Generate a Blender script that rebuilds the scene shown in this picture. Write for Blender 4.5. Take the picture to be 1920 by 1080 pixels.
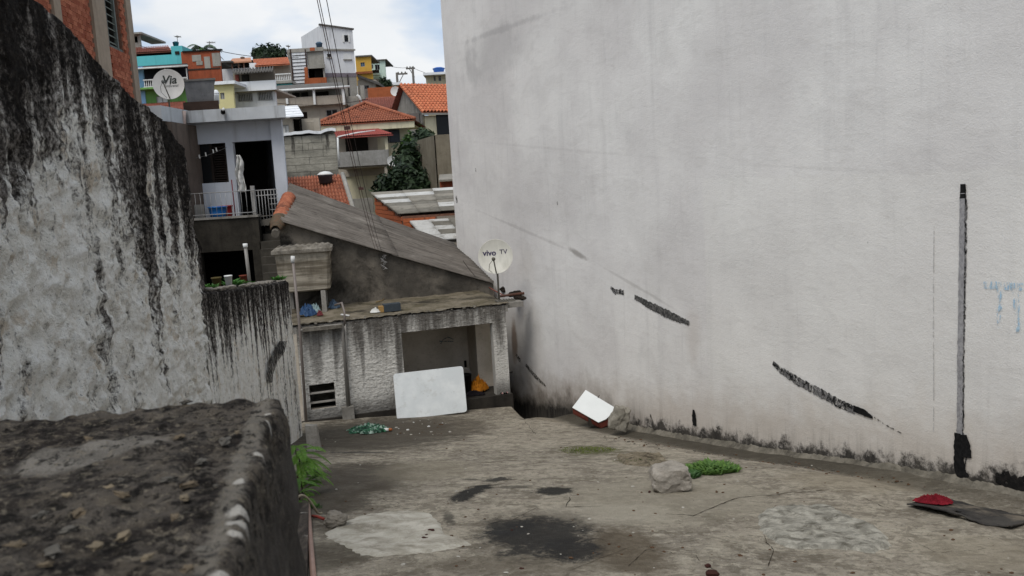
import bpy, bmesh, math, random
from mathutils import Vector, Matrix, noise
random.seed(7)
RND = random.Random(11)
scene = bpy.context.scene
for o in list(bpy.data.objects): bpy.data.objects.remove(o)
COL = scene.collection

# ------------------------------------------------------------------ camera
CAMZ = 4.2
FPX, CX, CY = 1600.0, 960.0, 540.0
PITCH, ROLL = math.radians(7.3), math.radians(3.4)
CAM = Vector((0, 0, CAMZ))
fwd = Vector((0, math.cos(PITCH), -math.sin(PITCH)))
up0 = Vector((0, math.sin(PITCH), math.cos(PITCH)))
rt = Vector((1, 0, 0)) * math.cos(ROLL) - up0 * math.sin(ROLL)
upv = Vector((1, 0, 0)) * math.sin(ROLL) + up0 * math.cos(ROLL)
cd = bpy.data.cameras.new('camera'); cam = bpy.data.objects.new('camera', cd); COL.objects.link(cam)
cam.matrix_world = Matrix(((rt.x, upv.x, -fwd.x, CAM.x), (rt.y, upv.y, -fwd.y, CAM.y), (rt.z, upv.z, -fwd.z, CAM.z), (0, 0, 0, 1)))
cd.sensor_width = 36; cd.lens = 36 * FPX / 1920; cd.clip_start = .05; cd.clip_end = 4000
cd.dof.use_dof = True; cd.dof.focus_distance = 11.5; cd.dof.aperture_fstop = 8.0
scene.camera = cam
scene.render.resolution_x, scene.render.resolution_y = 1024, 576

# ------------------------------------------------------------------ light
SUN_EL, SUN_AZ = math.radians(58), math.radians(205)     # azimuth clockwise from +Y
w = bpy.data.worlds.new('World'); scene.world = w; w.use_nodes = True
nt = w.node_tree; nt.nodes.clear()
wo = nt.nodes.new('ShaderNodeOutputWorld'); bg = nt.nodes.new('ShaderNodeBackground')
sky = nt.nodes.new('ShaderNodeTexSky'); sky.sky_type = 'NISHITA'; sky.sun_disc = False
sky.sun_elevation = SUN_EL; sky.sun_rotation = SUN_AZ; sky.dust_density = 3.0
tc = nt.nodes.new('ShaderNodeTexCoord'); mp = nt.nodes.new('ShaderNodeMapping'); mp.inputs['Scale'].default_value = (1, 1, 2.6)
nz = nt.nodes.new('ShaderNodeTexNoise'); nz.inputs['Scale'].default_value = 3.6; nz.inputs['Detail'].default_value = 7; nz.inputs['Roughness'].default_value = .52
cr = nt.nodes.new('ShaderNodeValToRGB'); cr.color_ramp.elements[0].position = .36; cr.color_ramp.elements[1].position = .66
cr.color_ramp.elements[0].color = (.7, .7, .7, 1); cr.color_ramp.elements[1].color = (1, 1, 1, 1)
mx = nt.nodes.new('ShaderNodeMix'); mx.data_type = 'RGBA'
mx.inputs[7].default_value = (7.1, 7.35, 7.75, 1)
nz2 = nt.nodes.new('ShaderNodeTexNoise'); nz2.inputs['Scale'].default_value = 5.5; nz2.inputs['Detail'].default_value = 5
cr2 = nt.nodes.new('ShaderNodeValToRGB'); cr2.color_ramp.elements[0].position = .40; cr2.color_ramp.elements[1].position = .60
cr2.color_ramp.elements[0].color = (3.9, 4.85, 6.2, 1); cr2.color_ramp.elements[1].color = (6.7, 6.8, 6.9, 1)
L = nt.links.new
L(tc.outputs['Generated'], mp.inputs['Vector']); L(mp.outputs[0], nz.inputs['Vector']); L(mp.outputs[0], nz2.inputs['Vector'])
L(nz.outputs['Fac'], cr.inputs[0]); L(nz2.outputs['Fac'], cr2.inputs[0]); L(cr.outputs[0], mx.inputs[0]); L(sky.outputs[0], mx.inputs[6]); L(cr2.outputs[0], mx.inputs[7])
L(mx.outputs[2], bg.inputs[0]); bg.inputs[1].default_value = .1; L(bg.outputs[0], wo.inputs[0])
sl = bpy.data.lights.new('sun', 'SUN'); sl.energy = 1.5; sl.angle = math.radians(28); sl.color = (1, .97, .92)
so = bpy.data.objects.new('sun', sl); COL.objects.link(so)
sd = Vector((math.sin(SUN_AZ) * math.cos(SUN_EL), math.cos(SUN_AZ) * math.cos(SUN_EL), math.sin(SUN_EL)))
so.rotation_euler = (-sd).to_track_quat('-Z', 'Y').to_euler(); so.location = (0, 0, 40)
vs = scene.view_settings; vs.view_transform = 'Standard'; vs.look = 'None'; vs.exposure = 0.48; vs.gamma = 1.0; vs.use_curve_mapping = False

# ------------------------------------------------------------------ helpers: picking
def ray(u, v): return fwd + rt * ((u - CX) / FPX) + upv * ((CY - v) / FPX)
def at(u, v, Y):
    d = ray(u, v); return CAM + d * (Y / d.y)
def onplane(u, v, p0, n):
    d = ray(u, v); n = Vector(n); t = (Vector(p0) - CAM).dot(n) / d.dot(n); return CAM + d * t
def lerp(a, b, t): return a + (b - a) * t
def interp(pts, x):
    if x <= pts[0][0]: return pts[0][1]
    for (a, fa), (b, fb) in zip(pts, pts[1:]):
        if x <= b: return lerp(fa, fb, (x - a) / (b - a))
    return pts[-1][1]
GP = [(2, -1.98), (4, -2.3), (5.7, -2.58), (7.0, -2.79), (8.2, -2.98), (10.5, -3.48), (13.0, -3.965), (14.2, -4.15), (15, -4.27), (15.8, -4.36), (17, -4.42), (30, -4.8)]
def gz(x, y):
    s = 0
    for k in (-.6, -.3, 0, .3, .6): s += interp(GP, y + k)
    return s / 5 + CAMZ - .04 * x
def gp(u, v):
    d = ray(u, v); t = 5.0
    for i in range(40):
        p = CAM + d * t; t += (gz(p.x, p.y) - p.z) / (d.z - .16 * d.y)
    return CAM + d * t
TP = [(-60, -3.0), (2, -3.2), (14, -4.9), (22, -5.1), (30, -4.1), (38, -2.7), (46, -1.3), (54, .5), (62, 3.0), (70, 5.0), (90, 6.8), (130, 8), (3000, 8)]
def tz(y): return interp(TP, y) + CAMZ
def fbm(x, y, z, o=4):
    return noise.fractal(Vector((x, y, z)), 1.0, 2.0, o)   # about -1..1

# ------------------------------------------------------------------ helpers: meshes
class MB:
    def __init__(s): s.v = []; s.f = []
    def vert(s, p): s.v.append(tuple(p)); return len(s.v) - 1
    def face(s, *ps): s.f.append([s.vert(p) for p in ps])
    def hexa(s, b, t):                          # 4 bottom + 4 top points
        i = [s.vert(p) for p in b] + [s.vert(p) for p in t]
        s.f += [[i[3], i[2], i[1], i[0]], [i[4], i[5], i[6], i[7]]] + [[i[k], i[(k + 1) % 4], i[4 + (k + 1) % 4], i[4 + k]] for k in range(4)]
        return s
    def box(s, a, b):
        x0, y0, z0 = a; x1, y1, z1 = b
        return s.hexa([(x0, y0, z0), (x1, y0, z0), (x1, y1, z0), (x0, y1, z0)], [(x0, y0, z1), (x1, y0, z1), (x1, y1, z1), (x0, y1, z1)])
    def fbox(s, F, a0, a1, b0, b1, z0, z1):
        return s.hexa([F.p(a0, b0, z0), F.p(a1, b0, z0), F.p(a1, b1, z0), F.p(a0, b1, z0)], [F.p(a0, b0, z1), F.p(a1, b0, z1), F.p(a1, b1, z1), F.p(a0, b1, z1)])
    def prism(s, fp, zb, zt):                   # footprint, zb/zt scalar or per point
        n = len(fp); zb = zb if isinstance(zb, (list, tuple)) else [zb] * n; zt = zt if isinstance(zt, (list, tuple)) else [zt] * n
        b = [s.vert((p[0], p[1], z)) for p, z in zip(fp, zb)]; t = [s.vert((p[0], p[1], z)) for p, z in zip(fp, zt)]
        s.f.append(b[::-1]); s.f.append(t)
        for k in range(n): s.f.append([b[k], b[(k + 1) % n], t[(k + 1) % n], t[k]])
        return s
    def tube(s, pts, r, n=8, cap=True):
        pts = [Vector(p) for p in pts]; rings = []; prev = None
        for i, p in enumerate(pts):
            d = (pts[min(i + 1, len(pts) - 1)] - pts[max(i - 1, 0)]).normalized()
            a = d.cross(Vector((0, 0, 1))) if prev is None else prev - d * prev.dot(d)
            if a.length < 1e-4: a = d.cross(Vector((1, 0, 0)))
            a.normalize(); prev = a; b = d.cross(a); rr = r[i] if isinstance(r, (list, tuple)) else r
            rings.append([s.vert(p + (a * math.cos(2 * math.pi * k / n) + b * math.sin(2 * math.pi * k / n)) * rr) for k in range(n)])
        for A, B in zip(rings, rings[1:]):
            for k in range(n): s.f.append([A[k], A[(k + 1) % n], B[(k + 1) % n], B[k]])
        if cap: s.f.append(rings[0][::-1]); s.f.append(rings[-1])
        return s
    def grid(s, fn, nu, nv, skip=None):
        idx = [[s.vert(fn(i / nu, j / nv)) for i in range(nu + 1)] for j in range(nv + 1)]
        for j in range(nv):
            for i in range(nu):
                if skip and skip((i + .5) / nu, (j + .5) / nv): continue
                s.f.append([idx[j][i], idx[j][i + 1], idx[j + 1][i + 1], idx[j + 1][i]])
        return idx
    def lathe(s, prof, c, n=20, M=None, cap=True):        # prof: list of (r,z)
        c = Vector(c); rings = []
        for r, z in prof:
            ring = []
            for k in range(n):
                p = Vector((r * math.cos(2 * math.pi * k / n), r * math.sin(2 * math.pi * k / n), z))
                if M: p = M @ p
                ring.append(s.vert(c + p))
            rings.append(ring)
        for A, B in zip(rings, rings[1:]):
            for k in range(n): s.f.append([A[k], A[(k + 1) % n], B[(k + 1) % n], B[k]])
        if cap: s.f.append(rings[0][::-1]); s.f.append(rings[-1])
        return s
class Frame:
    def __init__(s, o, ex, ey=None):
        s.o = Vector(o); s.ex = Vector(ex).normalized(); s.ey = Vector(ey).normalized() if ey else Vector((-s.ex.y, s.ex.x, 0))
    def p(s, a, b, z): return Vector((s.o.x + s.ex.x * a + s.ey.x * b, s.o.y + s.ex.y * a + s.ey.y * b, z))
    def px(s, u, v, b=0):
        q = onplane(u, v, s.o + s.ey * b, s.ey); d = q - s.o; return (d.dot(s.ex), q.z)
def front(Y): return Frame((0, Y, 0), (1, 0, 0))

def tag(o, label=None, cat=None, group=None, kind=None):
    for k, x in (('label', label), ('category', cat), ('group', group), ('kind', kind)):
        if x: o[k] = x
    return o
def thing(name, label, cat, loc, group=None):
    o = bpy.data.objects.new(name, None); COL.objects.link(o); o.location = loc; o.empty_display_size = .1
    return tag(o, label, cat, group)
def origin_of(o):
    v = Vector(o.location)
    while o.parent: o = o.parent; v = v if o is None else v
    return v
WORLD = {}
def mesh_obj(name, mb, mat, parent=None, smooth=False, recalc=True, mats=None, merge=False):
    vs_ = mb.v; n = len(vs_)
    c = Vector((sum(p[0] for p in vs_) / n, sum(p[1] for p in vs_) / n, min(p[2] for p in vs_)))
    me = bpy.data.meshes.new(name); me.from_pydata([(p[0] - c.x, p[1] - c.y, p[2] - c.z) for p in vs_], [], mb.f)
    if recalc or merge:
        bm = bmesh.new(); bm.from_mesh(me)
        if merge: bmesh.ops.remove_doubles(bm, verts=bm.verts, dist=.0005)
        if recalc: bmesh.ops.recalc_face_normals(bm, faces=bm.faces)
        bm.to_mesh(me); bm.free()
    if smooth:
        for p in me.polygons: p.use_smooth = True
    me.materials.append(mat)
    o = bpy.data.objects.new(name, me); COL.objects.link(o)
    return place(o, c, parent)
def place(o, c, parent=None):
    WORLD[o.name] = Vector(c)
    if parent is None: o.location = c
    else:
        o.parent = parent; base = WORLD.get(parent.name, Vector(parent.location)); o.location = Vector(c) - base
    return o
def inst(name, me, mat4, parent=None):
    o = bpy.data.objects.new(name, me); COL.objects.link(o)
    base = Vector((0, 0, 0))
    if parent is not None: o.parent = parent; base = WORLD.get(parent.name, Vector(parent.location))
    o.matrix_basis = Matrix.Translation(-base) @ mat4; WORLD[o.name] = mat4.translation.copy()
    return o
def raw_mesh(name, mb, mat, smooth=False):
    me = bpy.data.meshes.new(name); me.from_pydata(mb.v, [], mb.f)
    bm = bmesh.new(); bm.from_mesh(me); bmesh.ops.recalc_face_normals(bm, faces=bm.faces); bm.to_mesh(me); bm.free()
    if smooth:
        for p in me.polygons: p.use_smooth = True
    me.materials.append(mat); return me

# ------------------------------------------------------------------ helpers: materials
def lin(h):
    h = h.lstrip('#'); r = []
    for i in (0, 2, 4):
        c = int(h[i:i + 2], 16) / 255; r.append(c / 12.92 if c <= .04045 else ((c + .055) / 1.055) ** 2.4)
    return (*r, 1)
class Mat:
    def __init__(s, name, rough=.9, spec=.25, metal=0):
        s.m = bpy.data.materials.new(name); s.m.use_nodes = True; s.t = s.m.node_tree; s.t.nodes.clear()
        s.out = s.t.nodes.new('ShaderNodeOutputMaterial'); s.b = s.t.nodes.new('ShaderNodeBsdfPrincipled')
        s.t.links.new(s.b.outputs[0], s.out.inputs[0])
        s.b.inputs['Roughness'].default_value = rough; s.b.inputs['Specular IOR Level'].default_value = spec; s.b.inputs['Metallic'].default_value = metal
        s.g = s.t.nodes.new('ShaderNodeNewGeometry'); s.pos = s.g.outputs['Position']; s.island = s.g.outputs['Random Per Island']
        s.oi = None
    def objrand(s):
        if not s.oi: s.oi = s.t.nodes.new('ShaderNodeObjectInfo')
        return s.oi.outputs['Random']
    def N(s, t): return s.t.nodes.new(t)
    def put(s, sock, val):
        if hasattr(val, 'is_output') or isinstance(val, bpy.types.NodeSocket): s.t.links.new(val, sock)
        else: sock.default_value = val
    def map(s, scale=(1, 1, 1), loc=(0, 0, 0), rot=(0, 0, 0), vec=None, typ='POINT'):
        n = s.N('ShaderNodeMapping'); n.vector_type = typ; s.put(n.inputs['Vector'], vec or s.pos)
        n.inputs['Scale'].default_value = scale; n.inputs['Location'].default_value = loc; n.inputs['Rotation'].default_value = rot; return n.outputs[0]
    def n(s, scale, detail=5, rough=.6, vec=None, dist=0):
        n = s.N('ShaderNodeTexNoise'); s.put(n.inputs['Vector'], vec or s.pos); n.inputs['Scale'].default_value = scale; n.inputs['Detail'].default_value = detail
        n.inputs['Roughness'].default_value = rough; n.inputs['Distortion'].default_value = dist; return n.outputs['Fac']
    def vor(s, scale, vec=None, feat='F1', out='Distance'):
        n = s.N('ShaderNodeTexVoronoi'); n.feature = feat; s.put(n.inputs['Vector'], vec or s.pos); n.inputs['Scale'].default_value = scale; return n.outputs[out]
    def ma(s, op, a, b=0, clamp=False):
        n = s.N('ShaderNodeMath'); n.operation = op; n.use_clamp = clamp; s.put(n.inputs[0], a); s.put(n.inputs[1], b); return n.outputs[0]
    def sm(s, x, lo, hi, a=0., b=1.):
        n = s.N('ShaderNodeMapRange'); n.interpolation_type = 'SMOOTHSTEP'; s.put(n.inputs[0], x)
        n.inputs[1].default_value = lo; n.inputs[2].default_value = hi; n.inputs[3].default_value = a; n.inputs[4].default_value = b
        if lo > hi:
            n.inputs[1].default_value = hi; n.inputs[2].default_value = lo; n.inputs[3].default_value = b; n.inputs[4].default_value = a
        return n.outputs[0]
    def mix(s, f, a, b, mode='MIX'):
        n = s.N('ShaderNodeMix'); n.data_type = 'RGBA'; n.blend_type = mode; s.put(n.inputs[0], f); s.put(n.inputs[6], a); s.put(n.inputs[7], b); return n.outputs[2]
    def sep(s, vec=None):
        n = s.N('ShaderNodeSeparateXYZ'); s.put(n.inputs[0], vec or s.pos); return n.outputs
    def comb(s, x, y, z=0):
        n = s.N('ShaderNodeCombineXYZ'); s.put(n.inputs[0], x); s.put(n.inputs[1], y); s.put(n.inputs[2], z); return n.outputs[0]
    def dot(s, vec, d):
        n = s.N('ShaderNodeVectorMath'); n.operation = 'DOT_PRODUCT'; s.put(n.inputs[0], vec); n.inputs[1].default_value = d; return n.outputs['Value']
    def blob(s, vec, c, r, rot=0, nz=None, amp=.6, lo=1.0, hi=.4):     # soft ragged ellipse in a 2d vector
        q = s.map(loc=(-c[0], -c[1], 0), vec=vec)
        if rot: q = s.map(rot=(0, 0, -rot), vec=q)
        q = s.map(scale=(1 / r[0], 1 / r[1], 0), vec=q)
        n = s.N('ShaderNodeVectorMath'); n.operation = 'LENGTH'; s.put(n.inputs[0], q); d = n.outputs['Value']
        if nz is not None: d = s.ma('ADD', d, s.ma('MULTIPLY', s.ma('SUBTRACT', nz, .5), amp * 2))
        return s.sm(d, lo, hi)
    def seg(s, vec, a, b, wd, **k):
        a = Vector(a); b = Vector(b); c = (a + b) / 2; d = b - a
        return s.blob(vec, c, (d.length / 2, wd), rot=math.atan2(d.y, d.x), **k)
    def bump(s, h, strength=.5, dist=.02):
        n = s.N('ShaderNodeBump'); n.inputs['Strength'].default_value = strength; n.inputs['Distance'].default_value = dist; s.put(n.inputs['Height'], h); s.t.links.new(n.outputs[0], s.b.inputs['Normal']); return s
    def col(s, c): s.put(s.b.inputs['Base Color'], c); return s
    def rough(s, r): s.put(s.b.inputs['Roughness'], r); return s
def add(s, *a):
    r = a[0]
    for x in a[1:]: r = s.ma('MAXIMUM', r, x)
    return r
_plain = {}
def plain(name, hexc, rough=.8, spec=.3, var=.25, scale=6, dirt=None, bump=.15, metal=0):
    if name in _plain: return _plain[name]
    m = Mat(name, rough, spec, metal); c = lin(hexc); dk = tuple(x * (1 - var) for x in c[:3]) + (1,)
    f = m.sm(m.n(scale, 6, .65), .3, .7); k = m.mix(f, dk, c)
    if dirt:
        st = m.n(1, 6, .65, vec=m.map(scale=(4, 4, .45))); k = m.mix(m.sm(st, .5, .75, 0, .75), k, lin(dirt))
    m.col(k)
    if bump: m.bump(m.n(scale * 8, 4), bump, .01)
    _plain[name] = m.m; return m.m
# ================================================================== materials of the setting
RW = Frame((6.29, 2.0, 0), (-.4, 1, 0), (1, .4, 0))            # big white wall on the right
LW = Frame((-1.93, 0, 0), (-.117, 1, 0))                       # weathered wall on the left
SF = Frame((-3.72, 15.0, 0), (.957, .29, 0))                   # front of the low shack

def W2(u, v): a, z = RW.px(u, v); return (a, z)
def mat_white_wall():
    m = Mat('white_painted_render', .85, .2)
    s = m.sep(); a = m.ma('SUBTRACT', m.dot(m.pos, RW.ex), RW.o.dot(RW.ex)); V = m.comb(a, s[2])
    str_ = m.n(1, 6, .62, vec=m.map(scale=(3.2, .28, 1), vec=V)); st2 = m.n(1, 5, .6, vec=m.map(scale=(11, .7, 1), vec=V))
    big = m.n(.45, 5, .55, vec=V); fine = m.n(7, 6, .7, vec=V); rag = m.n(2.2, 6, .65, vec=V)
    c = m.mix(m.sm(big, .35, .68), lin('d6d2ce'), lin('e4e1dc'))
    c = m.mix(m.sm(str_, .5, .8, 0, .28), c, lin('a8a5a3'))
    c = m.mix(m.sm(st2, .55, .8, 0, .2), c, lin('9b9896')); c = m.mix(m.sm(m.n(1.1, 7, .7, vec=V, dist=.5), .5, .72, 0, .2), c, lin('b3afab'))
    c = m.mix(m.sm(fine, .55, .8, 0, .22), c, lin('a9a39a'))
    # grey weathered zone above an old roof line, brushed-over zone below it
    up = m.ma('SUBTRACT', s[2], m.ma('MULTIPLY', a, 0.0))
    for p, q, wd, k, hx in (((846, 88), (1092, 2), .09, .28, '7f7d7c'), ((855, 130), (1010, 60), .75, .28, '8b8988'), ((900, 190), (870, 60), .5, .25, '8e8b8a'),
                            ((846, 262), (1351, 306), .035, .13, '95918c'), ((1351, 306), (1900, 335), .03, .12, '98948e'),
                            ((880, 388), (1100, 483), .05, .28, '86817b'), ((1060, 462), (1110, 492), .07, .6, '77716a'), ((1100, 483), (1300, 600), .04, .3, '8c877f'),
                            ((850, 340), (1180, 430), .7, .14, '9a9693'), ((1150, 400), (1330, 520), .9, .10, '96918c'), ((1300, 560), (1300, 700), .25, .25, 'a08f80')):
        A, B = W2(*p), W2(*q); mk = m.seg(V, A, B, wd, nz=rag, amp=.75, lo=1.0, hi=.25)
        c = m.mix(m.ma('MULTIPLY', mk, k), c, lin(hx))
    pa, pz = W2(1318, 345)[0], W2(1500, 330)[1]; patch = m.ma('MULTIPLY', m.sm(m.ma('ADD', a, m.ma('MULTIPLY', rag, .12)), pa + .09, pa + .03), m.sm(m.ma('ADD', s[2], m.ma('MULTIPLY', rag, .15)), pz + .1, pz + .04)); c = m.mix(m.ma('MULTIPLY', patch, .35), c, lin('e2dfd8'))
    trow = m.n(1, 4, .6, vec=m.map(scale=(1.6, 5, 1), rot=(0, 0, .5), vec=V), dist=1.2); c = m.mix(m.sm(trow, .55, .62, 0, .12), c, lin('b5b0aa'))
    # height above the sloping yard
    h = m.ma('SUBTRACT', s[2], m.ma('ADD', m.ma('MULTIPLY', s[1], -.18), CAMZ - 1.70))
    damp = m.sm(m.ma('SUBTRACT', h, m.ma('MULTIPLY', rag, .9)), .55, -.25)
    c = m.mix(m.ma('MULTIPLY', damp, .55), c, lin('b3a594'))
    far = m.sm(s[1], 12.2, 15.2)
    dark_far = m.ma('MULTIPLY', m.sm(m.ma('SUBTRACT', h, m.ma('MULTIPLY', rag, 1.2)), .5, -.6), far)  # far foot of the wall turns brown, then near black towards the bottom
    c = m.mix(m.ma('MULTIPLY', dark_far, .65), c, lin('6e6153'))
    deep_far = m.ma('MULTIPLY', m.sm(m.ma('SUBTRACT', h, m.ma('MULTIPLY', rag, .9)), .1, -.45), far)
    c = m.mix(m.ma('MULTIPLY', deep_far, .93), c, lin('2a2721'))
    A, B = W2(962, 590), W2(966, 690); c = m.mix(m.ma('MULTIPLY', m.seg(V, A, B, .22, nz=rag, amp=.5), .7), c, lin('77583c'))
    mold = m.n(1, 8, .78, vec=m.map(scale=(3.6, 3.0, 1), vec=V))
    mk = m.sm(m.ma('ADD', m.ma('ADD', m.ma('MULTIPLY', h, -4.2), .82), m.ma('MULTIPLY', m.ma('SUBTRACT', mold, .5), 3.6)), -.15, .5)
    c = m.mix(m.ma('MULTIPLY', mk, .95), c, lin('1b1917'))
    mk = m.sm(m.ma('ADD', m.ma('MULTIPLY', h, -1.5), m.ma('MULTIPLY', m.ma('SUBTRACT', st2, .5), 2.6)), -.55, .35)
    c = m.mix(m.ma('MULTIPLY', mk, .38), c, lin('6b655c'))
    m.col(c)
    hgt = m.ma('ADD', m.ma('MULTIPLY', m.n(14, 5, .65, vec=V), .6), m.ma('MULTIPLY', m.n(60, 4, .7, vec=V), .5)); m.bump(m.ma('ADD', hgt, m.ma('MULTIPLY', trow, .3)), .38, .02)
    return m.m
def mat_yard():
    m = Mat('yard_concrete', .88, .25)
    s = m.sep(); V = m.comb(s[0], s[1])
    big = m.n(.55, 6, .6, vec=V); mid = m.n(2.2, 7, .68, vec=V, dist=.4); fine = m.n(17, 6, .75, vec=V); strk = m.n(1, 6, .65, vec=m.map(scale=(2.2, 2.8, 1), rot=(0, 0, .25), vec=V))
    c = m.mix(m.sm(big, .34, .66), lin('81796c'), lin('a39a8a'))
    c = m.mix(m.sm(mid, .47, .6, 0, .65), c, lin('a39b8a'))
    c = m.mix(m.sm(strk, .5, .62, 0, .5), c, lin('554c3e'))
    c = m.mix(m.sm(fine, .5, .60, 0, .36), c, lin('4d473c')); c = m.mix(m.sm(m.n(24, 6, .8, vec=m.map(scale=(1, 1.0, 1), vec=V)), .53, .60, 0, .36), c, lin('b9b4a8')); c = m.mix(m.sm(m.n(48, 4, .8, vec=V), .54, .62, 0, .4), c, lin('423c31'))
    c = m.mix(m.sm(m.n(38, 4, .8, vec=V), .6, .75, 0, .4), c, lin('aaa293'))
    c = m.mix(m.sm(m.n(6.5, 7, .72, vec=V, dist=.8), .49, .57, 0, .5), c, lin('554d40')); c = m.mix(m.sm(m.n(9, 7, .75, vec=m.map(loc=(5, 3, 0), vec=V)), .53, .60, 0, .55), c, lin('b3ab9a'))
    rag = m.ma('ADD', m.ma('MULTIPLY', m.n(2.6, 7, .75, vec=V, dist=.6), .65), m.ma('MULTIPLY', m.n(11, 6, .75, vec=V, dist=.5), .35)); rag2 = m.n(7, 6, .75, vec=V)
    rag3 = m.ma('ADD', m.ma('ADD', m.ma('MULTIPLY', m.n(3.2, 6, .7, vec=V, dist=.8), .4), m.ma('MULTIPLY', m.n(9, 7, .8, vec=V, dist=.6), .4)), m.ma('MULTIPLY', m.n(34, 5, .8, vec=V), .2))
    def st(c, u, v, ru, rv, hx, k, rot=0, nz=rag, amp=.9, hi=.5):
        p = gp(u, v); rx = (gp(u + ru, v) - gp(u - ru, v)).length / 2; ry = (gp(u, v - rv) - gp(u, v + rv)).length / 2
        return m.mix(m.ma('MULTIPLY', m.blob(V, (p.x, p.y), (rx, ry), rot=rot, nz=nz, amp=amp, hi=hi), k), c, lin(hx))
    def sg(c, a, b, wd, hx, k, amp=.7):
        p, q = gp(*a), gp(*b); return m.mix(m.ma('MULTIPLY', m.seg(V, (p.x, p.y), (q.x, q.y), wd, nz=rag3, amp=1.9, hi=.55), k), c, lin(hx))
    c = st(c, 700, 815, 230, 48, '3a342b', .85); c = st(c, 640, 905, 150, 62, '40392f', .85); c = st(c, 830, 800, 120, 25, '4a4236', .6)
    c = st(c, 620, 1040, 90, 40, '4b4438', .7); c = st(c, 1180, 1030, 90, 60, '4e4231', .75); c = st(c, 1000, 1060, 300, 25, '564d3f', .5)
    c = st(c, 1250, 930, 260, 50, '8f8878', .6); c = st(c, 1130, 960, 160, 25, 'a39c8d', .5); c = st(c, 1600, 900, 160, 25, '8b816e', .5)
    c = st(c, 800, 880, 120, 25, '7d7564', .55); c = st(c, 1850, 1040, 160, 40, '887f6d', .5)
    c = st(c, 1010, 1000, 150, 62, '4d463b', .6, amp=1.1)
    c = st(c, 1010, 1002, 118, 46, '161514', .88, nz=rag3, amp=1.9, hi=.55); c = st(c, 1070, 1030, 70, 24, '201e1c', .9, nz=rag3, amp=1.9, hi=.5); c = st(c, 955, 985, 60, 22, '201f1d', .85, nz=rag3, amp=1.9, hi=.5)
    c = sg(c, (835, 945), (925, 905), .16, '191815', .95); c = sg(c, (900, 905), (960, 893), .15, '1c1a17', .9); c = sg(c, (860, 898), (905, 900), .10, '35312a', .75)
    c = sg(c, (990, 925), (1080, 916), .22, '181714', .95); c = sg(c, (930, 915), (1010, 912), .10, '37322b', .7); c = sg(c, (838, 955), (846, 988), .06, '35322c', .7)
    c = sg(c, (590, 850), (770, 850), .07, '2f2d2b', .8); c = sg(c, (960, 770), (1060, 790), .25, '6b6150', .5)
    # dark gutter along the white wall
    dw = m.ma('ADD', m.dot(m.pos, tuple(RW.ey)), -RW.o.dot(RW.ey))          # negative inside the yard
    gut = m.ma('MULTIPLY', m.sm(m.ma('ADD', dw, m.ma('MULTIPLY', m.ma('SUBTRACT', rag, .5), .45)), -.62, -.30), m.sm(s[1], 6.3, 9.0, .35, .9))
    c = m.mix(gut, c, lin('3f3a30'))
    c = st(c, 1110, 845, 75, 14, '4b4a2f', .6, nz=rag2, amp=1.5); c = st(c, 1200, 862, 60, 14, '50482f', .7, nz=rag2); c = st(c, 1330, 875, 60, 14, '3c4322', .7, nz=rag2)
    m.col(c); m.rough(m.sm(mid, .3, .7, .95, .75))
    m.bump(m.ma('ADD', fine, m.ma('MULTIPLY', m.n(70, 4, .7, vec=V), .5)), .9, .03)
    return m.m
def mat_left_wall(name, dn, sa, bias):
    m = Mat(name, .95, .12)
    s = m.sep(); a = m.dot(m.pos, LW.ex)
    at_ = m.N('ShaderNodeAttribute'); at_.attribute_name = 'below'; d = at_.outputs['Fac']; V = m.comb(a, d)
    wob = m.comb(m.ma('ADD', a, m.ma('MULTIPLY', m.ma('SUBTRACT', m.n(2.5, 4, .6, vec=V), .5), .10)), d)
    s1 = m.n(1, 4, .6, vec=m.map(scale=(sa, .35, 1), vec=wob)); s0 = m.n(1, 3, .5, vec=m.map(scale=(sa * .42, .5, 1), vec=wob)); s2 = m.n(1, 5, .65, vec=m.map(scale=(sa * 3.2, .9, 1), vec=wob)); sp = m.n(26, 6, .75); lump = m.n(7, 5, .65)
    val = m.ma('ADD', m.ma('MULTIPLY', m.ma('MINIMUM', m.ma('MULTIPLY', d, 1 / dn), 1.15), 1.05), m.ma('ADD', m.ma('MULTIPLY', m.ma('SUBTRACT', s1, .5), 2.9), m.ma('MULTIPLY', m.ma('SUBTRACT', s0, .5), 2.2)))
    val = m.ma('ADD', val, m.ma('MULTIPLY', m.ma('SUBTRACT', s2, .5), 1.7)); val = m.ma('ADD', val, m.ma('MULTIPLY', m.ma('SUBTRACT', sp, .5), 1.9))
    val = m.ma('ADD', val, m.ma('MULTIPLY', m.ma('SUBTRACT', lump, .5), 1.1))
    wh = m.sm(val, bias - .1, bias + .5); gr = m.sm(val, bias - .6, bias + .05)
    dark = m.mix(m.sm(sp, .4, .65), lin('171412'), lin('332e2a'))
    c = m.mix(gr, dark, m.mix(m.sm(sp, .35, .65), lin('3c3834'), lin('8f8983')))
    lt = m.mix(m.sm(lump, .35, .7), lin('eeeae0'), lin('fdfbf5'))
    lt = m.mix(m.sm(m.n(4.5, 6, .7), .55, .66, 0, .6), lt, lin('c4b094'))
    lt = m.mix(m.sm(m.n(34, 5, .8), .60, .67, 0, .7), lt, lin('4a4540')); lt = m.mix(m.sm(m.n(13, 6, .8), .58, .66, 0, .55), lt, lin('857c70'))
    c = m.mix(wh, c, lt)
    m.col(c); m.bump(m.ma('ADD', m.ma('MULTIPLY', sp, .8), m.ma('ADD', m.ma('MULTIPLY', m.n(75, 4, .7), .5), m.ma('MULTIPLY', lump, 1.2))), 1.0, .04)
    return m.m
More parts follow.
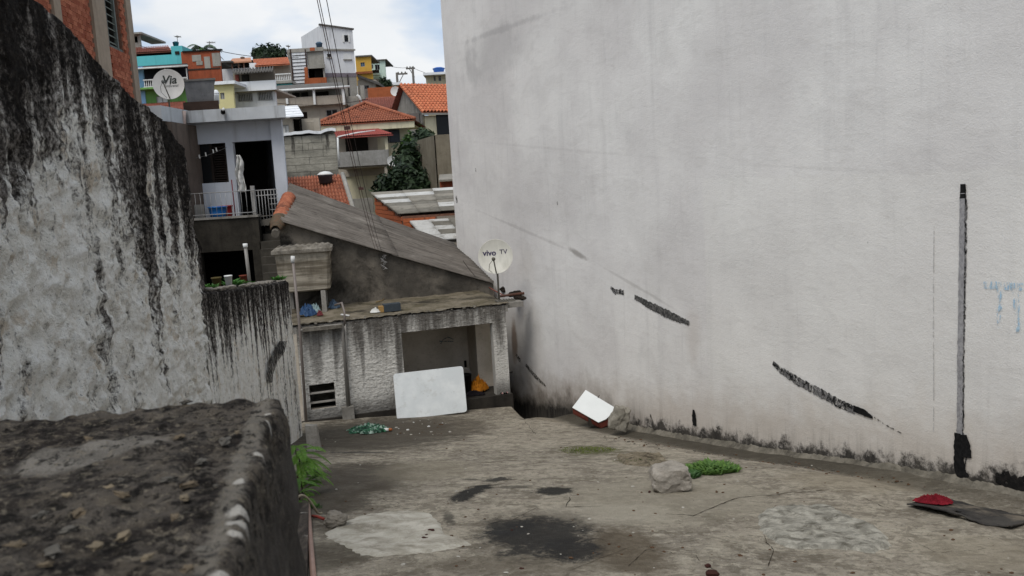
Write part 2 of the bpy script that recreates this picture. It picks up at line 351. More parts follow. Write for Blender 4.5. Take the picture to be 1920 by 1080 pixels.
def mat_stucco():
    m = Mat('roughcast_stucco', .95, .12)
    s = m.sep(); a = m.dot(m.pos, SF.ex); V = m.comb(a, s[2])
    fl = m.n(1, 5, .65, vec=m.map(scale=(17, 40, 1), vec=V)); st = m.n(1, 6, .65, vec=m.map(scale=(4.5, .5, 1), vec=V)); sp = m.n(30, 5, .7)
    z0 = SF.px(760, 600)[1]
    d = m.ma('SUBTRACT', z0, s[2])
    v = m.ma('ADD', m.ma('MULTIPLY', m.ma('SUBTRACT', st, .5), 2.4), m.ma('MULTIPLY', d, .95))
    c = m.mix(m.sm(v, -.15, .75), lin('5c5853'), lin('c4c1ba'))
    c = m.mix(m.sm(fl, .5, .32, 0, .6), c, lin('454039'))
    c = m.mix(m.sm(sp, .55, .72, 0, .45), c, lin('4c4740'))
    low = m.sm(m.ma('ADD', s[2], m.ma('MULTIPLY', st, .35)), SF.px(660, 735)[1] + .15, SF.px(660, 770)[1] + .15)
    c = m.mix(m.ma('MULTIPLY', low, .7), c, lin('2f2b27'))
    al = a
    for u, wd, k in ((745, .09, .75), (590, .14, .6), (625, .05, .45), (676, .05, .55)):
        A, B = SF.px(u, 590), SF.px(u + 8, 735); off = SF.o.dot(SF.ex)
        c = m.mix(m.ma('MULTIPLY', m.seg(V, (A[0] + off, A[1]), (B[0] + off, B[1]), wd, nz=st, amp=.6), k), c, lin('3a3632'))
    m.col(c); m.bump(m.ma('ADD', fl, m.ma('MULTIPLY', m.n(60, 4, .7), .5)), .8, .02); return m.m
def mat_conc(name, c1, c2, dk, sc=3.0, streak=.6, bump=.5):
    m = Mat(name, .92, .2); V = m.pos
    c = m.mix(m.sm(m.n(sc, 6, .65), .34, .66), lin(c1), lin(c2))
    c = m.mix(m.sm(m.n(1, 6, .68, vec=m.map(scale=(5, 5, .7))), .46, .74, 0, streak), c, lin(dk))
    c = m.mix(m.sm(m.n(sc * 9, 5, .75), .52, .72, 0, .5), c, lin(dk)); m.col(c); m.bump(m.n(sc * 14, 5, .7), bump, .02); return m.m
def mat_flatconc(name, c1, c2, dk, sc=3.0, k=.6):
    m = Mat(name, .92, .2)
    c = m.mix(m.sm(m.n(sc, 6, .65), .34, .66), lin(c1), lin(c2)); c = m.mix(m.sm(m.n(sc * .6, 7, .7, dist=.6), .45, .68, 0, k), c, lin(dk))
    c = m.mix(m.sm(m.n(sc * 9, 5, .75), .52, .72, 0, .5), c, lin(dk)); m.col(c); m.bump(m.n(sc * 14, 5, .7), .6, .02); return m.m
def mat_mark(name, c1, c2, thr=None, scale=22, sx=(1, 1, 1)):
    m = Mat(name, .9, .2); n1 = m.n(scale, 5, .7); m.col(m.mix(m.sm(n1, .44, .58), lin(c1), lin(c2)))
    if thr is not None:
        tr = m.N('ShaderNodeBsdfTransparent'); ms = m.N('ShaderNodeMixShader'); k = m.sm(m.n(scale * 1.6, 6, .75, vec=m.map(scale=sx)), thr - .06, thr + .05)
        m.put(ms.inputs[0], k); m.t.links.new(tr.outputs[0], ms.inputs[1]); m.t.links.new(m.b.outputs[0], ms.inputs[2]); m.t.links.new(ms.outputs[0], m.out.inputs[0])
    return m.m
M_WALL = mat_white_wall(); M_YARD = mat_yard()
M_LEFT = mat_left_wall('mould_streaked_wall', 1.25, 3.3, .62); M_LOW = mat_left_wall('low_mould_streaked_wall', .80, 9.0, .58)
M_STUC = mat_stucco()
M_SLAB = mat_flatconc('mossy_slab', '57503f', '7a7162', '2a261e', 2.4, .95)
M_DARKC = mat_conc('dark_damp_concrete', '2c2924', '3f3b34', '1b1916', 2.5, .6)
M_GABLE = mat_flatconc('bare_gable_render', '4a4640', '736c62', '1f1d1a', 1.3, .95)
M_GREYC = mat_conc('grey_concrete', '77736c', '95918a', '4d4943', 2.0, .6)
M_PLINTH = mat_conc('black_plinth', '25221f', '35312c', '171513', 3, .5)
M_SOIL = plain('hillside_soil', '5a5240', .95, .1, .4, .3, bump=.3)

# ================================================================== terrain and yard
mb = MB(); ys = [-300, -60, 2, 8, 14, 18, 22, 26, 30, 34, 38, 42, 46, 50, 54, 58, 62, 66, 70, 80, 90, 110, 130, 300, 900, 3000]; xs = [-2500, -600, -200, -80, -40, -20, -8, 0, 8, 20, 40, 80, 200, 600, 2500]
idx = [[mb.vert((x, y, tz(y) - 1.2 + (fbm(x * .03, y * .03, 1) * .6 if abs(x) < 300 and y > 40 else 0))) for x in xs] for y in ys]
for j in range(len(ys) - 1):
    for i in range(len(xs) - 1): mb.f.append([idx[j][i], idx[j][i + 1], idx[j + 1][i + 1], idx[j + 1][i]])
tag(mesh_obj('hillside_terrain', mb, M_SOIL, smooth=True), kind='structure')

A_COR = SF.px(960, 750)[0]
COR = SF.p(A_COR, 0, 0)
EDGE = [gp(961, 766), gp(982, 785), gp(1023, 779), gp(1075, 774), gp(1110, 772)]
def ymax(x):
    if x <= EDGE[0].x - .02:
        t = (x - SF.o.x) / SF.ex.x; return SF.o.y + SF.ex.y * t + .25
    return interp([(p.x, p.y) for p in EDGE], x)
def xl(y): return -1.93 - .117 * y - .12
def xr(y): return 7.09 - .4 * y + .12
mb = MB(); NX, NY = 150, 210; cols = []
XA, XB = -4.0, 6.2
def ypt(x, t): return lerp(1.9, ymax(x), t)
def gdetail(x, y):
    dwl = (RW.o - Vector((x, y, 0))).dot(RW.ey)        # metres from the white wall
    dip = -.05 * math.exp(-((dwl - .42) / .22) ** 2) if y > 6 else 0
    return .012 * fbm(x * 1.3, y * 1.3, 3, 5) + .02 * fbm(x * .4, y * .4, 8, 3) + dip
def gtop(x, y): return gz(x, y) + gdetail(x, y)
rows = []
xs_ = [lerp(XA, XB, i / NX) for i in range(NX + 1)]
for j in range(NY + 1): rows.append([mb.vert((x, ypt(x, j / NY), gtop(x, ypt(x, j / NY)))) for x in xs_])
rows.append([mb.vert((x, ypt(x, 1) + .01, gz(x, ypt(x, 1)) - 1.0)) for x in xs_])
def inside(x, y): return xl(y) - .1 < x < xr(y) + .15
for j in range(NY + 1):
    for i in range(NX):
        x = (xs_[i] + xs_[i + 1]) / 2; y = ypt(x, min(1, (j + .5) / NY))
        if inside(x, y): mb.f.append([rows[j][i], rows[j][i + 1], rows[j + 1][i + 1], rows[j + 1][i]])
YARD = tag(mesh_obj('courtyard', mb, M_YARD, smooth=True), kind='structure')
mb = MB().prism([(COR.x - .3, COR.y - 2.2), (COR.x + 2.6, COR.y - 2.2), (COR.x - .6, COR.y + 7.5), (COR.x - 1.6, COR.y + 7.5)], -1.6, -.8)
tag(mesh_obj('passage_floor', mb, M_DARKC), kind='structure')
# landing where the photographer stands
mb = MB().box((-4.5, -4, 0), (6.4, 1.9, CAMZ - 1.62)); tag(mesh_obj('street_landing', mb, M_GREYC), kind='structure')

# cracks in the yard: thin dirt-brown ribbons laid on the slab
M_CRACK = plain('crack_dirt', '3a342b', .95, .1, .3, 30, bump=0)
def crack(pts, wd=.006, name='crack'):
    P = []
    for (a, b) in zip(pts, pts[1:]):
        for k in range(14):
            t = k / 14; P.append((lerp(a[0], b[0], t), lerp(a[1], b[1], t)))
    P.append(pts[-1]); Q = []
    for i, (u, v) in enumerate(P):
        p = gp(u, v); n_ = fbm(p.x * 7, p.y * 7, 5, 3) * .05; Q.append(Vector((p.x + n_ * .5, p.y + n_, 0)))
    mb = MB(); L_ = []
    for i, q in enumerate(Q):
        d = (Q[min(i + 1, len(Q) - 1)] - Q[max(0, i - 1)]).normalized(); s_ = Vector((-d.y, d.x, 0)) * wd * .6 * (.4 + abs(fbm(q.x * 9, q.y * 9, 2, 2)) * 1.6) * (.2 if i in (0, len(Q) - 1) else 1)
        a, b = q + s_, q - s_; L_.append((mb.vert((a.x, a.y, gtop(a.x, a.y) + .004)), mb.vert((b.x, b.y, gtop(b.x, b.y) + .004))))
    for (a, b), (c, d) in zip(L_, L_[1:]): mb.f.append([a, b, d, c])
    mesh_obj(name, mb, M_CRACK, YARD, recalc=False)
crack([(1248, 960), (1300, 964), (1340, 948), (1390, 930), (1460, 925), (1545, 920)], .008)
crack([(1620, 935), (1645, 943), (1668, 952)], .006); crack([(1020, 935), (1070, 930), (1062, 948), (1130, 946)], .007)
crack([(985, 790), (1005, 815)], .008); crack([(1470, 862), (1530, 872), (1575, 890)], .008); crack([(900, 985), (960, 975), (1010, 950)], .005)
crack([(1545, 920), (1640, 914), (1720, 925)], .005); crack([(700, 930), (760, 945), (830, 940)], .004); crack([(1180, 1060), (1210, 1030), (1300, 1040), (1360, 1075)], .004); crack([(1700, 1010), (1760, 1035), (1850, 1030)], .004); crack([(1150, 905), (1210, 895)], .004)
crack([(1440, 1060), (1450, 1030), (1430, 1000)], .005); crack([(1060, 1075), (1180, 1025), (1310, 1010)], .004)

# ================================================================== big white wall (side of the next building)
A_FAR = RW.px(846, 300)[0]
ZT = CAMZ + 4.62
def wall_disp(a, z): return .014 * fbm(a * .7, z * .7, 4, 3) + .004 * fbm(a * 5, z * 5, 9, 3)
mb = MB()
def wf(u, v):
    a = u * A_FAR; z = lerp(-1.5, ZT, v); k = 0 if (u > .999) else 1
    return RW.p(a, wall_disp(a, z) * k, z)
mb.grid(wf, 230, 110)
WB = thing('white_side_wall', 'tall windowless white rendered building side wall with grey streaks and tar strokes', 'wall', (6.29, 2, 0))
mesh_obj('rendered_face', mb, M_WALL, WB, smooth=True, recalc=False)
mb = MB(); q = [RW.p(A_FAR, 0, 0), RW.p(A_FAR, 7, 0), RW.p(0, 7, 0), RW.p(0, .03, 0), RW.p(A_FAR - .01, .03, 0)]
mb.prism([(p.x, p.y) for p in q], -1.5, ZT - .01); mesh_obj('building_mass', mb, M_WALL, WB)
mb = MB(); mb.fbox(RW, -.1, A_FAR + .08, -.06, .3, ZT, ZT + .05); mesh_obj('coping', mb, plain('coping_clay', '8a5844'), WB)
# tar and paint strokes
M_TAR = mat_mark('black_tar', '0f0f0f', '1e1d1d'); M_TARB = mat_mark('broken_tar', '1a1a1a', '777574', .45, 18); M_GRYP = mat_mark('grey_paint_stroke', '8b898a', 'a09e9e', .36, 30)
M_BLUE = mat_mark('faded_blue_spray', '9dbfd8', 'b3cbd9', .54, 30, (1, 1, .25)); M_STN = mat_mark('soot_smear', '3a3733', '5a564f', .5, 20)
def stroke(pts, name, mat, off=.006, rag=.35, step=.02, seed=1):
    """pts: (u,v,halfwidth px) on the white wall"""
    Q = []
    for (u, v, w_) in pts:
        a, z = RW.px(u, v); a2, z2 = RW.px(u + w_, v); a3, z3 = RW.px(u, v + w_); Q.append((a, z, max(.004, abs(a2 - a) * .5 + abs(z3 - z) * .5)))
    mb = MB(); R = []
    for A, B in zip(Q, Q[1:]):
        d = Vector((B[0] - A[0], B[1] - A[1])); n = max(2, int(d.length / step)); nn = Vector((-d.y, d.x)).normalized()
        for k in range(n + (B is Q[-1])):
            t = k / n; a, z, w_ = (lerp(A[i], B[i], t) for i in range(3))
            w1 = w_ * (1 + rag * .7 * fbm(a * 30 + seed, z * 30, 1, 4)); w2 = w_ * (1 + rag * .7 * fbm(a * 30, z * 30 + seed, 7, 4))
            R.append((mb.vert(RW.p(a + nn.x * w1, wall_disp(a, z) - off, z + nn.y * w1)), mb.vert(RW.p(a - nn.x * w2, wall_disp(a, z) - off, z - nn.y * w2))))
    for (a, b), (c, d) in zip(R, R[1:]): mb.f.append([a, b, d, c])
    return mesh_obj(name, mb, mat, WB, recalc=False)
stroke([(1806, 345, 5), (1806, 362, 6), (1806, 372, 6)], 'tar_stroke', M_TAR, .010)
stroke([(1807, 365, 7), (1806, 500, 7), (1803, 650, 7), (1800, 820, 7)], 'tar_stroke', M_TARB, .006, .5)
stroke([(1805, 362, 5), (1804, 500, 5.5), (1802, 650, 5.5), (1799, 822, 5.5)], 'grey_paint_stroke', M_GRYP, .010)
stroke([(1796, 812, 6), (1798, 850, 10), (1800, 880, 11), (1808, 897, 14)], 'tar_stroke', M_TAR, .012)
stroke([(1808, 815, 6), (1812, 835, 9), (1815, 858, 8)], 'tar_stroke', M_TAR, .014)
stroke([(1813, 855, 1), (1809, 885, 1)], 'tar_drip', M_TAR, .012)
stroke([(1449, 680, 3), (1463, 694, 5), (1490, 710, 7), (1530, 732, 7), (1575, 756, 7), (1605, 769, 7)], 'tar_stroke', M_TARB, .008, .5)
stroke([(1602, 765, 5), (1620, 773, 6), (1638, 783, 2)], 'tar_stroke', M_TAR, .011)
stroke([(1640, 782, 1), (1662, 797, 1.5), (1690, 812, 1)], 'tar_stroke', M_STN, .008)
stroke([(1190, 557, 3), (1220, 573, 5), (1260, 592, 5.5), (1294, 606, 3)], 'tar_stroke', mat_mark('worn_grey_tar', '3c3b3a', '6a6865', .36, 22), .008, .5)
stroke([(1146, 538, 2), (1152, 546, 3), (1170, 548, 3)], 'tar_stroke', M_TARB, .008, .8)
stroke([(1302, 768, 2), (1303, 780, 5), (1304, 798, 4)], 'tar_stroke', M_TAR, .010)
stroke([(1220, 776, 1.5), (1228, 805, 2)], 'tar_stroke', M_STN, .010); stroke([(1347, 799, 5), (1349, 806, 2)], 'tar_stroke', M_STN, .010)
stroke([(967, 664, 1.5), (976, 677, 2.5)], 'tar_stroke', M_STN, .008); stroke([(986, 684, 2), (1006, 707, 2.5), (1024, 724, 1)], 'tar_stroke', M_STN, .008)
stroke([(1845, 534, 6), (1880, 536, 7), (1925, 538, 6)], 'faded_blue_letter_stroke', M_BLUE, .007); stroke([(1874, 536, 5), (1876, 575, 6), (1876, 615, 4)], 'faded_blue_letter_stroke', M_BLUE, .009)
stroke([(1904, 538, 6), (1908, 580, 6), (1910, 622, 4)], 'faded_blue_letter_stroke', M_BLUE, .009)
stroke([(1868, 897, 8), (1888, 902, 14), (1905, 908, 18), (1930, 916, 20)], 'black_damp_patch', mat_mark('black_damp', '151413', '24211f', .40, 14), .008, .8)
stroke([(1752, 425, 1), (1751, 600, 1.2), (1750, 810, 1)], 'hairline_crack', mat_mark('hairline', 'bab7b3', 'c4c1bd', .5, 9), .005, .3)
stroke([(892, 315, 1), (893, 322, 1)], 'chip', M_STN); stroke([(1044, 378, 1), (1045, 384, 1)], 'chip', M_STN); stroke([(856, 368, 2), (858, 380, 2)], 'chip', M_STN); stroke([(1628, 452, 1), (1628, 456, 1)], 'chip', M_STN)
# mortar fillet at the foot of the wall
mb = MB(); R = []; a0 = RW.px(1925, 925)[0] - 1.5; a1 = RW.px(1150, 795)[0]; n = 420
for i in range(n + 1):
    a = lerp(a0, a1, i / n); p = RW.p(a, 0, 0); g = gz(p.x, p.y); hh = .05 + .025 * fbm(a * 3, 0, 5, 4) + .018 * fbm(a * 16, 3, 1, 3); ww = .06 + .04 * fbm(a * 2.3, 8, 2, 4) + .015 * fbm(a * 17, 1, 3, 2)
    R.append([mb.vert(RW.p(a, b, z)) for b, z in ((.02, g + hh + .02), (-.02, g + hh), (-ww * .5, g + hh * .72 + .01 * fbm(a * 11, 5, 5, 2)), (-ww, g + .02), (-ww - .05, g - .06))])
for A, B in zip(R, R[1:]):
    for k in range(4): mb.f.append([A[k], A[k + 1], B[k + 1], B[k]])
mesh_obj('mortar_fillet', mb, mat_conc('mortar_fillet', '5e594f', '7d776b', '2e2a25', 5, .8), WB, smooth=True)

# ================================================================== weathered wall on the left
def relief_wall(name, F, a0, a1, top, bot, da, dz, disp, thick, mat, parent=None, endwob=0):
    na = int((a1 - a0) / da); H = max(top(lerp(a0, a1, i / 40)) for i in range(41)) - bot; nz_ = int(H / dz); mb = MB(); bel = []; G = []
    for j in range(nz_ + 4):
        row = []
        for i in range(na + 1):
            a = lerp(a0, a1, i / na); T = top(a)
            if j <= nz_:
                z = lerp(bot, T, j / nz_); q = disp(a, z, T - z)
                ae = a + (endwob * fbm(z * 4, 3, 2, 4) if i == na else 0)
                if j == nz_: z += .02 * fbm(a * 9, 2, 7, 4)
                row.append(mb.vert(F.p(ae, -q if j < nz_ else .02, z))); bel.append(T - z)
            elif j == nz_ + 1: row.append(mb.vert(F.p(a, thick * .5, T + .025 + .03 * fbm(a * 6, 4, 1, 4)))); bel.append(0)
            elif j == nz_ + 2: row.append(mb.vert(F.p(a, thick, T - .01 + .02 * fbm(a * 8, 6, 1, 4)))); bel.append(.02)
            else: row.append(mb.vert(F.p(a, thick, bot))); bel.append(T - bot)
        G.append(row)
    for A, B in zip(G, G[1:]):
        for i in range(na): mb.f.append([A[i], A[i + 1], B[i + 1], B[i]])
    for e in (0, na):                                   # closed ends
        col_ = [r[e] for r in G]; mb.f.append(col_ if e else col_[::-1])
    o = mesh_obj(name, mb, mat, parent, smooth=True, recalc=False)
    at_ = o.data.attributes.new('below', 'FLOAT', 'POINT'); at_.data.foreach_set('value', bel)
    return o
def wtop(pts):
    Q = sorted(LW.px(u, v) for u, v in pts); return Q
TB = wtop([(-90, -160), (0, -66), (74, 4), (118, 37), (167, 93), (207, 137), (259, 189), (304, 222), (348, 281), (362, 300)])
TL = wtop([(372, 548), (420, 545), (470, 537), (548, 527)])
def dispB(a, z, d):
    lo_ = min(1, max(.3, d / 1.5)); r = .03 * fbm(a * 4, z * .9, 3, 5) + .045 * lo_ * fbm(a * 8, z * 6, 6, 6) - .05 * lo_ * max(0, abs(fbm(a * 6, z * 5, 16, 4)) - .25) + .007 * fbm(a * 40, z * 34, 2, 3)
    return r + .012 * max(0, fbm(a * 20, z * 20, 9, 3))
def dispL(a, z, d): return .010 * fbm(a * 16, z * 2.2, 3, 5) + .008 * fbm(a * 30, z * 22, 6, 4)
aE = LW.px(360, 400)[0]
T1 = thing('mould_stained_wall', 'tall thick left boundary wall, black with mould and streaked white', 'wall', LW.p(aE - 2, 0, gz(-2.6, 6) - .3))
relief_wall('rough_render', LW, 1.0, aE, lambda a: interp(TB, a), 0.2, .016, .016, dispB, .3, M_LEFT, T1, .03)
aL0, aL1 = aE - .3, LW.px(552, 650)[0]
T2 = thing('low_stained_wall', 'lower streaked wall stepping down from the tall black wall to the shack', 'wall', LW.p(aL1 - 2, 0, gz(-3.3, 12) - .3))
relief_wall('rough_render', LW, aL0 + .3, aL1, lambda a: interp(TL, a), -.5, .02, .02, dispL, .28, M_LOW, T2, .03)
mb = MB()                                                # broken butt end of the tall wall
q = LW.px(385, 470)[0]
relief_wall('broken_wall_end', LW, aE, q, lambda a: LW.px(372, 415)[1] - (a - aE) * .8, -.3, .02, .02, lambda a, z, d: dispB(a, z, d) - .03, .24, M_LEFT, T1, .04)
p = LW.px(520, 610)
M_BLKP = mat_mark('black_paint_smear', '1a1816', '2d2a27', .47, 16, (1, 1, .5))
def lw_mark(pts, mat, off=.03):
    mb = MB(); R = []
    for (u0, u1, v) in pts:
        a, z = LW.px(u0, v); b, z2 = LW.px(u1, v); R.append((mb.vert(LW.p(a, -off, z)), mb.vert(LW.p(b, -off, z2))))
    for (a, b), (c, d) in zip(R, R[1:]): mb.f.append([a, b, d, c])
    mesh_obj('black_smear', mb, mat, T2, recalc=False)
lw_mark([(520, 534, 640), (508, 530, 660), (498, 515, 680), (495, 508, 702), (500, 506, 718)], M_BLKP)

# ================================================================== foreground parapet
ZP = CAMZ - .43
def gpz(u, v, z):
    d = ray(u, v); return CAM + d * ((z - CAM.z) / d.z)
pFR, pNR, pFL = gpz(526, 741, ZP), gpz(428, 1082, ZP), gpz(0, 790, ZP)
eR = (pNR - pFR).normalized(); eL = (pFL - pFR).normalized()
def parapet_pt(a, b, h):       # a metres left of the far right corner, b metres towards the camera, h below the top
    return pFR + eL * a + eR * b + Vector((0, 0, -h))
mb = MB(); NA, NB = 150, 130; LA, LB = 1.5, 1.15
def ptop(a, b):
    z = .011 * fbm(a * 5, b * 5, 1, 5) + .009 * fbm(a * 17, b * 17, 4, 5) + .004 * fbm(a * 60, b * 60, 7, 3)
    sm_ = max(0, 1 - abs((b - (.42 + .25 * a)) / .11)); z = z * (1 - .75 * min(1, sm_ * 1.6)) + .012 * min(1, sm_ * 1.5) if a > .12 else z
    return z
prof = [(i / 16) for i in range(17)]
rows = []
def edge_round(a, b):          # distance from the right and the far edge
    return min(a, b)
for j in range(NB + 1):
    b = LB * (j / NB) ** 1.15; row = []
    for i in range(NA + 1):
        a = LA * (i / NA) ** 1.3; e = math.sqrt(a * a + 0) ; drop = 0
        r = .018
        if a < r: drop += r - math.sqrt(max(0, r * r - (r - a) ** 2))
        if b < r * .6: drop += (r * .6 - math.sqrt(max(0, (r * .6) ** 2 - (r * .6 - b) ** 2)))
        wob = .02 * fbm(0, b * 6, 2, 4) * max(0, 1 - a / .2); wob2 = .03 * fbm(a * 5, 0, 3, 5) * max(0, 1 - b / .2)
        row.append(mb.vert(parapet_pt(a + wob, b + wob2, drop - ptop(a, b))))
    rows.append(row)
for A, B in zip(rows, rows[1:]):
    for i in range(NA): mb.f.append([A[i], A[i + 1], B[i + 1], B[i]])
# right face and far face going down
SD = 44
def down(k): return (k / SD) ** 1.4 * 2.6
prev = [rows[j][0] for j in range(NB + 1)]
for k in range(1, SD + 1):
    h = down(k); cur = []
    for j in range(NB + 1):
        b = LB * (j / NB) ** 1.15; bulge = -.035 * math.sin(min(1, h / .5) * math.pi * .5) + .012 * fbm(h * 9, b * 9, 6, 5) + .05 * h
        cur.append(mb.vert(parapet_pt(bulge + .02 * fbm(0, b * 6, 2, 4), b + (.02 if j else 0), .018 + h)))
    for j in range(NB): mb.f.append([prev[j], prev[j + 1], cur[j + 1], cur[j]])
    prev = cur
prev = [rows[0][i] for i in range(NA + 1)]
for h in (.04, .12, .3, 1.0, 2.6):
    cur = [mb.vert(parapet_pt(LA * (i / NA) ** 1.3, .02 + .01 * fbm(i, h * 8, 2, 3), .05 + h)) for i in range(NA + 1)]
    for i in range(NA): mb.f.append([prev[i], prev[i + 1], cur[i + 1], cur[i]])
    prev = cur
def mat_parapet():
    m = Mat('parapet_concrete', .95, .15)
    big = m.n(7, 5, .6); mid = m.n(18, 6, .7); fine = m.n(70, 5, .75)
    c = m.mix(m.sm(big, .42, .58), lin('2d2824'), lin('544e47')); c = m.mix(m.sm(mid, .50, .60, 0, .65), c, lin('5f574c')); c = m.mix(m.sm(mid, .48, .40, 0, .9), c, lin('16130f'))
    c = m.mix(m.sm(fine, .55, .75, 0, .5), c, lin('8d8577')); c = m.mix(m.sm(fine, .42, .28, 0, .7), c, lin('171412'))
    V = m.pos; det = eL.x * eR.y - eL.y * eR.x; dA = Vector((eR.y, -eR.x, 0)) / det; dB = Vector((-eL.y, eL.x, 0)) / det; a = m.ma('SUBTRACT', m.dot(V, tuple(dA)), pFR.dot(dA)); b = m.ma('SUBTRACT', m.dot(V, tuple(dB)), pFR.dot(dB)); P = m.comb(a, b)
    s = m.sep(); top = m.sm(s[2], ZP - .05, ZP - .02); nz_ = m.n(14, 5, .65)
    def ab(u, v): q = gpz(u, v, ZP) - pFR; return (q.dot(dA), q.dot(dB))
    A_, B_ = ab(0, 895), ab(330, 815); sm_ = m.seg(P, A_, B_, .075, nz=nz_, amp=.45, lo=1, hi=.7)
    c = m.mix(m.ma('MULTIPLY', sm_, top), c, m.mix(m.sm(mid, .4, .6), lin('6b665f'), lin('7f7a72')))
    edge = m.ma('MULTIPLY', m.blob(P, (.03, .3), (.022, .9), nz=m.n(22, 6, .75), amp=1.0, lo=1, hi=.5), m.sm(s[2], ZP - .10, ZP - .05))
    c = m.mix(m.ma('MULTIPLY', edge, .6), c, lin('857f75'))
    c = m.mix(m.sm(m.n(45, 5, .8), .54, .62, 0, .7), c, lin('7d7465')); c = m.mix(m.sm(m.n(38, 5, .8, vec=m.map(loc=(3, 1, 2))), .53, .60, 0, .85), c, lin('100d0b'))
    for (x_, y_, r_) in ((452, 955, 26), (450, 978, 22), (447, 998, 17), (421, 1070, 24), (491, 846, 12), (453, 906, 14), (510, 788, 10), (507, 775, 8)):
        q0 = ab(x_ - r_ - 6, y_); q1 = ab(x_ + r_ - 6, y_); c = m.mix(m.ma('MULTIPLY', m.seg(P, q0, q1, r_ / 1600 * 1.2, nz=m.n(60, 5, .75), amp=.5, lo=1, hi=.5), m.sm(s[2], ZP - .04, ZP - .02, 0, .85)), c, lin('b9b4ab'))
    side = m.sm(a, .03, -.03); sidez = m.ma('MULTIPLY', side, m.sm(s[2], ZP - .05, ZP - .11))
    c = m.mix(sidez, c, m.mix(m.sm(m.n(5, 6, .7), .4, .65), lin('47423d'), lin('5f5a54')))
    m.col(c); m.bump(m.ma('ADD', mid, m.ma('ADD', m.n(45, 5, .8), m.ma('MULTIPLY', fine, .6))), 1.0, .018); return m.m
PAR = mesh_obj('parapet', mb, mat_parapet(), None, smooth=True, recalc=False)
tag(PAR, 'rough crumbling concrete wall top with pebbles, close in the lower left corner', 'parapet')
def rock_mb(r, seed, sub=2, sq=(1, 1, 1), amp=.35, fr=1.2, flat=False):
    bm = bmesh.new(); bmesh.ops.create_icosphere(bm, subdivisions=sub, radius=1); mb = MB()
    for v in bm.verts:
        q = v.co; k = 1 + amp * fbm(q.x * fr + seed, q.y * fr, q.z * fr, 4)
        if flat: k *= 1 / max(.75, max(abs(q.x), abs(q.y), abs(q.z)) ** .8)
        mb.v.append((q.x * k * sq[0] * r, q.y * k * sq[1] * r, q.z * k * sq[2] * r))
    for f in bm.faces: mb.f.append([v.index for v in f.verts])
    bm.free(); return mb
PM = [plain('pebble_ochre', '6f6350', .8, .3, .3, 40), plain('pebble_grey', '55514a', .85, .3, .35, 40), plain('pebble_tan', '5f5342', .85, .3, .35, 40), plain('lime_white', 'c2beb6', .9, .2, .3, 40)]
PMe = [raw_mesh('pebble', rock_mb(1, 3 + i, 2, (1.1, .75, .4), .8, 1.6, True), PM[i], False) for i in range(4)]
pebs = [(380, 655, 15, 0), (545, 945, 22, 0), (690, 650, 22, 2), (1065, 595, 22, 2), (1040, 670, 18, 0), (950, 565, 20, 1), (1270, 345, 22, 1), (1405, 350, 12, 1), (235, 765, 22, 1), (450, 755, 24, 2), (390, 850, 22, 1), (700, 890, 28, 0), (90, 940, 24, 2), (830, 1010, 20, 0),
        (300, 975, 30, 1), (620, 610, 14, 0), (985, 780, 16, 2), (1150, 965, 18, 1), (1060, 1075, 20, 2), (800, 500, 14, 1), (1135, 460, 14, 1), (690, 570, 14, 1), (260, 1050, 18, 2), (1335, 295, 9, 0), (1220, 600, 8, 1), (1010, 320, 14, 2), (500, 330, 14, 2), (1050, 120, 14, 1)]
for i, (cx_, cy_, r, k) in enumerate(pebs):
    u, v = cx_ / 3, 720 + cy_ / 3; p = gpz(u, v, ZP); rr = r / 3 * p.y / FPX * 1.75
    inst('pebble', PMe[k], Matrix.Translation(p + Vector((0, 0, .008))) @ Matrix.Rotation(i * 1.3, 4, 'Z') @ Matrix.Rotation(.3 * math.sin(i), 4, 'X') @ Matrix.Scale(rr, 4), PAR)
# ================================================================== the low shack
M_PVC = plain('grey_pvc', '84807a', .5, .4, .15, 8); M_PVCB = plain('brown_pvc', '756c66', .5, .4, .15, 8)
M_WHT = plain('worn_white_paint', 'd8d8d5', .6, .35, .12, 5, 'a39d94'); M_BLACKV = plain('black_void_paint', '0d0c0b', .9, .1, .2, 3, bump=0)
M_STEEL = plain('grey_steel', '8a8886', .5, .5, .2, 12, metal=.4); M_WSTEEL = plain('white_painted_steel', '9b9a98', .5, .4, .15, 12)
M_GLASS = plain('dark_glass', '121416', .35, .25, .3, 1, bump=0); M_RUST = plain('rusty_iron', '5a3a2a', .8, .3, .4, 30)
M_BRICK = plain('red_brick', 'a2553a', .9, .2, .3, 9); M_BRICK2 = plain('orange_brick', 'b0623e', .9, .2, .3, 9); M_MORT = plain('brick_mortar', '7c5a4a', .95, .15, .4, 12)
M_INT = mat_flatconc('dim_inner_wall', 'b3a999', 'c2b8aa', '8a8072', 1.5, .4)
SH = thing('low_shack', 'low roughcast shack with flat mossy slab roof and open doorway at the yard end', 'shack', SF.p(1.5, 0, gz(-2, 15)))
aL = SF.px(563, 700)[0]; aR = SF.px(953, 670)[0]
zt1, zt2 = SF.px(600, 606)[1], SF.px(930, 574)[1]
ZS = (zt1 + zt2) / 2; ZB = gz(-2, 15.5) - .3
ZPL = SF.px(880, 747)[1]                                    # plinth top = inner floor
op = (SF.px(757, 680)[0], SF.px(928, 680)[0], ZPL, SF.px(840, 615)[1])
ven = (SF.px(581, 742)[0], SF.px(629, 742)[0], SF.px(604, 766)[1], SF.px(604, 719)[1])
NX_, NZ_ = int((aR - aL) / .016), int((ZS - ZPL + .3) / .016); mb = MB(); zb0 = ZPL - .3
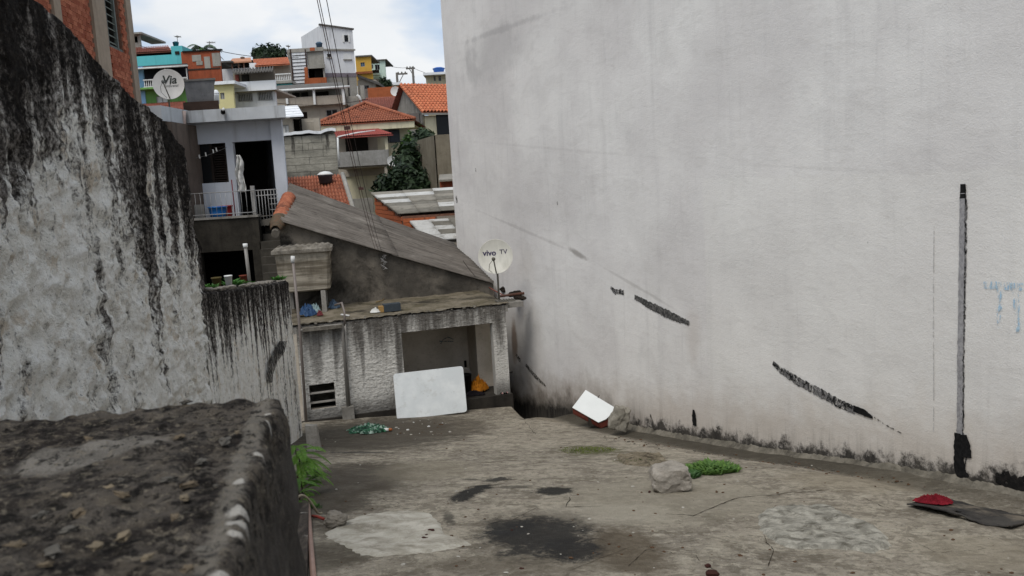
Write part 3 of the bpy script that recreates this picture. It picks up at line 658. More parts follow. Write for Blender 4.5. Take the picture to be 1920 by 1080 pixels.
def ff(u, v):
    a = lerp(aL, aR, u); z = lerp(zb0, ZS, v)
    d = .007 * fbm(a * 9, z * 20, 2, 5) + .013 * abs(fbm(a * 20, z * 46, 5, 4)) + .004 * fbm(a * 60, z * 60, 1, 2)
    if v > .999: d -= .02; z += .03 * fbm(a * 7, 1, 1, 4)
    if (abs(a - op[0]) < .05 or abs(a - op[1]) < .05) and op[2] < z < op[3]: d *= .4
    if a > op[1] and z < SF.px(940, 665)[1]: d *= .12
    return SF.p(a, -d, z)
def sk(u, v):
    a = lerp(aL, aR, u); z = lerp(zb0, ZS, v)
    return any(h[0] < a < h[1] and h[2] - (.5 if h is op else 0) < z < h[3] for h in (op, ven))
mb.grid(ff, NX_, NZ_, sk); mesh_obj('roughcast_front', mb, M_STUC, SH, smooth=True, recalc=False)
def part(name, mat, parent, *boxes, F=SF, smooth=False):
    mb = MB()
    for b in boxes: mb.fbox(F, *b)
    return mesh_obj(name, mb, mat, parent, smooth)
M_PILL = plain('smooth_cement_pillar', 'a8a59f', .9, .2, .15, 5, '8a857b')
part('wall_core', M_INT, SH, (aL, op[0], .02, .16, ZB, ZS - .16), F=SF) if False else None
def core(a0, a1, z0, z1): return (a0, a1, .025, .16, z0, z1)
part('wall_core', M_INT, SH, core(aL, ven[0], ZB, ZS - .14), core(ven[1], op[0], ZB, ZS - .14), core(ven[0] , ven[1], ZB, ven[2]), core(ven[0], ven[1], ven[3], ZS - .14))
part('lintel', M_PILL, SH, core(op[0], op[1], op[3], ZS - .14)); part('pillar', M_PILL, SH, core(op[1] - .01, aR - .015, ZB, ZS - .14))
part('plinth', M_PLINTH, SH, (aL - .05, aR + .03, -.07, .3, ZB, ZPL - .004))
part('floor', M_DARKC, SH, (aL, aR, .3, 2.6, ZB, ZPL - .02))
part('back_wall', M_INT, SH, (aL, SF.px(894, 660, 1.5)[0], 1.5, 1.62, ZPL - .02, ZS - .14))
part('inner_pillar', M_INT, SH, (SF.px(894, 660, .8)[0], SF.px(922, 660, .8)[0], .8, 1.62, ZPL - .02, ZS - .14))
part('left_wall', M_INT, SH, (aL - .12, aL - .003, .0, 2.3, ZB, ZS - .14)); part('partition', M_INT, SH, (op[0] - .12, op[0] - .004, .165, 1.5, ZPL - .02, ZS - .14))
part('far_wall', M_INT, SH, (SF.px(922, 660, 2.2)[0] - .5, aR, 2.2, 2.3, ZPL - .02, ZS - .14))
vn = part('vent_surround', M_DARKC, SH, (ven[0] - .02, ven[1] + .02, .17, 1.2, ven[2] - .4, ven[2] - .3))
for k in (.36, .74):
    z = lerp(ven[3], ven[2], k); part('vent_bar', M_GREYC, SH, (ven[0] - .03, ven[1] + .03, .0, .10, z - .012, z + .008))
mb = MB()
def sl_(u, v):
    a = lerp(aL - .12, aR + .1, u); b = lerp(-.03, 2.45, v); return SF.p(a, b, ZS + .012 + .02 * fbm(a * 2, b * 2, 3, 4) + .008 * fbm(a * 11, b * 11, 3, 3) + (.03 if v < .04 else 0) * (1 + fbm(a * 6, 0, 2, 3)) * .6)
g = mb.grid(sl_, 150, 90)
mesh_obj('slab_surface', mb, M_SLAB, SH, smooth=True, recalc=False)
part('slab', M_GREYC, SH, (aL - .12, aR + .05, .0, 2.45, ZS - .14, ZS - .015))
sh2 = SF.px(985, 566)
part('broken_slab_corner', M_GREYC, SH, (aR + .052, sh2[0], .12, .5, ZS - .09, ZS + .01))
# rough edge lumps along the slab front
M_CRUST = mat_conc('crusty_cement', '57524a', '807a70', '332f29', 6, .7)
CR = [raw_mesh('crust', rock_mb(1, 31 + i, 2, (1, .7, .4), .6, 1.6), M_CRUST, True) for i in range(3)]
for i in range(26):
    a = lerp(aL, aR, (i + .5 * RND.random()) / 26); r = .03 + .03 * RND.random()
    inst('cement_lump', CR[i % 3], Matrix.Translation(SF.p(a, .02 + .05 * RND.random(), ZS + .015)) @ Matrix.Rotation(RND.random() * 6, 4, 'Z') @ Matrix.Diagonal((r * 1.8, r, r, 1)), SH)
# gable wall behind the slab, and its sheet roof
GBOFF = 2.3
cA, cB, cC, cD = at(526, 414, 17.0), at(542, 347, 20.6), at(852, 458, 21.4), at(926, 529, 18.35)
def gtopz(a):
    p = SF.p(a, GBOFF, 0); n_ = (cB - cA).cross(cD - cA); return cA.z - (n_.x * (p.x - cA.x) + n_.y * (p.y - cA.y)) / n_.z
GB = thing('gable_house', 'bare rendered gable house behind the slab under a grey sloping corrugated sheet roof', 'house', SF.p(1.5, GBOFF, 0))
mb = MB(); ag0, ag1 = SF.px(524, 440, GBOFF)[0], SF.px(925, 530, GBOFF)[0]
def gf(u, v):
    a = lerp(ag0, ag1, u); z = lerp(-.6, gtopz(a) - .05, v); return SF.p(a, GBOFF - .02 * fbm(a * 1.5, z * 1.5, 5, 5) - .008 * fbm(a * 9, z * 9, 2, 3), z)
mb.grid(gf, 110, 60); mesh_obj('gable_wall', mb, M_GABLE, GB, smooth=True, recalc=False)
mb = MB(); q = [SF.p(ag0, GBOFF + .04, 0), SF.p(ag1, GBOFF + .04, 0), cC + Vector((-.3, -.1, 0)), cB + Vector((.2, -.1, 0))]
tops = [gtopz(ag0) - .08, gtopz(ag1) - .08, cC.z - .12, cB.z - .12]; mb.prism([(p.x, p.y) for p in q], -.9, tops); mesh_obj('house_body', mb, M_GABLE, GB)
def mat_sheet(name, c1, c2, dk):
    m = Mat(name, .9, .2); d = (cD - cA).normalized(); x = (cB - cA).normalized()
    V = m.comb(m.dot(m.pos, tuple(d)), m.dot(m.pos, tuple(x)))
    s_ = m.n(1, 6, .7, vec=m.map(scale=(.8, 9, 1), vec=V)); c = m.mix(m.sm(s_, .35, .65), lin(c1), lin(c2)); c = m.mix(m.sm(m.n(1, 6, .75, vec=m.map(scale=(3, 26, 1), vec=V)), .48, .7, 0, .75), c, lin(dk))
    c = m.mix(m.sm(m.n(1.6, 5, .6), .55, .75, 0, .4), c, lin('a19b92')); c = m.mix(m.ma('MULTIPLY', m.objrand(), .35), c, lin(dk)); m.col(c); m.bump(m.n(50, 4), .4, .01); return m.m
M_SHEET = mat_sheet('weathered_fibre_cement', '5f5953', '77716a', '332f2b')
nS = 5; WAVES = 24; HSEG = 2
for r in range(HSEG):
    for k in range(nS):
        mb = MB(); t0, t1 = k / nS - .004, (k + 1) / nS + .012; s0, s1 = (0, .53) if r == 0 else (.5, 1.0); L_ = []
        def rp(u, v, dz=0):
            s = lerp(s0, s1, u); t = lerp(t0, t1, v); p = cA.lerp(cD, s).lerp(cB.lerp(cC, s), t); return p + Vector((0, 0, .028 * math.sin(t * WAVES * 2 * math.pi) + (.016 if r == 0 else 0) + k * .0 + dz - .05 * math.sin(s * math.pi) * .3 + .006 * ((k * 7 + r * 3) % 3)))
        nv = 44
        mb.grid(lambda u, v: rp(u, v), 12, nv); n0 = len(mb.v); mb.grid(lambda u, v: rp(u, v, -.012), 12, nv)
        for v_ in (0, nv):
            for i in range(12): A = v_ * 13 + i; mb.f.append([A, A + 1, n0 + A + 1, n0 + A])
        for u_ in (0, 12):
            for j in range(nv): A = j * 13 + u_; mb.f.append([A, A + 13, n0 + A + 13, n0 + A])
        mesh_obj('roof_sheet', mb, M_SHEET, GB, smooth=True)
def ridge_tile_mesh():
    mb = MB(); n = 8; R = []
    for (x, rr) in ((0, .155), (.03, .165), (.05, .15), (.40, .10)):
        R.append([mb.vert((x, rr * math.cos(math.pi * k / n), rr * math.sin(math.pi * k / n))) for k in range(n + 1)] + [mb.vert((x, (rr - .02) * math.cos(math.pi * (n - k) / n), (rr - .02) * math.sin(math.pi * (n - k) / n))) for k in range(n + 1)])
    for A, B in zip(R, R[1:]):
        for k in range(len(A)): mb.f.append([A[k], A[(k + 1) % len(A)], B[(k + 1) % len(A)], B[k]])
    mb.f.append(R[0][::-1]); mb.f.append(R[-1]); return mb
def mat_tile(name, c1, c2, dk, k=.5, sc=2.0):
    m = Mat(name, .85, .2); c = m.mix(m.sm(m.n(sc * 5, 4, .6), .35, .65), lin(c1), lin(c2)); c = m.mix(m.sm(m.n(sc, 7, .75), .5, .68, 0, k), c, lin(dk)); c = m.mix(m.sm(m.n(sc * 8, 5, .75), .56, .7, 0, k), c, lin(dk))
    m.col(c); m.bump(m.n(40, 4), .3, .01); return m.m
M_TILE = mat_tile('clay_tile', '8f5540', 'a8694e', '45302a', .75); M_TILEO = mat_tile('bright_clay_tile', 'b3674a', 'c47a58', '704636', .5, 1.2); M_TILER = mat_tile('old_red_tile', '7d4a3e', '94594a', '4a312b', .6)
TM = raw_mesh('ridge_tile', ridge_tile_mesh(), M_TILE, True); TMD = raw_mesh('ridge_tile', ridge_tile_mesh(), mat_tile('mossy_ridge_tile', '4f4a3c', '5f4a3a', '2a2823', .6), True)
rA, rB = at(517, 424, 16.8), at(541, 368, 19.2)
dirv = (rA - rB).normalized(); side = dirv.cross(Vector((0, 0, 1))).normalized(); upn = side.cross(dirv)
for k in range(8):
    t = k / 8; p = rB.lerp(rA, t); M4 = Matrix((dirv, side, upn)).transposed().to_4x4()
    inst('ridge_tile', TM if k < 6 else TMD, Matrix.Translation(p + Vector((0, 0, -.05))) @ M4 @ Matrix.Rotation(.12 * math.sin(k * 2.1), 4, 'X'), GB)
mb = MB().tube([rB + Vector((0, 0, -.10)) - dirv * .1, rA + Vector((0, 0, -.10)) + dirv * .2], .08, 8); mesh_obj('ridge_mortar', mb, M_GABLE, GB)
# things wired to the gable
def sag(a, b, drop, n=24):
    a = Vector(a); b = Vector(b); return [a.lerp(b, i / n) + Vector((0, 0, -4 * drop * (i / n) * (1 - i / n))) for i in range(n + 1)]
M_CABLE = plain('black_cable', '2a2221', .7, .3, .2, 20, bump=0); M_CABR = plain('brown_cable', '4a302b', .7, .3, .2, 20, bump=0)
mk = SF.p(SF.px(718, 478, GBOFF)[0], GBOFF - .06, SF.px(718, 478, GBOFF)[1])
tops_ = [(588, -70), (592, -70), (601, -70)]
mids = [(0, 0), (.05, .04), (.18, .02), (.22, .03)]
for i, (du, lab) in enumerate(((594, 'leftmost dark overhead service wire dropping to the gable'), (598, 'middle dark overhead service wire dropping to the gable'), (607, 'rightmost dark overhead service wire dropping to the gable'))):
    A = at(du - 18 + (6 if i > 1 else 0), -90, 7.0 + .1 * i); e = SF.px(704 + i * 6, 470 + i * 2, GBOFF); B = SF.p(e[0], GBOFF - .05, e[1]); mb = MB().tube(sag(A, B, .28 + .03 * i), .0036, 6)
    tag(mesh_obj('overhead_wire', mb, M_CABR if i < 2 else M_CABLE, None, True), lab, 'wire', 'service wires to the gable')
def wirept(t, i=0):
    A = at(594 - 18, -90, 7.0); e = SF.px(706, 470, GBOFF); B = SF.p(e[0], GBOFF - .05, e[1]); return sag(A, B, .28)[int(t * 24)]
for t, lab in ((.3, 'upper dark spacer block clipped on the overhead wires'), (.52, 'lower dark spacer block clipped on the overhead wires')):
    p = wirept(t); mb = MB().box((p.x - .01, p.y - .02, p.z - .025), (p.x + .06, p.y + .02, p.z + .015)); tag(mesh_obj('wire_spacer', mb, M_CABR), lab, 'spacer', 'wire spacers')
mb = MB(); pts = [mk + Vector((.05 * math.sin(k * 1.7) + .03 * math.sin(k * .6), -.03, -.012 * k + .03 * math.sin(k * 2.9))) for k in range(26)]
mb.tube(pts, .008, 5); tag(mesh_obj('wire_tangle', mb, M_STEEL, None, True), 'tangled loops of wire hanging on the bare gable wall', 'wire tangle')
# ---- pipes by the shack's left corner
PP = thing('drain_pipes', 'pale plastic vent pipe with side branch on the shack front', 'pipes', SF.p(aL + .02, -.1, gz(-3.7, 15)))
q = lambda u, v, b=-.09: SF.p(*[SF.px(u, v, b)[0], b, SF.px(u, v, b)[1]])
mb = MB().tube([q(549, 487), q(562, 616), q(575, 800)], .026, 10); mesh_obj('vent_pipe', mb, M_PVCB, PP, True)
mb = MB().tube([q(549, 480), q(549, 492)], .036, 10); mesh_obj('pipe_cap', mb, M_WHT, PP, True)
mb = MB().tube([q(562, 619), q(600, 614), q(638, 609), q(641, 611), q(642, 616), q(652, 764)], .024, 10); mesh_obj('branch_pipe', mb, M_PVC, PP, True)
mb = MB().tube([q(647, 608, -.05), q(651, 690, -.05), q(656, 763, -.05)], .018, 8); mesh_obj('second_pipe', mb, M_PVC, PP, True)
mb = MB().tube([q(628, 572, .3), q(641, 568, .1), q(646, 585, -.05), q(646, 610, -.05)], .02, 8); mesh_obj('bent_pipe', mb, M_PVCB, PP, True)
mb = MB().fbox(SF, SF.px(640, 765)[0], SF.px(662, 765)[0], -.14, -.02, ZB, SF.px(650, 760)[1]); mesh_obj('cement_foot', mb, M_GREYC, PP)
mb = MB().fbox(SF, SF.px(566, 612)[0], SF.px(640, 604)[0], -.16, .02, ZS - .09, ZS - .03); mesh_obj('cement_shelf', mb, M_CRUST, SH)
# ---- asbestos water tank on posts
FT = Frame(at(513, 500, 16.3), (.985, .17, 0)); FT.o.z = 0
TK = thing('water_tank', 'old square fibre-cement water tank with lid, raised on posts over the slab', 'water tank', FT.p(.5, .5, ZS))
tu0, tu1 = FT.px(517, 500)[0], FT.px(620, 500)[0]; tz0, tz1 = FT.px(580, 547)[1], FT.px(570, 472)[1]
mb = MB(); TR = []
for z, k in ((tz0, .08), (tz0 + .03, .045), (lerp(tz0, tz1, .5), .02), (tz1, 0)):
    TR.append([mb.vert(FT.p(a, b, z)) for a, b in ((tu0 + k, k), (tu0 + k + .06, k - .02 if 0 else k), (tu1 - k - .06, k), (tu1 - k, k + .05), (tu1 - k, 1.0 - k), (tu0 + k, 1.0 - k))])
for A, B in zip(TR, TR[1:]):
    for i in range(6): mb.f.append([A[i], A[(i + 1) % 6], B[(i + 1) % 6], B[i]])
mb.f.append(TR[0][::-1]); mb.f.append(TR[-1])
def mat_tank():
    m = Mat('stained_tank', .9, .2); s = m.sep(); b = m.n(1, 5, .6, vec=m.map(scale=(.6, .6, 9))); c = m.mix(m.sm(b, .4, .62), lin('655d50'), lin('a09889')); c = m.mix(m.sm(m.n(3, 6, .7), .5, .7, 0, .6), c, lin('4a443a')); c = m.mix(m.sm(m.n(1, 5, .6, vec=m.map(scale=(5, 5, .6))), .5, .7, 0, .5), c, lin('3c342a')); m.col(c); m.bump(m.n(30, 4), .4, .01); return m.m
mesh_obj('tank_body', mb, mat_tank(), TK)
mb = MB()
def lidf(u, v):
    a = lerp(tu0 - .06, tu1 + .05, u); b = lerp(-.07, 1.07, v); e = min(u, 1 - u, v, 1 - v); return FT.p(a, b, tz1 + .05 + .05 * min(1, e * 12) + .008 * math.sin(a * 50) * (e > .03) + .012 * fbm(a * 7, b * 7, 1, 3) * (e > .02))
g = mb.grid(lidf, 60, 40)
n0 = len(mb.v)
rim = [g[0][i] for i in range(61)] + [g[j][60] for j in range(1, 41)] + [g[40][i] for i in range(59, -1, -1)] + [g[j][0] for j in range(39, 0, -1)]
low = [mb.vert((mb.v[i][0], mb.v[i][1], tz1 - .015)) for i in rim]
for k in range(len(rim)): mb.f.append([rim[k], rim[(k + 1) % len(rim)], low[(k + 1) % len(rim)], low[k]])
mb.f.append(low)
mesh_obj('lid', mb, mat_conc('tank_lid', '5f594f', '8a847a', '2f2b26', 5, .6), TK, smooth=False)
for u in (607, 540):
    a = FT.px(u, 560, .1)[0]; mb = MB().fbox(FT, a - .045, a + .045, .06, .16, ZS + .0, tz0 + .002); mesh_obj('post', mb, M_GREYC, TK)
    mb = MB().fbox(FT, a - .045, a + .045, .8, .9, ZS + .0, tz0 + .002); mesh_obj('post', mb, M_GREYC, TK)
part('side_ledge', M_DARKC, SH, (aL - 1.6, aL - .125, .9, 2.4, ZB, ZS - .02))
# ---- tv dish on the slab corner
def dish(name, label, base, centre, dia, aim, mats, texts, armdir=(-.35, 0, -1), thick=.02, squash=1.0, grp='satellite dishes', feed=True):
    T = thing(name, label, 'satellite dish', base, grp); aim = Vector(aim).normalized(); centre = Vector(centre); base = Vector(base)
    X = Vector((0, 0, 1)).cross(aim).normalized(); Z = aim; Yv = Z.cross(X); M3 = Matrix((X, Yv, Z)).transposed()
    R = dia / 2; prof = [(R * k / 10, .16 * R * (k / 10) ** 2 * 1.0) for k in range(0, 11)]; prof[0] = (.004, 0)
    mb = MB().lathe([(R + .006, .16 * R - .012), (R + .008, .16 * R + .004)] + prof[::-1][0:] , centre - Z * (.16 * R), 40, M3, cap=False)
    rev = [(r, z - .012) for r, z in prof]
    mb.lathe(rev, centre - Z * (.16 * R), 40, M3, cap=False)
    rf = mesh_obj('reflector', mb, mats[0], T, True)
    mb = MB().tube([base, Vector((base.x, base.y, centre.z - R * .55)), centre - Z * (.16 * R + .10)], .02, 8); mesh_obj('mast', mb, mats[1], T, True)
    mb = MB().box(*(tuple(centre - Z * (.16 * R + .06) - Vector((.05, .05, .07))), tuple(centre - Z * (.16 * R + .03) + Vector((.05, .05, .07))))); mesh_obj('bracket', mb, mats[1], T)
    if feed:
        bot = centre - Yv * R * .95 + Z * .02; hd = centre + Z * R * 1.0 + Vector(armdir) * R * .22
        mb = MB().tube([bot - Z * .04, bot, hd], .012 * dia / .6, 6); mesh_obj('feed_arm', mb, mats[1], T, True)
        mb = MB().tube([hd + Z * .03, hd - Z * .05, hd - Z * .10], [.03 * dia / .6, .034 * dia / .6, .018 * dia / .6], 10); mesh_obj('receiver_head', mb, mats[2], T, True)
        mb = MB().tube([hd, hd + Vector((-.08, .04, -.10)), hd + Vector((-.10, .1, -.22)), bot + Vector((-.06, .1, -.02)), bot], .005, 5); mesh_obj('cable', mb, mats[2], T, True)
    for (txt, size, x, y, mat, shear, off) in texts:
        cu = bpy.data.curves.new('lettering', 'FONT'); cu.body = txt; cu.size = size; cu.align_x = 'CENTER'; cu.align_y = 'CENTER'; cu.shear = shear; cu.offset = off
        to = bpy.data.objects.new('tmp', cu); COL.objects.link(to); dg = bpy.context.evaluated_depsgraph_get(); me = bpy.data.meshes.new_from_object(to.evaluated_get(dg)); bpy.data.objects.remove(to)
        for v in me.vertices:
            lx, ly = v.co.x + x, v.co.y + y; rr = math.hypot(lx, ly); v.co = Vector((lx, ly, .16 * R * (rr / R) ** 2 + .004))
        me.materials.clear(); me.materials.append(mat); o = bpy.data.objects.new('lettering', me); COL.objects.link(o); o.parent = T
        o.matrix_basis = Matrix.Translation(centre - Z * (.16 * R) - Vector(T.location)) @ M3.to_4x4()
    return T
M_DISH = plain('dish_offwhite', 'c9c6bb', .5, .4, .1, 6, 'aaa79b', bump=.05); M_DISHW = plain('dish_white', 'd4d2cd', .5, .4, .1, 6, bump=.05); M_INK = plain('violet_ink', '3c3552', .7, .2, .1, 5, bump=0); M_INKG = plain('dark_grey_ink', '3f4340', .7, .2, .1, 5, bump=0)
M_GALV = plain('galvanised', '77736a', .6, .5, .25, 20, metal=.3)
b_ = SF.px(935, 548, .45); base = SF.p(b_[0], .45, ZS); c_ = at(929, 481, base.y - .08)
dish('satellite_dish', 'off-white dish printed with violet letters on the slab corner', base, c_, .66, (CAM - c_) + Vector((-.8, 0, 1.5)), (M_DISH, M_GALV, plain('dull_feed', '5d5a4e', .7)), [('vivo', .155, -.115, .075, M_INK, 0, .004), ('TV', .125, .155, .085, M_INK, 0, .001)])
# ================================================================== white terrace house on the left
HY = 21.0; HF = front(HY)
def fr(Y, u0, v0, u1, v1):
    F = front(Y); um, vm = (u0 + u1) / 2, (v0 + v1) / 2; return F.px(u0, vm)[0], F.px(u1, vm)[0], F.px(um, v1)[1], F.px(um, v0)[1]
def holed(F, a0, a1, z0, z1, th, holes, mb=None):
    """solid wall of thickness th with rectangular through-openings"""
    mb = mb or MB(); A = sorted({a0, a1, *[h[0] for h in holes], *[h[1] for h in holes]}); Z = sorted({z0, z1, *[h[2] for h in holes], *[h[3] for h in holes]})
    A = [a for a in A if a0 <= a <= a1]; Z = [z for z in Z if z0 <= z <= z1]
    isin = lambda a, z: any(h[0] < a < h[1] and h[2] < z < h[3] for h in holes)
    solid = {}
    for i in range(len(A) - 1):
        for j in range(len(Z) - 1): solid[i, j] = not isin((A[i] + A[i + 1]) / 2, (Z[j] + Z[j + 1]) / 2)
    for (i, j), s in solid.items():
        if not s: continue
        p = lambda a, b, z: F.p(a, b, z); x0, x1, y0, y1 = A[i], A[i + 1], Z[j], Z[j + 1]
        mb.face(p(x0, 0, y0), p(x1, 0, y0), p(x1, 0, y1), p(x0, 0, y1)); mb.face(p(x0, th, y0), p(x0, th, y1), p(x1, th, y1), p(x1, th, y0))
        for di, dj, q in ((-1, 0, (x0, y0, x0, y1)), (1, 0, (x1, y0, x1, y1)), (0, -1, (x0, y0, x1, y0)), (0, 1, (x0, y1, x1, y1))):
            if not solid.get((i + di, j + dj), False): mb.face(p(q[0], 0, q[1]), p(q[2], 0, q[3]), p(q[2], th, q[3]), p(q[0], th, q[1]))
    return mb
M_WHITEH = plain('bluish_white_wall', 'c4c8cf', .85, .2, .1, 2, '98979a'); M_FASC = plain('weathered_fascia', 'b9bdc0', .85, .2, .15, 2.5, '5f5c58')
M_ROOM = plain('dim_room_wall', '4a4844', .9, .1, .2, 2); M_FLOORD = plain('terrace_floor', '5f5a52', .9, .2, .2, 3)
HS = Frame((0, HY, 0), (1, 0, 0)); HS.ey = Vector((-.335, 1, 0))
WH = thing('terrace_house', 'white flat-roofed terrace house with wide dark window and doorway, left of the gable roof', 'house', at(440, 410, HY))
x0, x1, zb_, zt_ = fr(HY, 325, 222, 533, 412); ZTER = zb_
win = fr(HY, 341, 270, 426, 344); dor = fr(HY, 443, 264, 517, 412); dor = (dor[0], dor[1], zb_ - .01, dor[3])
mb = holed(HF, x0, x1, zb_, zt_, .15, [win, dor]); mesh_obj('front_wall', mb, M_WHITEH, WH)
part('pier', M_WHITEH, WH, (fr(HY, 515, 200, 534, 412)[0], x1 + .06, -.10, -.005, zb_, zt_ + .2), F=HF)
part('side_wall', M_WHITEH, WH, (x1 - .15, x1, .16, 4.5, zb_ - 2.5, zt_), F=HS); part('side_wall', M_WHITEH, WH, (x0, x0 + .15, .16, 4.5, zb_ - 2.5, zt_), F=HS)
part('back_wall', M_ROOM, WH, (x0 + .16, x1 - .16, 4.3, 4.5, zb_, zt_), F=HS); part('partition', M_ROOM, WH, (win[1] + .05, win[1] + .15, .16, 4.2, zb_, zt_), F=HS)
part('house_floor', M_FLOORD, WH, (x0, x1, -1.45, 4.5, zb_ - .14, zb_ - .004), F=HS)
fz0, fz1 = fr(HY - .55, 345, 203, 520, 226)[2:]; fx0, fx1 = HF.px(340, 215)[0], fr(HY - .55, 345, 203, 521, 226)[1]
part('roof_slab', M_FASC, WH, (fx0, fx1, -.55, 5.2, fz0, fz1), F=HS)
l0, l1 = at(303, 215, 19.2), at(347, 222, HY - .53)
mb = MB().prism([(l0.x, l0.y), (l1.x, l1.y), (l1.x, l1.y + 3), (l0.x - 2.5, l1.y + 3), (l0.x - 2.5, l0.y)], fz0 - .02, fz1 + .03); mesh_obj('side_slab', mb, M_FASC, WH)
mb = MB().prism([(l0.x - 2, l0.y + .25), (l0.x + .1, l0.y + .25), (l0.x + .1, l1.y + 3), (l0.x - 2, l1.y + 3)], 0, fz0 - .03); mesh_obj('side_wing', mb, plain('brownish_render', '6b6058', .9, .2, .25, 3, '3f3833'), WH)
p1 = at(345, 207, HY - .66); mb = MB().tube([at(345, 208, HY - .62), at(345, 226, HY - .62), at(346, 233, HY - .62), at(341, 238, HY - .62), at(333, 239, HY - .62)], .045, 8); mesh_obj('drain_elbow', mb, plain('pinkish_pvc', 'b8a49b', .5, .4, .15), WH, True)
mb = MB().tube([at(418, 209, HY - .60), at(418, 211, HY - .70)], .05, 10); sp_ = mesh_obj('spotlight', mb, M_BLACKV, WH, True); mb = MB().tube([at(418, 206, HY - .72), at(419, 204, HY - .60)], .03, 8); mesh_obj('lamp_hood', mb, M_WHT, sp_, True)
# louvred shutter inside the wide window
WD = thing('louvre_window', 'dark brown louvred window inside the terrace house opening', 'window', HF.p(win[0], .1, win[2] + .002)) if False else None
M_DWOOD = plain('dark_wood', '241c17', .8, .25, .3, 10)
lf = part('window_frame', M_DWOOD, WH, (win[0] + .01, win[0] + .05, .05, .12, win[2], win[3]), (win[1] - .06, win[1] - .01, .05, .12, win[2], win[3]), (win[0] + .3, win[0] + .36, .05, .12, win[2], win[3]), (win[0] + .68, win[0] + .74, .05, .12, win[2], win[3]), F=HF)
zs = [lerp(win[2] + .03, win[3] - .05, k / 15) for k in range(16)]
for k in range(15):
    mb = MB(); z = zs[k]; mb.hexa([HF.p(win[0] + .75, .06, z), HF.p(win[1] - .07, .06, z), HF.p(win[1] - .07, .12, z + .03), HF.p(win[0] + .75, .12, z + .03)], [HF.p(win[0] + .75, .06, z + .012), HF.p(win[1] - .07, .06, z + .012), HF.p(win[1] - .07, .12, z + .045), HF.p(win[0] + .75, .12, z + .045)]); mesh_obj('louvre_slat', mb, M_DWOOD, lf)
part('window_pane', M_GLASS, WH, (win[0] + .06, win[0] + .29, .09, .10, win[2], win[3]), F=HF); part('window_pane', M_GLASS, WH, (win[0] + .37, win[0] + .67, .09, .10, win[2], win[3]), F=HF)
# terrace retaining wall, dark cellar opening and steps
RT = thing('terrace_retaining_wall', 'dark damp concrete terrace wall with black cellar opening beneath', 'wall', at(430, 530, 19.4))
RF = front(19.4); rx0, rx1, rz0, rz1 = fr(19.4, 330, 411, 487, 470); cz0 = fr(19.4, 380, 471, 478, 560)
mb = holed(RF, rx0, rx1, cz0[2] - .6, rz1, .2, [(cz0[0], cz0[1], cz0[2], cz0[3])]); mesh_obj('concrete_face', mb, M_DARKC, RT)
part('ledge', M_GREYC, RT, (rx0, rx1 + .02, -.04, .25, rz1 + .002, rz1 + .045), F=RF)
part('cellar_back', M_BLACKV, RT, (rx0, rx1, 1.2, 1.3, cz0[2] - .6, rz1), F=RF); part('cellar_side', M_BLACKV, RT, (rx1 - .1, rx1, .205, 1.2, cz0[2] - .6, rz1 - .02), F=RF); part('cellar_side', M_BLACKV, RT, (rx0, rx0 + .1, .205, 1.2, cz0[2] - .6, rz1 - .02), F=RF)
part('terrace_deck', M_FLOORD, RT, (rx0, rx1, .205, 1.55, rz1 - .18, rz1 - .01), F=RF)
ST = thing('garden_steps', 'narrow dark concrete steps climbing beside the terrace wall to the gate', 'steps', at(505, 525, 18.0))
for k in range(8):
    Yk = 18.2 + k * .24; z = lerp(at(505, 528, 18.2).z, at(505, 424, 20.0).z, k / 7.0); sx0 = at(489, 480, Yk).x; sx1 = at(527, 480, Yk).x + .15
    mb = MB().box((sx0, Yk, z - .5), (sx1, Yk + .6, z)); mesh_obj('step', mb, plain('worn_step', '4a463f', .92, .2, .35, 5), ST)
# railing and gate
RL = thing('terrace_railing', 'thin white metal railing along the terrace edge', 'railing', at(420, 410, 19.5))
Y_ = 19.5; tpz, btz = at(420, 360, Y_).z, at(420, 401, Y_).z
for z in (tpz, btz): mb = MB().tube([(at(352, 380, Y_).x, Y_, z), (at(478, 380, Y_).x, Y_, z)], .011, 6); mesh_obj('rail', mb, M_WSTEEL, RL, True)
for k in range(13):
    x = at(357 + k * 9.6, 380, Y_).x; mb = MB().tube([(x, Y_, rz1 + .05), (x, Y_, tpz)], .0055, 5); mesh_obj('bar', mb, M_WSTEEL, RL, True)
GT = thing('garden_gate', 'thin white metal gate at the top of the steps, between railing and ridge tiles', 'gate', at(500, 425, 19.6))
gx = [at(u, 390, 19.6).x for u in (478, 481, 522)]; gt_, gb_ = at(500, 356, 19.6).z, at(500, 420, 19.6).z
mb = MB().box((gx[0] - .05, 19.55, rz1 - .3), (gx[0] + .03, 19.63, at(478, 348, 19.6).z)); mesh_obj('gate_post', mb, plain('chalky_post', '9a9894', .9, .2, .2, 8), GT)
for z in (gt_, gt_ - .12, gb_): mb = MB().tube([(gx[1], 19.6, z), (gx[2], 19.6, z)], .012, 6); mesh_obj('gate_rail', mb, M_WSTEEL, GT, True)
for k in range(8): x = lerp(gx[1], gx[2], k / 7); mb = MB().tube([(x, 19.6, gb_ - .05), (x, 19.6, gt_)], .008, 5); mesh_obj('gate_bar', mb, M_WSTEEL, GT, True)
for k in range(5): z = lerp(gt_ - .2, gb_, k / 4.5); mb = MB().tube([(lerp(gx[1], gx[2], .62), 19.6, z), (gx[2], 19.6, z)], .008, 5); mesh_obj('gate_rung', mb, M_WSTEEL, GT, True)
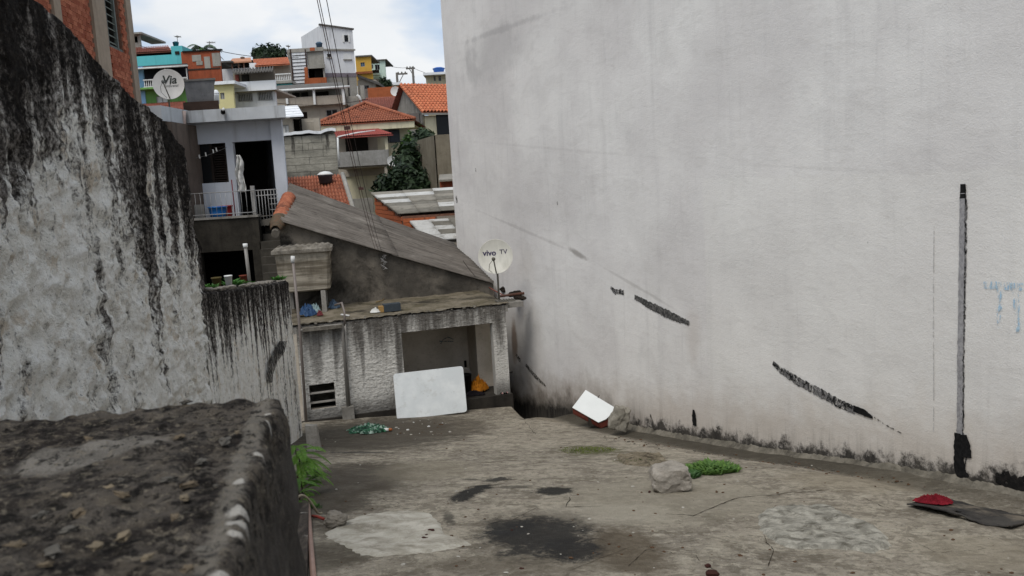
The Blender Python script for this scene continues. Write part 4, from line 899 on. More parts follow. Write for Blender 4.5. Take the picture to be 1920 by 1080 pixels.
# tubs, broom, laundry on the terrace
def tub(name, label, u0, u1, vt, vb, Y, mat):
    p0, p1 = at(u0, vb, Y), at(u1, vb, Y); R = (p1.x - p0.x) / 2; c = Vector(((p0.x + p1.x) / 2, Y, rz1 - .01)); H = at(u0, vt, Y).z - c.z
    mb = MB().lathe([(R * .78, 0), (R * .9, H * .5), (R * .97, H * .9), (R * 1.06, H * .9), (R * 1.06, H), (R * .94, H), (R * .86, H * .5), (R * .74, .03)], c, 28)
    tag(mesh_obj(name, mb, mat, None, True), label, 'tub', 'plastic tubs on the terrace')
tub('plastic_tub', 'bright blue plastic tub on the terrace behind the railing', 393, 427, 388, 411, 19.95, plain('blue_plastic', '1f6fb8', .4, .5, .1, 5, bump=0))
tub('plastic_tub', 'red plastic tub half hidden behind the blue tub', 412, 438, 386, 411, 20.5, plain('red_plastic', 'a0262a', .4, .5, .1, 5, bump=0))
BR = thing('broom', 'dark red broom handle leaning against the terrace railing', 'broom', at(441, 410, 19.62))
mb = MB().tube([at(442, 410, 19.66), at(434, 337, 19.72)], .013, 6); mesh_obj('handle', mb, plain('dark_red_handle', '6f2a33', .6, .3), BR, True)
mb = MB().box(tuple(at(439, 411, 19.70)), tuple(at(446, 405, 19.62))); mesh_obj('brush_head', mb, M_DWOOD, BR)
M_CLOTH = plain('white_cloth', 'd2d1cc', .95, .1, .12, 8, '9d9c99')
mb = MB(); Yc = 20.72
def clf(u, v):
    w_ = lerp(10, 17, v) if v > .2 else lerp(6, 12, v * 4); uc = lerp(447, 453, v) + 2 * math.sin(v * 9); p = at(uc + (u - .5) * w_, lerp(291, 360, v), Yc); return p + Vector((0, -.05 * math.sin(u * 9 + v * 5) - .04 * fbm(u * 3, v * 6, 1, 3), 0))
mb.grid(clf, 16, 44); o = mesh_obj('hung_cloth', mb, M_CLOTH, None, True, recalc=False); so_ = o.modifiers.new('s', 'SOLIDIFY'); so_.thickness = .012; tag(o, 'white cloth hanging beside the terrace doorway', 'cloth')
mb = MB().tube(sag(at(352, 298, 20.75), at(425, 276, 20.85), .05), .004, 4); tag(mesh_obj('clothes_line', mb, M_STEEL, None, True), 'thin clothes line across the dark terrace window', 'clothes line')
for i, (u, v, lab) in enumerate(((400, 283, 'pale clothes peg nearest the middle on the terrace line'), (406, 280, 'pale clothes peg at the right of the terrace line'), (386, 289, 'small pale rag on the terrace clothes line'), (374, 293, 'pale peg at the left of the terrace clothes line'))):
    p = at(u, v, 20.76); mb = MB().hexa([p + Vector((x, y, -.05)) for x, y in ((-.012, -.01), (.016, -.01), (.016, .01), (-.012, .01))], [p + Vector((x, y, .04)) for x, y in ((-.02, -.008), (.006, -.008), (.006, .008), (-.02, .008))])
    tag(mesh_obj('clothes_peg', mb, M_CLOTH), lab, 'peg', 'things on the clothes line')
mb = MB().prism([tuple(at(356, 400, 20.3))[:2], tuple(at(384, 400, 20.3))[:2], tuple(at(384, 400, 20.7))[:2], tuple(at(356, 400, 20.7))[:2]], rz1 - .01, at(370, 384, 20.3).z)
wt = mesh_obj('wash_trough', mb, plain('pale_cement_trough', '8f8c86', .9, .2, .25, 5, '55514a')); tag(wt, 'pale cement wash trough at the left end of the terrace', 'wash trough')
# roof tank
KF = front(23.0); KF.ey = Vector((-.37, 1, 0)); RK = thing('roof_tank', 'large grey boxy tank on dark brick base on the terrace house roof', 'water tank', at(375, 207, 23.0))
k0 = fr(23.0, 345, 190, 412, 230); part('brick_base', plain('dark_base', '43352e', .9, .2, .3, 6), RK, (k0[0], k0[1], 0, 1.3, fz1, k0[3]), F=KF)
k1 = fr(23.0, 348, 151, 404, 190); mb = MB().hexa([KF.p(k1[0] + .04, .1, k0[3]), KF.p(k1[1] - .06, .1, k0[3]), KF.p(k1[1] - .06, 1.2, k0[3]), KF.p(k1[0] + .04, 1.2, k0[3])], [KF.p(k1[0], .05, k1[3]), KF.p(k1[1], .05, k1[3]), KF.p(k1[1], 1.25, k1[3]), KF.p(k1[0], 1.25, k1[3])]); mesh_obj('tank_body', mb, mat_conc('grey_tank', '5f6061', '787879', '48494a', 1.2, .4), RK)
part('lid', plain('grey_lid', '6c6a66', .9, .2, .2, 4), RK, (k1[0] - .03, k1[1] + .03, .02, 1.28, k1[3] + .001, k1[3] + .05), F=KF)
# 'Via' dish on the roof
c2 = at(316, 158, 19.75); bs = at(318, 200, 19.95); bs.z = fz1 + .03
dish('satellite_dish', 'large white dish with dark grey lettering on the terrace house roof', bs, c2, .66, (CAM - c2) + Vector((-2, 0, 4)), (M_DISHW, M_GALV, plain('grey_feed', '6a6d6a', .6)), [('Via', .25, .015, .10, M_INKG, .2, .006), ('Embratel', .085, .045, -.03, M_INKG, .2, 0)], armdir=(-1.2, 0, .0))
# ================================================================== brick building above the left wall
BF = Frame((-6.6, 0, 0), (-.117, 1, 0)); b0 = BF.px(20, 60)[0]; b1 = BF.px(247, 100)[0]
BB = thing('unplastered_brick_building', 'unplastered red hollow-brick building with cement columns above the black wall', 'building', BF.p(b1 - 3, 0, 0))
zt_b = CAMZ + 6.5; zlow = BF.px(250, 185)[1] - .45
colU = [(180, 203), (108, 121), (243, 252)]; cols_ = []
for u0, u1 in colU: cols_.append((BF.px(u0, 90)[0], BF.px(u1, 90)[0]))
wn = (BF.px(200, 40)[0] + .12, BF.px(227, 40)[0], BF.px(212, 88)[1], zt_b)
mb = holed(BF, b0, b1 + .02, -1.0, zt_b, .14, [(wn[0], wn[1], wn[2], wn[3] - 1.5)]); mb2 = MB(); mb2.v = [tuple(Vector(v) + Vector((BF.ey.x, BF.ey.y, 0)) * .035) for v in mb.v]; mb2.f = mb.f; mesh_obj('mortar_backing', mb2, M_MORT, BB)
mb = MB().fbox(BF, b0, b1, 3.0, 3.2, -1, zt_b); mb.fbox(BF, b1 - .2, b1 + .015, .18, 3.0, -1, zt_b); mb.fbox(BF, b0, b1, .18, 3.0, zt_b, zt_b + .1); mesh_obj('inner_walls', mb, M_ROOM, BB)
for i, (a, b) in enumerate(cols_): part('cement_column', plain('cement_column', '9a8a78', .9, .2, .2, 5, '7a6a58'), BB, (a, b, -.03, .034, -1, zt_b), F=BF)
mbk = MB(); BLN, BHT = .20, .095; xs3 = [0, BLN - .012]; prof = [(0, 0), (.0, .006), (.018, .0), (.022, .006), (.030, .006), (.034, 0), (.050, 0), (.054, .006), (.062, .006), (.066, 0), (.083, 0)]
pf = [(.0, .04), (.0, 0), (.02, 0), (.024, .008), (.031, .008), (.035, 0), (.05, 0), (.054, .008), (.061, .008), (.065, 0), (.083, 0), (.083, .04)]
R0 = [mbk.vert((0, d, z)) for z, d in pf]; R1 = [mbk.vert((BLN - .014, d, z)) for z, d in pf]
for k in range(len(pf) - 1): mbk.f.append([R0[k], R1[k], R1[k + 1], R0[k + 1]])
mbk.f.append(R0); mbk.f.append(R1[::-1])
def mat_brickpiece():
    m = Mat('hollow_brick', .9, .18); r = m.objrand(); c = m.mix(r, lin('8f4c37'), lin('b87559')); c = m.mix(m.sm(m.n(9, 6, .7), .5, .72, 0, .6), c, lin('6d3a28')); c = m.mix(m.sm(m.n(30, 4, .7), .6, .75, 0, .5), c, lin('b79a84')); m.col(c); m.bump(m.n(60, 4), .4, .008); return m.m
BME = raw_mesh('brick', mbk, mat_brickpiece()); M4b = Matrix((BF.ex, BF.ey, Vector((0, 0, 1)))).transposed().to_4x4()
cnt = 0; z = zlow; row = 0; extra = MB()
while z < zt_b - .1:
    a = b0 + (.1 if row % 2 else 0); 
    while a < b1 - .05:
        e = a + BLN - .014
        if not any(c[0] < e and a < c[1] for c in cols_) and not (wn[0] < e and a < wn[1] and z > wn[2] - .09):
            p = BF.p(a + .1, 0, z); d = p - CAM; dep = d.dot(fwd); v_ = CY - FPX * d.dot(upv) / dep; u_ = CX + FPX * d.dot(rt) / dep
            hid = v_ > interp([(0, -66), (74, 4), (118, 37), (167, 93), (207, 137), (259, 189), (400, 350)], u_) + 14
            if v_ > -25 and u_ > -10 and not hid and cnt < 300:
                jit = (RND.random() - .5) * .012; inst('brick', BME, Matrix.Translation(BF.p(a, jit, z + (RND.random() - .5) * .006)) @ M4b, BB); cnt += 1
            else:
                extra.fbox(BF, a, e, 0, .034, z, z + .083)
        a += BLN
    z += BHT; row += 1
tag(mesh_obj('brick_courses', extra, M_BRICK, BB), kind='stuff')
print('bricks', cnt)
fzt = zt_b - 1.5
wf_ = part('window_frame', plain('greenish_steel', '5c625c', .7, .3), BB, (wn[0], wn[0] + .06, .04, .10, wn[2], fzt), (wn[1] - .35, wn[1] - .27, .03, .10, wn[2], fzt), (wn[0], wn[1], .04, .1, wn[2], wn[2] + .05), F=BF)
for k in range(14):
    z = wn[2] + .1 + k * .16; mb = MB(); A0, A1 = wn[0] + .07, wn[1] - .36; mb.hexa([BF.p(A0, .05, z), BF.p(A1, .05, z), BF.p(A1, .10, z + .05), BF.p(A0, .10, z + .05)], [BF.p(A0, .05, z + .01), BF.p(A1, .05, z + .01), BF.p(A1, .10, z + .06), BF.p(A0, .10, z + .06)]); mesh_obj('shutter_slat', mb, plain('greenish_steel2', '66695f', .7, .3), wf_)
# ================================================================== houses on the far slope
def tiled(name, parent, e0, e1, r0, r1, ncol, nrow, mat, tmax=None, thick=.05, amp=None):
    """barrel-tile plane: eave e0-e1, ridge r0-r1; tmax(a) limits each column (hip ends)"""
    e0, e1, r0, r1 = map(Vector, (e0, e1, r0, r1)); mb = MB(); n = (e1 - e0).cross(r0 - e0 if (r0 - e0).length > .01 else r1 - e0).normalized()
    if n.z < 0: n = -n
    wv = (e1 - e0).length / ncol; am = amp or wv * .5; sub = 4
    for c in range(ncol):
        tm = 1 if not tmax else min(tmax((c + .1) / ncol), tmax((c + .9) / ncol)) + .0
        tm = max(.02, tm); nr = max(1, int(round(nrow * tm)))
        for r in range(nr):
            t0, t1 = r / nr * tm, (r + 1) / nr * tm; idx = []
            for (t, lift) in ((t0, am * .35), (t1 + .01, 0)):
                idx.append([mb.vert(e0.lerp(e1, (c + k / sub) / ncol).lerp(r0.lerp(r1, (c + k / sub) / ncol), t) + n * (am * abs(math.sin(math.pi * k / sub)) + lift)) for k in range(sub + 1)])
            for k in range(sub): mb.f.append([idx[0][k], idx[0][k + 1], idx[1][k + 1], idx[1][k]])
    und = [mb.vert(p - n * thick) for p in (e0, e1, r1, r0)]; up_ = [mb.vert(p - n * .005) for p in (e0, e1, r1, r0)]; mb.f.append(und[::-1]); mb.f.append([up_[0], up_[1], und[1], und[0]])
    if tmax:
        mb.f = [f for f in mb.f if not (len(f) == 4 and set(f) == set(und))]
    return tag(mesh_obj(name, mb, mat, parent, recalc=False), kind='stuff')
def base_z(Y, x=0): return tz(Y) - 1.5
GH = 'houses on the far slope'
def house(name, label, Y, rect, depth, mat, holes=(), cat='house', pane=None, frame=None, roof=None, skew=None, zbot=None):
    """rect and holes as (u0,v0,u1,v1) at depth Y; holes may carry a kind"""
    F = front(Y); a0, a1, z0, z1 = fr(Y, *rect); H = [fr(Y, *h[:4]) for h in holes]; T = thing(name, label, cat, F.p((a0 + a1) / 2, 0, max(z0 - .5, base_z(Y))), GH)
    zb = min(z0 - .4, zbot if zbot is not None else z0 - .4); th = .2
    k = skew if skew is not None else (a0 + a1) / 2 / Y           # far walls recede along the plot
    Fs = Frame((0, Y, 0), (1, 0, 0)); Fs.ey = Vector((k, 1, 0))
    mesh_obj('wall', holed(F, a0, a1, zb, z1, th, H), mat, T)
    mb = MB(); q = [Fs.p(a0, th + .002, 0), Fs.p(a0, depth, 0), Fs.p(a1, depth, 0), Fs.p(a1, th + .002, 0)]
    o_ = [(p.x, p.y) for p in q]; mb.face((*o_[0], zb), (*o_[1], zb), (*o_[1], z1), (*o_[0], z1)); mb.face((*o_[2], zb), (*o_[3], zb), (*o_[3], z1), (*o_[2], z1)); mb.face((*o_[1], zb), (*o_[2], zb), (*o_[2], z1), (*o_[1], z1)); mb.face(*[(*p, z1 - .002) for p in o_]); mb.face(*[(*p, (z0 + zb) / 2) for p in o_])
    mesh_obj('side_walls', mb, mat, T)
    for h, s in zip(holes, H):
        kind = h[4] if len(h) > 4 else 'win'
        if kind == 'open': continue
        w_ = mesh_obj('door' if kind == 'door' else 'window', MB().fbox(F, s[0], s[1], .10, .16, s[2], s[3]), {'win': M_GLASS, 'door': M_DWOOD, 'white': M_WHT, 'blue': plain('blue_shutter', '3c5f7c')}.get(kind, M_GLASS), T)
        if kind == 'door': continue
        ft = max(.03, (s[1] - s[0]) * .06); mbf = MB()
        for bx in ((s[0], s[1], .05, .09, s[3] - ft, s[3]), (s[0], s[1], .05, .09, s[2], s[2] + ft), (s[0], s[0] + ft, .05, .09, s[2] + ft, s[3] - ft), (s[1] - ft, s[1], .05, .09, s[2] + ft, s[3] - ft), ((s[0] + s[1]) / 2 - ft / 2, (s[0] + s[1]) / 2 + ft / 2, .05, .09, s[2] + ft, s[3] - ft)): mbf.fbox(F, *bx)
        mesh_obj('frame', mbf, M_WSTEEL if frame is None else frame, w_)
    if roof:
        mesh_obj('roof_slab', MB().fbox(Fs, a0 - roof[0], a1 + roof[0], -roof[0], depth, z1 + .002, z1 + roof[1]), roof[2], T)
    T['_b'] = 0; del T['_b']
    return T, F, (a0, a1, zb, z1)
def slab(T, name, mat, Y, rect, d0, d1, skew=None):
    F = front(Y); a0, a1, z0, z1 = fr(Y, *rect)
    if skew is not None: F.ey = Vector((skew, 1, 0))
    return mesh_obj(name, MB().fbox(F, a0, a1, d0, d1, z0, z1), mat, T)
def balus(T, Y, u0, u1, vt, vb, mat, n):
    F = front(Y); a0, a1, z0, z1 = fr(Y, u0, vt, u1, vb); mb = MB().fbox(F, a0, a1, -.06, .06, z1 - (z1 - z0) * .14, z1); mb.fbox(F, a0, a1, -.06, .06, z0, z0 + (z1 - z0) * .1)
    for k in range(n):
        x = lerp(a0, a1, (k + .5) / n); r = (a1 - a0) / n * .28; mb.lathe([(r * .8, z0 + (z1 - z0) * .1), (r * 1.1, lerp(z0, z1, .35)), (r * .5, lerp(z0, z1, .65)), (r * .8, lerp(z0, z1, .87))], F.p(x, 0, 0), 6)
    tag(mesh_obj('balustrade', mb, mat, T), kind='stuff')
C_CREAM = plain('cream_wall', 'cdc5a9', .9, .2, .12, 2, '8f8775'); C_GREY = mat_conc('stained_grey_wall', '8a877f', '9c9890', '5d5952', .9, .5, .2); C_TEAL = plain('teal_paint', '5fb7bd', .8, .2, .1, 1.5, '4a9298'); C_GREEN = plain('leaf_green_paint', '6e9a55', .8, .2, .12, 1.5, '55783f'); C_BLUE = plain('sky_blue_paint', '93bde2', .8, .2, .1, 1.5)
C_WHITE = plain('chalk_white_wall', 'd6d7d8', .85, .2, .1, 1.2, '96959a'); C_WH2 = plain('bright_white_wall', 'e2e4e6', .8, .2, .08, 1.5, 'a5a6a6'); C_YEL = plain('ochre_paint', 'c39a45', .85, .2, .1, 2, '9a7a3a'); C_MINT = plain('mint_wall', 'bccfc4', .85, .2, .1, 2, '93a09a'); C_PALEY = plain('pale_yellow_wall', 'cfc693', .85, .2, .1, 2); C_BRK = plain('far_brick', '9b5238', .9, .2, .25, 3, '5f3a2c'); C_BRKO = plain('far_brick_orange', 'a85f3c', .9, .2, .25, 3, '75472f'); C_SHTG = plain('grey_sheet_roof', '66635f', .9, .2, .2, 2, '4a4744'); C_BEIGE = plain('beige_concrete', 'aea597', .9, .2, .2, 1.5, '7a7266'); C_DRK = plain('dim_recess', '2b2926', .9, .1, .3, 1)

# -- cream hip-roofed house with balcony
T, F, B = house('hip_roof_house', 'cream house with orange hip roof and grey balcony, centre of the far slope', 44, (628, 243, 767, 305), 6, C_CREAM, [(709, 244, 750, 268, 'win')], zbot=base_z(44))
slab(T, 'shutter', plain('slate_shutter', '4a4d55', .7), 44, (730, 243, 749, 267), -.07, -.01)
slab(T, 'fascia', C_CREAM, 43.2, (593, 231, 777, 244), 0, .15); zf = fr(43.2, 593, 231, 777, 243)[3]
e0, e1 = at(588, 238, 43.1), at(778, 227, 43.1); e0.z = e1.z = zf + .02; ap = at(685, 196, 46.2)
w0, w1 = e0.copy(), e1.copy(); bk = Vector((0, 6.2, 0)); wd = (e1 - e0).length
tiled('roof_tiles', T, e0, e1, Vector((e0.x, ap.y, ap.z)), Vector((e1.x, ap.y, ap.z)), 40, 9, M_TILE, lambda a: max(0, min(1, a / ((ap.x - e0.x) / wd), (1 - a) / ((e1.x - ap.x) / wd))))
mb = MB(); mb.face(e0, ap, e0 + bk); mb.face(e1, e1 + bk, ap); mb.face(e0 + bk, ap, e1 + bk); mesh_obj('roof_hips', mb, M_TILER, T)
for q in (e0, e1): mb = MB().tube([q + Vector((0, 0, .06)), ap + Vector((0, 0, .10))], .10, 6); mesh_obj('hip_ridge', mb, M_TILE, T, True)
mb = MB().fbox(front(43.25), F.px(630, 300)[0] - .9, B[1] + .15, .16, 6, zf - .06, zf - .01); mesh_obj('soffit', mb, C_CREAM, T)
slab(T, 'balcony_parapet', mat_conc('balcony_grey', '86847f', '9a9894', '5a5752', 1.2, .5, .2), 41, (628, 283, 729, 311), 0, .15); slab(T, 'balcony_floor', C_BEIGE, 41, (628, 308, 729, 314), .151, 3.2)
slab(T, 'balcony_back', C_BEIGE, 43.9, (628, 250, 728, 330), 0, .08); slab(T, 'balcony_opening', C_DRK, 43.85, (648, 258, 690, 285), 0, .04); slab(T, 'balcony_post', C_CREAM, 41.05, (722, 256, 727, 284), 0, .12); slab(T, 'balcony_post', C_CREAM, 42.5, (708, 258, 722, 284), 0, .2)
c0, c1 = at(632, 258, 40.8), at(737, 252, 40.8); c1.z = c0.z = (c0.z + c1.z) / 2; k0_, k1_ = at(626, 246, 43.6), at(706, 242, 43.6); k1_.z = k0_.z
tiled('canopy_tiles', T, c0, c1, k0_, k1_, 26, 5, mat_tile('pink_red_tile', '93473f', 'a55a52', '5f3330', .4))
mb = MB().tube([at(633, 257, 40.7), at(670, 249, 41.6), at(703, 245, 42.4)], .045, 6); mesh_obj('canopy_pipe', mb, M_WHT, T, True)
slab(T, 'lower_wall', C_BEIGE, 44.2, (628, 310, 740, 420), 0, .2); slab(T, 'lower_opening', C_DRK, 44.1, (668, 318, 698, 348), 0, .05); slab(T, 'lower_post', C_BEIGE, 41.1, (723, 312, 728, 375), 0, .12); slab(T, 'yard_parapet', C_GREY, 38, (655, 372, 700, 400), 0, .12)
c_ = at(736, 302, 40.8); dish('small_satellite_dish', 'tiny white dish by the balcony of the hip-roofed house', at(733, 312, 41.0), c_, .5, CAM - c_ + Vector((8, 0, 4)), (M_DISHW, M_GALV, M_GALV), [], feed=False)
# -- right: orange gable roof house
a_ = math.radians(55); e1_ = Vector((math.cos(a_), -math.sin(a_), 0)); e2_ = Vector((math.sin(a_), math.cos(a_), 0)); G = at(749, 159, 52.0); ln = 8
wl = 2.5; EL = G + e1_ * wl; EL.z = at(788, 211, EL.y).z; WL = G - e1_ * 1.5; WL.z = at(733, 214, WL.y).z
T = thing('orange_roof_house', 'house with bright orange tile roof and grey gable beside the white wall', 'house', Vector((G.x, G.y, base_z(52))), GH)
tiled('roof_tiles', T, EL, EL + e2_ * ln, G, G + e2_ * ln, 34, 12, M_TILEO); tiled('roof_tiles', T, WL + e2_ * ln, WL, G + e2_ * ln, G, 30, 8, M_TILER)
q = [WL + e2_ * .3 + e1_ * .2, EL + e2_ * .3 - e1_ * .3]
mb = MB(); g_ = G + e2_ * .3 - Vector((0, 0, .12)); A_, B_ = q[0] - Vector((0, 0, .12)), q[1] - Vector((0, 0, .1)); mb.face(A_, B_, g_); mb.face(Vector((A_.x, A_.y, base_z(52))), Vector((B_.x, B_.y, base_z(52))), B_, A_); mesh_obj('gable_wall', mb, mat_conc('grey_gable', '85827c', '97948e', '56524c', 1.0, .7, .2), T)
C0 = B_; C1 = B_ + e2_ * ln; FB = Frame((C0.x, C0.y, 0), e2_); FB.ey = -e1_
mesh_obj('front_wall', MB().fbox(FB, .0, ln - .5, .0, .2, base_z(52), C0.z - .05), C_CREAM, T); mesh_obj('gutter', MB().fbox(FB, -.3, ln, -.32, -.2, EL.z - .14, EL.z - .03), C_GREY, T)
w_ = FB.px(832, 232); mesh_obj('window', MB().fbox(FB, w_[0] - .5, w_[0] + .7, -.03, -.004, w_[1] - .8, w_[1] + .7), M_GLASS, T)
slab(T, 'side_shed', C_SHTG, 49.5, (763, 212, 786, 240), 0, .8)
# -- behind: red roof strip, brick wall with dish
T, F, B = house('brick_outbuilding', 'plain orange brick wall building left of the orange gable roof', 60, (690, 163, 757, 190), 4, C_BRKO, zbot=base_z(60))
T2_ = thing('low_red_roof_house', 'low old red-tiled roof between the hip roof and the brick wall', 'house', at(700, 210, 54), GH)
f0, f1 = at(672, 207, 53), at(740, 204, 53); f1.z = f0.z; s0, s1 = at(668, 186, 58), at(748, 184, 58); s1.z = s0.z
tiled('roof_tiles', T2_, f0, f1, s0, s1, 22, 9, M_TILER); slab(T2_, 'wall', plain('maroon_wall', '6e3a30'), 53.2, (672, 206, 740, 235), 0, 4); slab(T2_, 'side_post', C_GREY, 52.5, (676, 160, 683, 186), 0, .3)
c_ = at(741, 171, 58.5); dish('small_satellite_dish', 'small white dish beside the orange gable roof', at(746, 182, 58.8), c_, .62, CAM - c_ + Vector((-10, 0, 8)), (M_DISHW, M_GALV, M_GALV), [], feed=False)
# -- tall white house
P1, P2, P0 = at(606, 110, 66), at(665, 110, 67.0), at(568, 110, 73.5)
T = thing('tall_white_house', 'tall narrow white house rising above all others on the far slope', 'house', Vector((P1.x, P1.y, base_z(66))), GH)
zc = lambda u, v, P: at(u, v, P.y).z
zz1, zz2, zz0 = zc(605, 47, P1), zc(662, 56, P2), zc(567, 69, P0); P3 = P0 + (P2 - P1)
mb = MB().prism([tuple(P1)[:2], tuple(P2)[:2], tuple(P3)[:2], tuple(P0)[:2]], base_z(62), [zz1, zz2, zz2 - .2, zz0]); mesh_obj('wall', mb, C_WHITE, T)
TF = Frame((P1.x, P1.y, 0), (P2 - P1)); TF.ey = Vector((-TF.ex.y, TF.ex.x, 0)); wdt = (Vector((P2.x, P2.y, 0)) - Vector((P1.x, P1.y, 0))).length
def tw(u0, v0, u1, v1): A = TF.px(u0, (v0 + v1) / 2); B = TF.px(u1, (v0 + v1) / 2); C = TF.px((u0 + u1) / 2, v0); D = TF.px((u0 + u1) / 2, v1); return A[0], B[0], D[1], C[1]
mb = MB(); top = [TF.p(-.1, -.12, zz1 + .005), TF.p(wdt + .1, -.12, zz2 + .005), TF.p(wdt + .1, .2, zz2 + .005), TF.p(-.1, .2, zz1 + .005)]; mb.hexa(top, [p + Vector((0, 0, .1)) for p in top]); mesh_obj('roof_edge', mb, C_SHTG, T)
L0 = tw(602, 92, 666, 95); mesh_obj('string_course', MB().fbox(TF, -.1, wdt + .08, -.12, -.003, L0[2], L0[3]), C_GREY, T)
L0 = tw(602, 137, 668, 142); mesh_obj('plinth_band', MB().fbox(TF, -.03, wdt + .03, -.05, -.003, L0[2] - .1, L0[3]), plain('dull_mauve', '7a7278'), T); mesh_obj('ground_storey', MB().fbox(TF, -.02, wdt + .02, -.03, -.004, base_z(62) + 1, L0[2] - .11), C_GREY, T)
for r, sh in (((644, 66, 651, 78), 1), ((643, 100, 657, 111), 2), ((612, 101, 619, 107), 0)):
    s = tw(*r); w_ = mesh_obj('window', MB().fbox(TF, s[0], s[1], -.02, -.004, s[2], s[3]), M_GLASS if sh != 2 else M_WHT, T); d_ = .45 * (s[1] - s[0])
    if sh == 1:
        for a0, a1 in ((s[0] - d_, s[0] - .01), (s[1] + .01, s[1] + d_)): mesh_obj('shutter', MB().fbox(TF, a0, a1, -.06, -.004, s[2] - .05, s[3] + .05), M_WHT, w_)
    else: mesh_obj('sill', MB().fbox(TF, s[0] - .05, s[1] + .05, -.10, -.021, s[2] - .08, s[2]), C_GREY, w_)
mb = MB().tube([TF.p(wdt * .72, -.08, TF.px(650, 140)[1]), TF.p(wdt * .72, -.08, TF.px(655, 190)[1])], .05, 6); mesh_obj('drainpipe', mb, M_CABLE, T, True)
# -- half-finished house with white block front left of the tall house
T, F, B = house('half_finished_house', 'half-finished house with white block wall and brick balcony left of the tall white house', 61, (541, 91, 608, 165), 5, C_GREY, [(577, 127, 606, 148, 'open')], zbot=base_z(60))
slab(T, 'white_block_panel', C_WH2, 60.9, (547, 97, 577, 160), 0, .095)
for k in range(9): v_ = 103 + k * 6.6; slab(T, 'block_joint', C_DRK, 60.86, (548, v_, 575, v_ + .9), 0, .035)
for u_ in (546.2, 574): slab(T, 'corner_bar', plain('dark_brown_bar', '3a2a24'), 60.84, (u_, 92, u_ + 2.4, 162), 0, .05)
slab(T, 'brick_parapet', C_BRKO, 60.8, (571, 146, 612, 159), 0, .18); slab(T, 'inner_door', C_DRK, 61.6, (590, 130, 604, 150), 0, .05); slab(T, 'beam', C_GREY, 60.85, (540, 90, 606, 97), 0, .14); slab(T, 'brick_infill', C_BRKO, 60.83, (581, 89, 590, 95), 0, .015); slab(T, 'lower_beam', C_GREY, 60.85, (576, 121, 609, 128), 0, .14); slab(T, 'brick_pier', C_BRKO, 60.8, (571, 126, 577, 147), 0, .18)
def wtank(label, u, vt, vb, Y, wpx, mat):
    p = at(u, vb, Y); R = wpx / 2 * Y / FPX; H = at(u, vt, Y).z - p.z; T = thing('roof_water_tank', label, 'water tank', p, 'water tanks on far roofs')
    mesh_obj('tank_body', MB().lathe([(R * .8, 0), (R * .95, H * .6), (R, H * .62), (R, H * .7)], p, 20), mat, T, True); mesh_obj('lid', MB().lathe([(R * 1.04, H * .7), (R * 1.04, H * .76), (R * .6, H * .95), (R * .1, H)], p, 20), mat, T, True)
    return T
wtank('blue-grey tank on the half-finished house roof', 599, 78, 91, 61.5, 12, plain('tank_steel_blue', '3f5a70', .5, .4))
# -- yellow, mint and grey-gabled houses right of the tall house
T, F, B = house('ochre_house', 'small ochre house with blue window right of the tall white house', 80, (667, 106, 696, 135), 5, C_YEL, [(676, 117, 684, 125, 'blue')], zbot=base_z(80)); slab(T, 'roof_edge', C_SHTG, 79.8, (666, 103.5, 697, 106), 0, 5); slab(T, 'balcony_slab', plain('rust_band', '8a5230'), 79.6, (667, 134, 698, 138), 0, .35); slab(T, 'lower_wall', C_YEL, 79.9, (667, 137, 700, 160), 0, .08)
T, F, B = house('mint_house', 'pale mint house with small balcony right of the ochre house', 86, (692, 113, 723, 150), 5, C_MINT, [(695, 121, 700, 129, 'win'), (703, 121, 712, 131, 'win')], zbot=base_z(86)); slab(T, 'roof_edge', C_SHTG, 85.8, (692, 111.5, 725, 113.2), 0, 5); slab(T, 'balcony', C_MINT, 85.2, (694, 137, 712, 141), 0, .7); slab(T, 'balcony_rail', M_DWOOD, 85.2, (698, 131, 711, 137), 0, .05); slab(T, 'lower_wall', C_GREY, 85.9, (694, 148, 724, 172), 0, .08)
T, F, B = house('grey_gable_house', 'grey rendered house with sloping dark roof edge below the ochre house', 70, (671, 150, 705, 180), 5, C_BEIGE, [(680, 160, 692, 167, 'win')], zbot=base_z(70))
z0_, z1_ = at(671, 139, 70).z, at(712, 155, 70).z; xa, xb = at(671, 145, 70).x, at(713, 150, 70).x
mb = MB(); lo = [(xa, 69.7, z0_ - .25), (xb, 69.7, z1_ - .25), (xb, 75, z1_ - .25), (xa, 75, z0_ - .25)]; mb.hexa(lo, [(x, y, z + .2) for x, y, z in lo]); mesh_obj('roof', mb, C_SHTG, T)
mb = MB(); mb.prism([(xa + .03, 70.003), (xb - .4, 70.003), (xb - .4, 74.9), (xa + .03, 74.9)], B[3] + .001, [z0_ - .26, z1_ - .14, z1_ - .14, z0_ - .26]); mesh_obj('gable_infill', mb, C_BEIGE, T); slab(T, 'yard_wall', mat_conc('blotchy_wall', '6a615c', '837b75', '453f3b', 1, .6, .2), 66, (681, 166, 705, 190), 0, .2); slab(T, 'side_band', C_WH2, 78, (705, 155, 752, 160), 0, 2)
# -- right far cream building
T, F, B = house('cream_flat_house', 'cream flat-roofed house above the orange roof at the wall edge', 78, (799, 139, 850, 170), 6, C_CREAM, [(813, 143, 817, 152, 'win'), (822, 142, 827, 152, 'win')], zbot=base_z(78)); slab(T, 'eave_slab', C_WH2, 77.2, (793, 135, 850, 139.5), 0, 7)
wtank('bright blue low tank at the edge of the white wall', 823, 126, 136, 79, 22, plain('tank_bright_blue', '2b62b0', .5, .4))
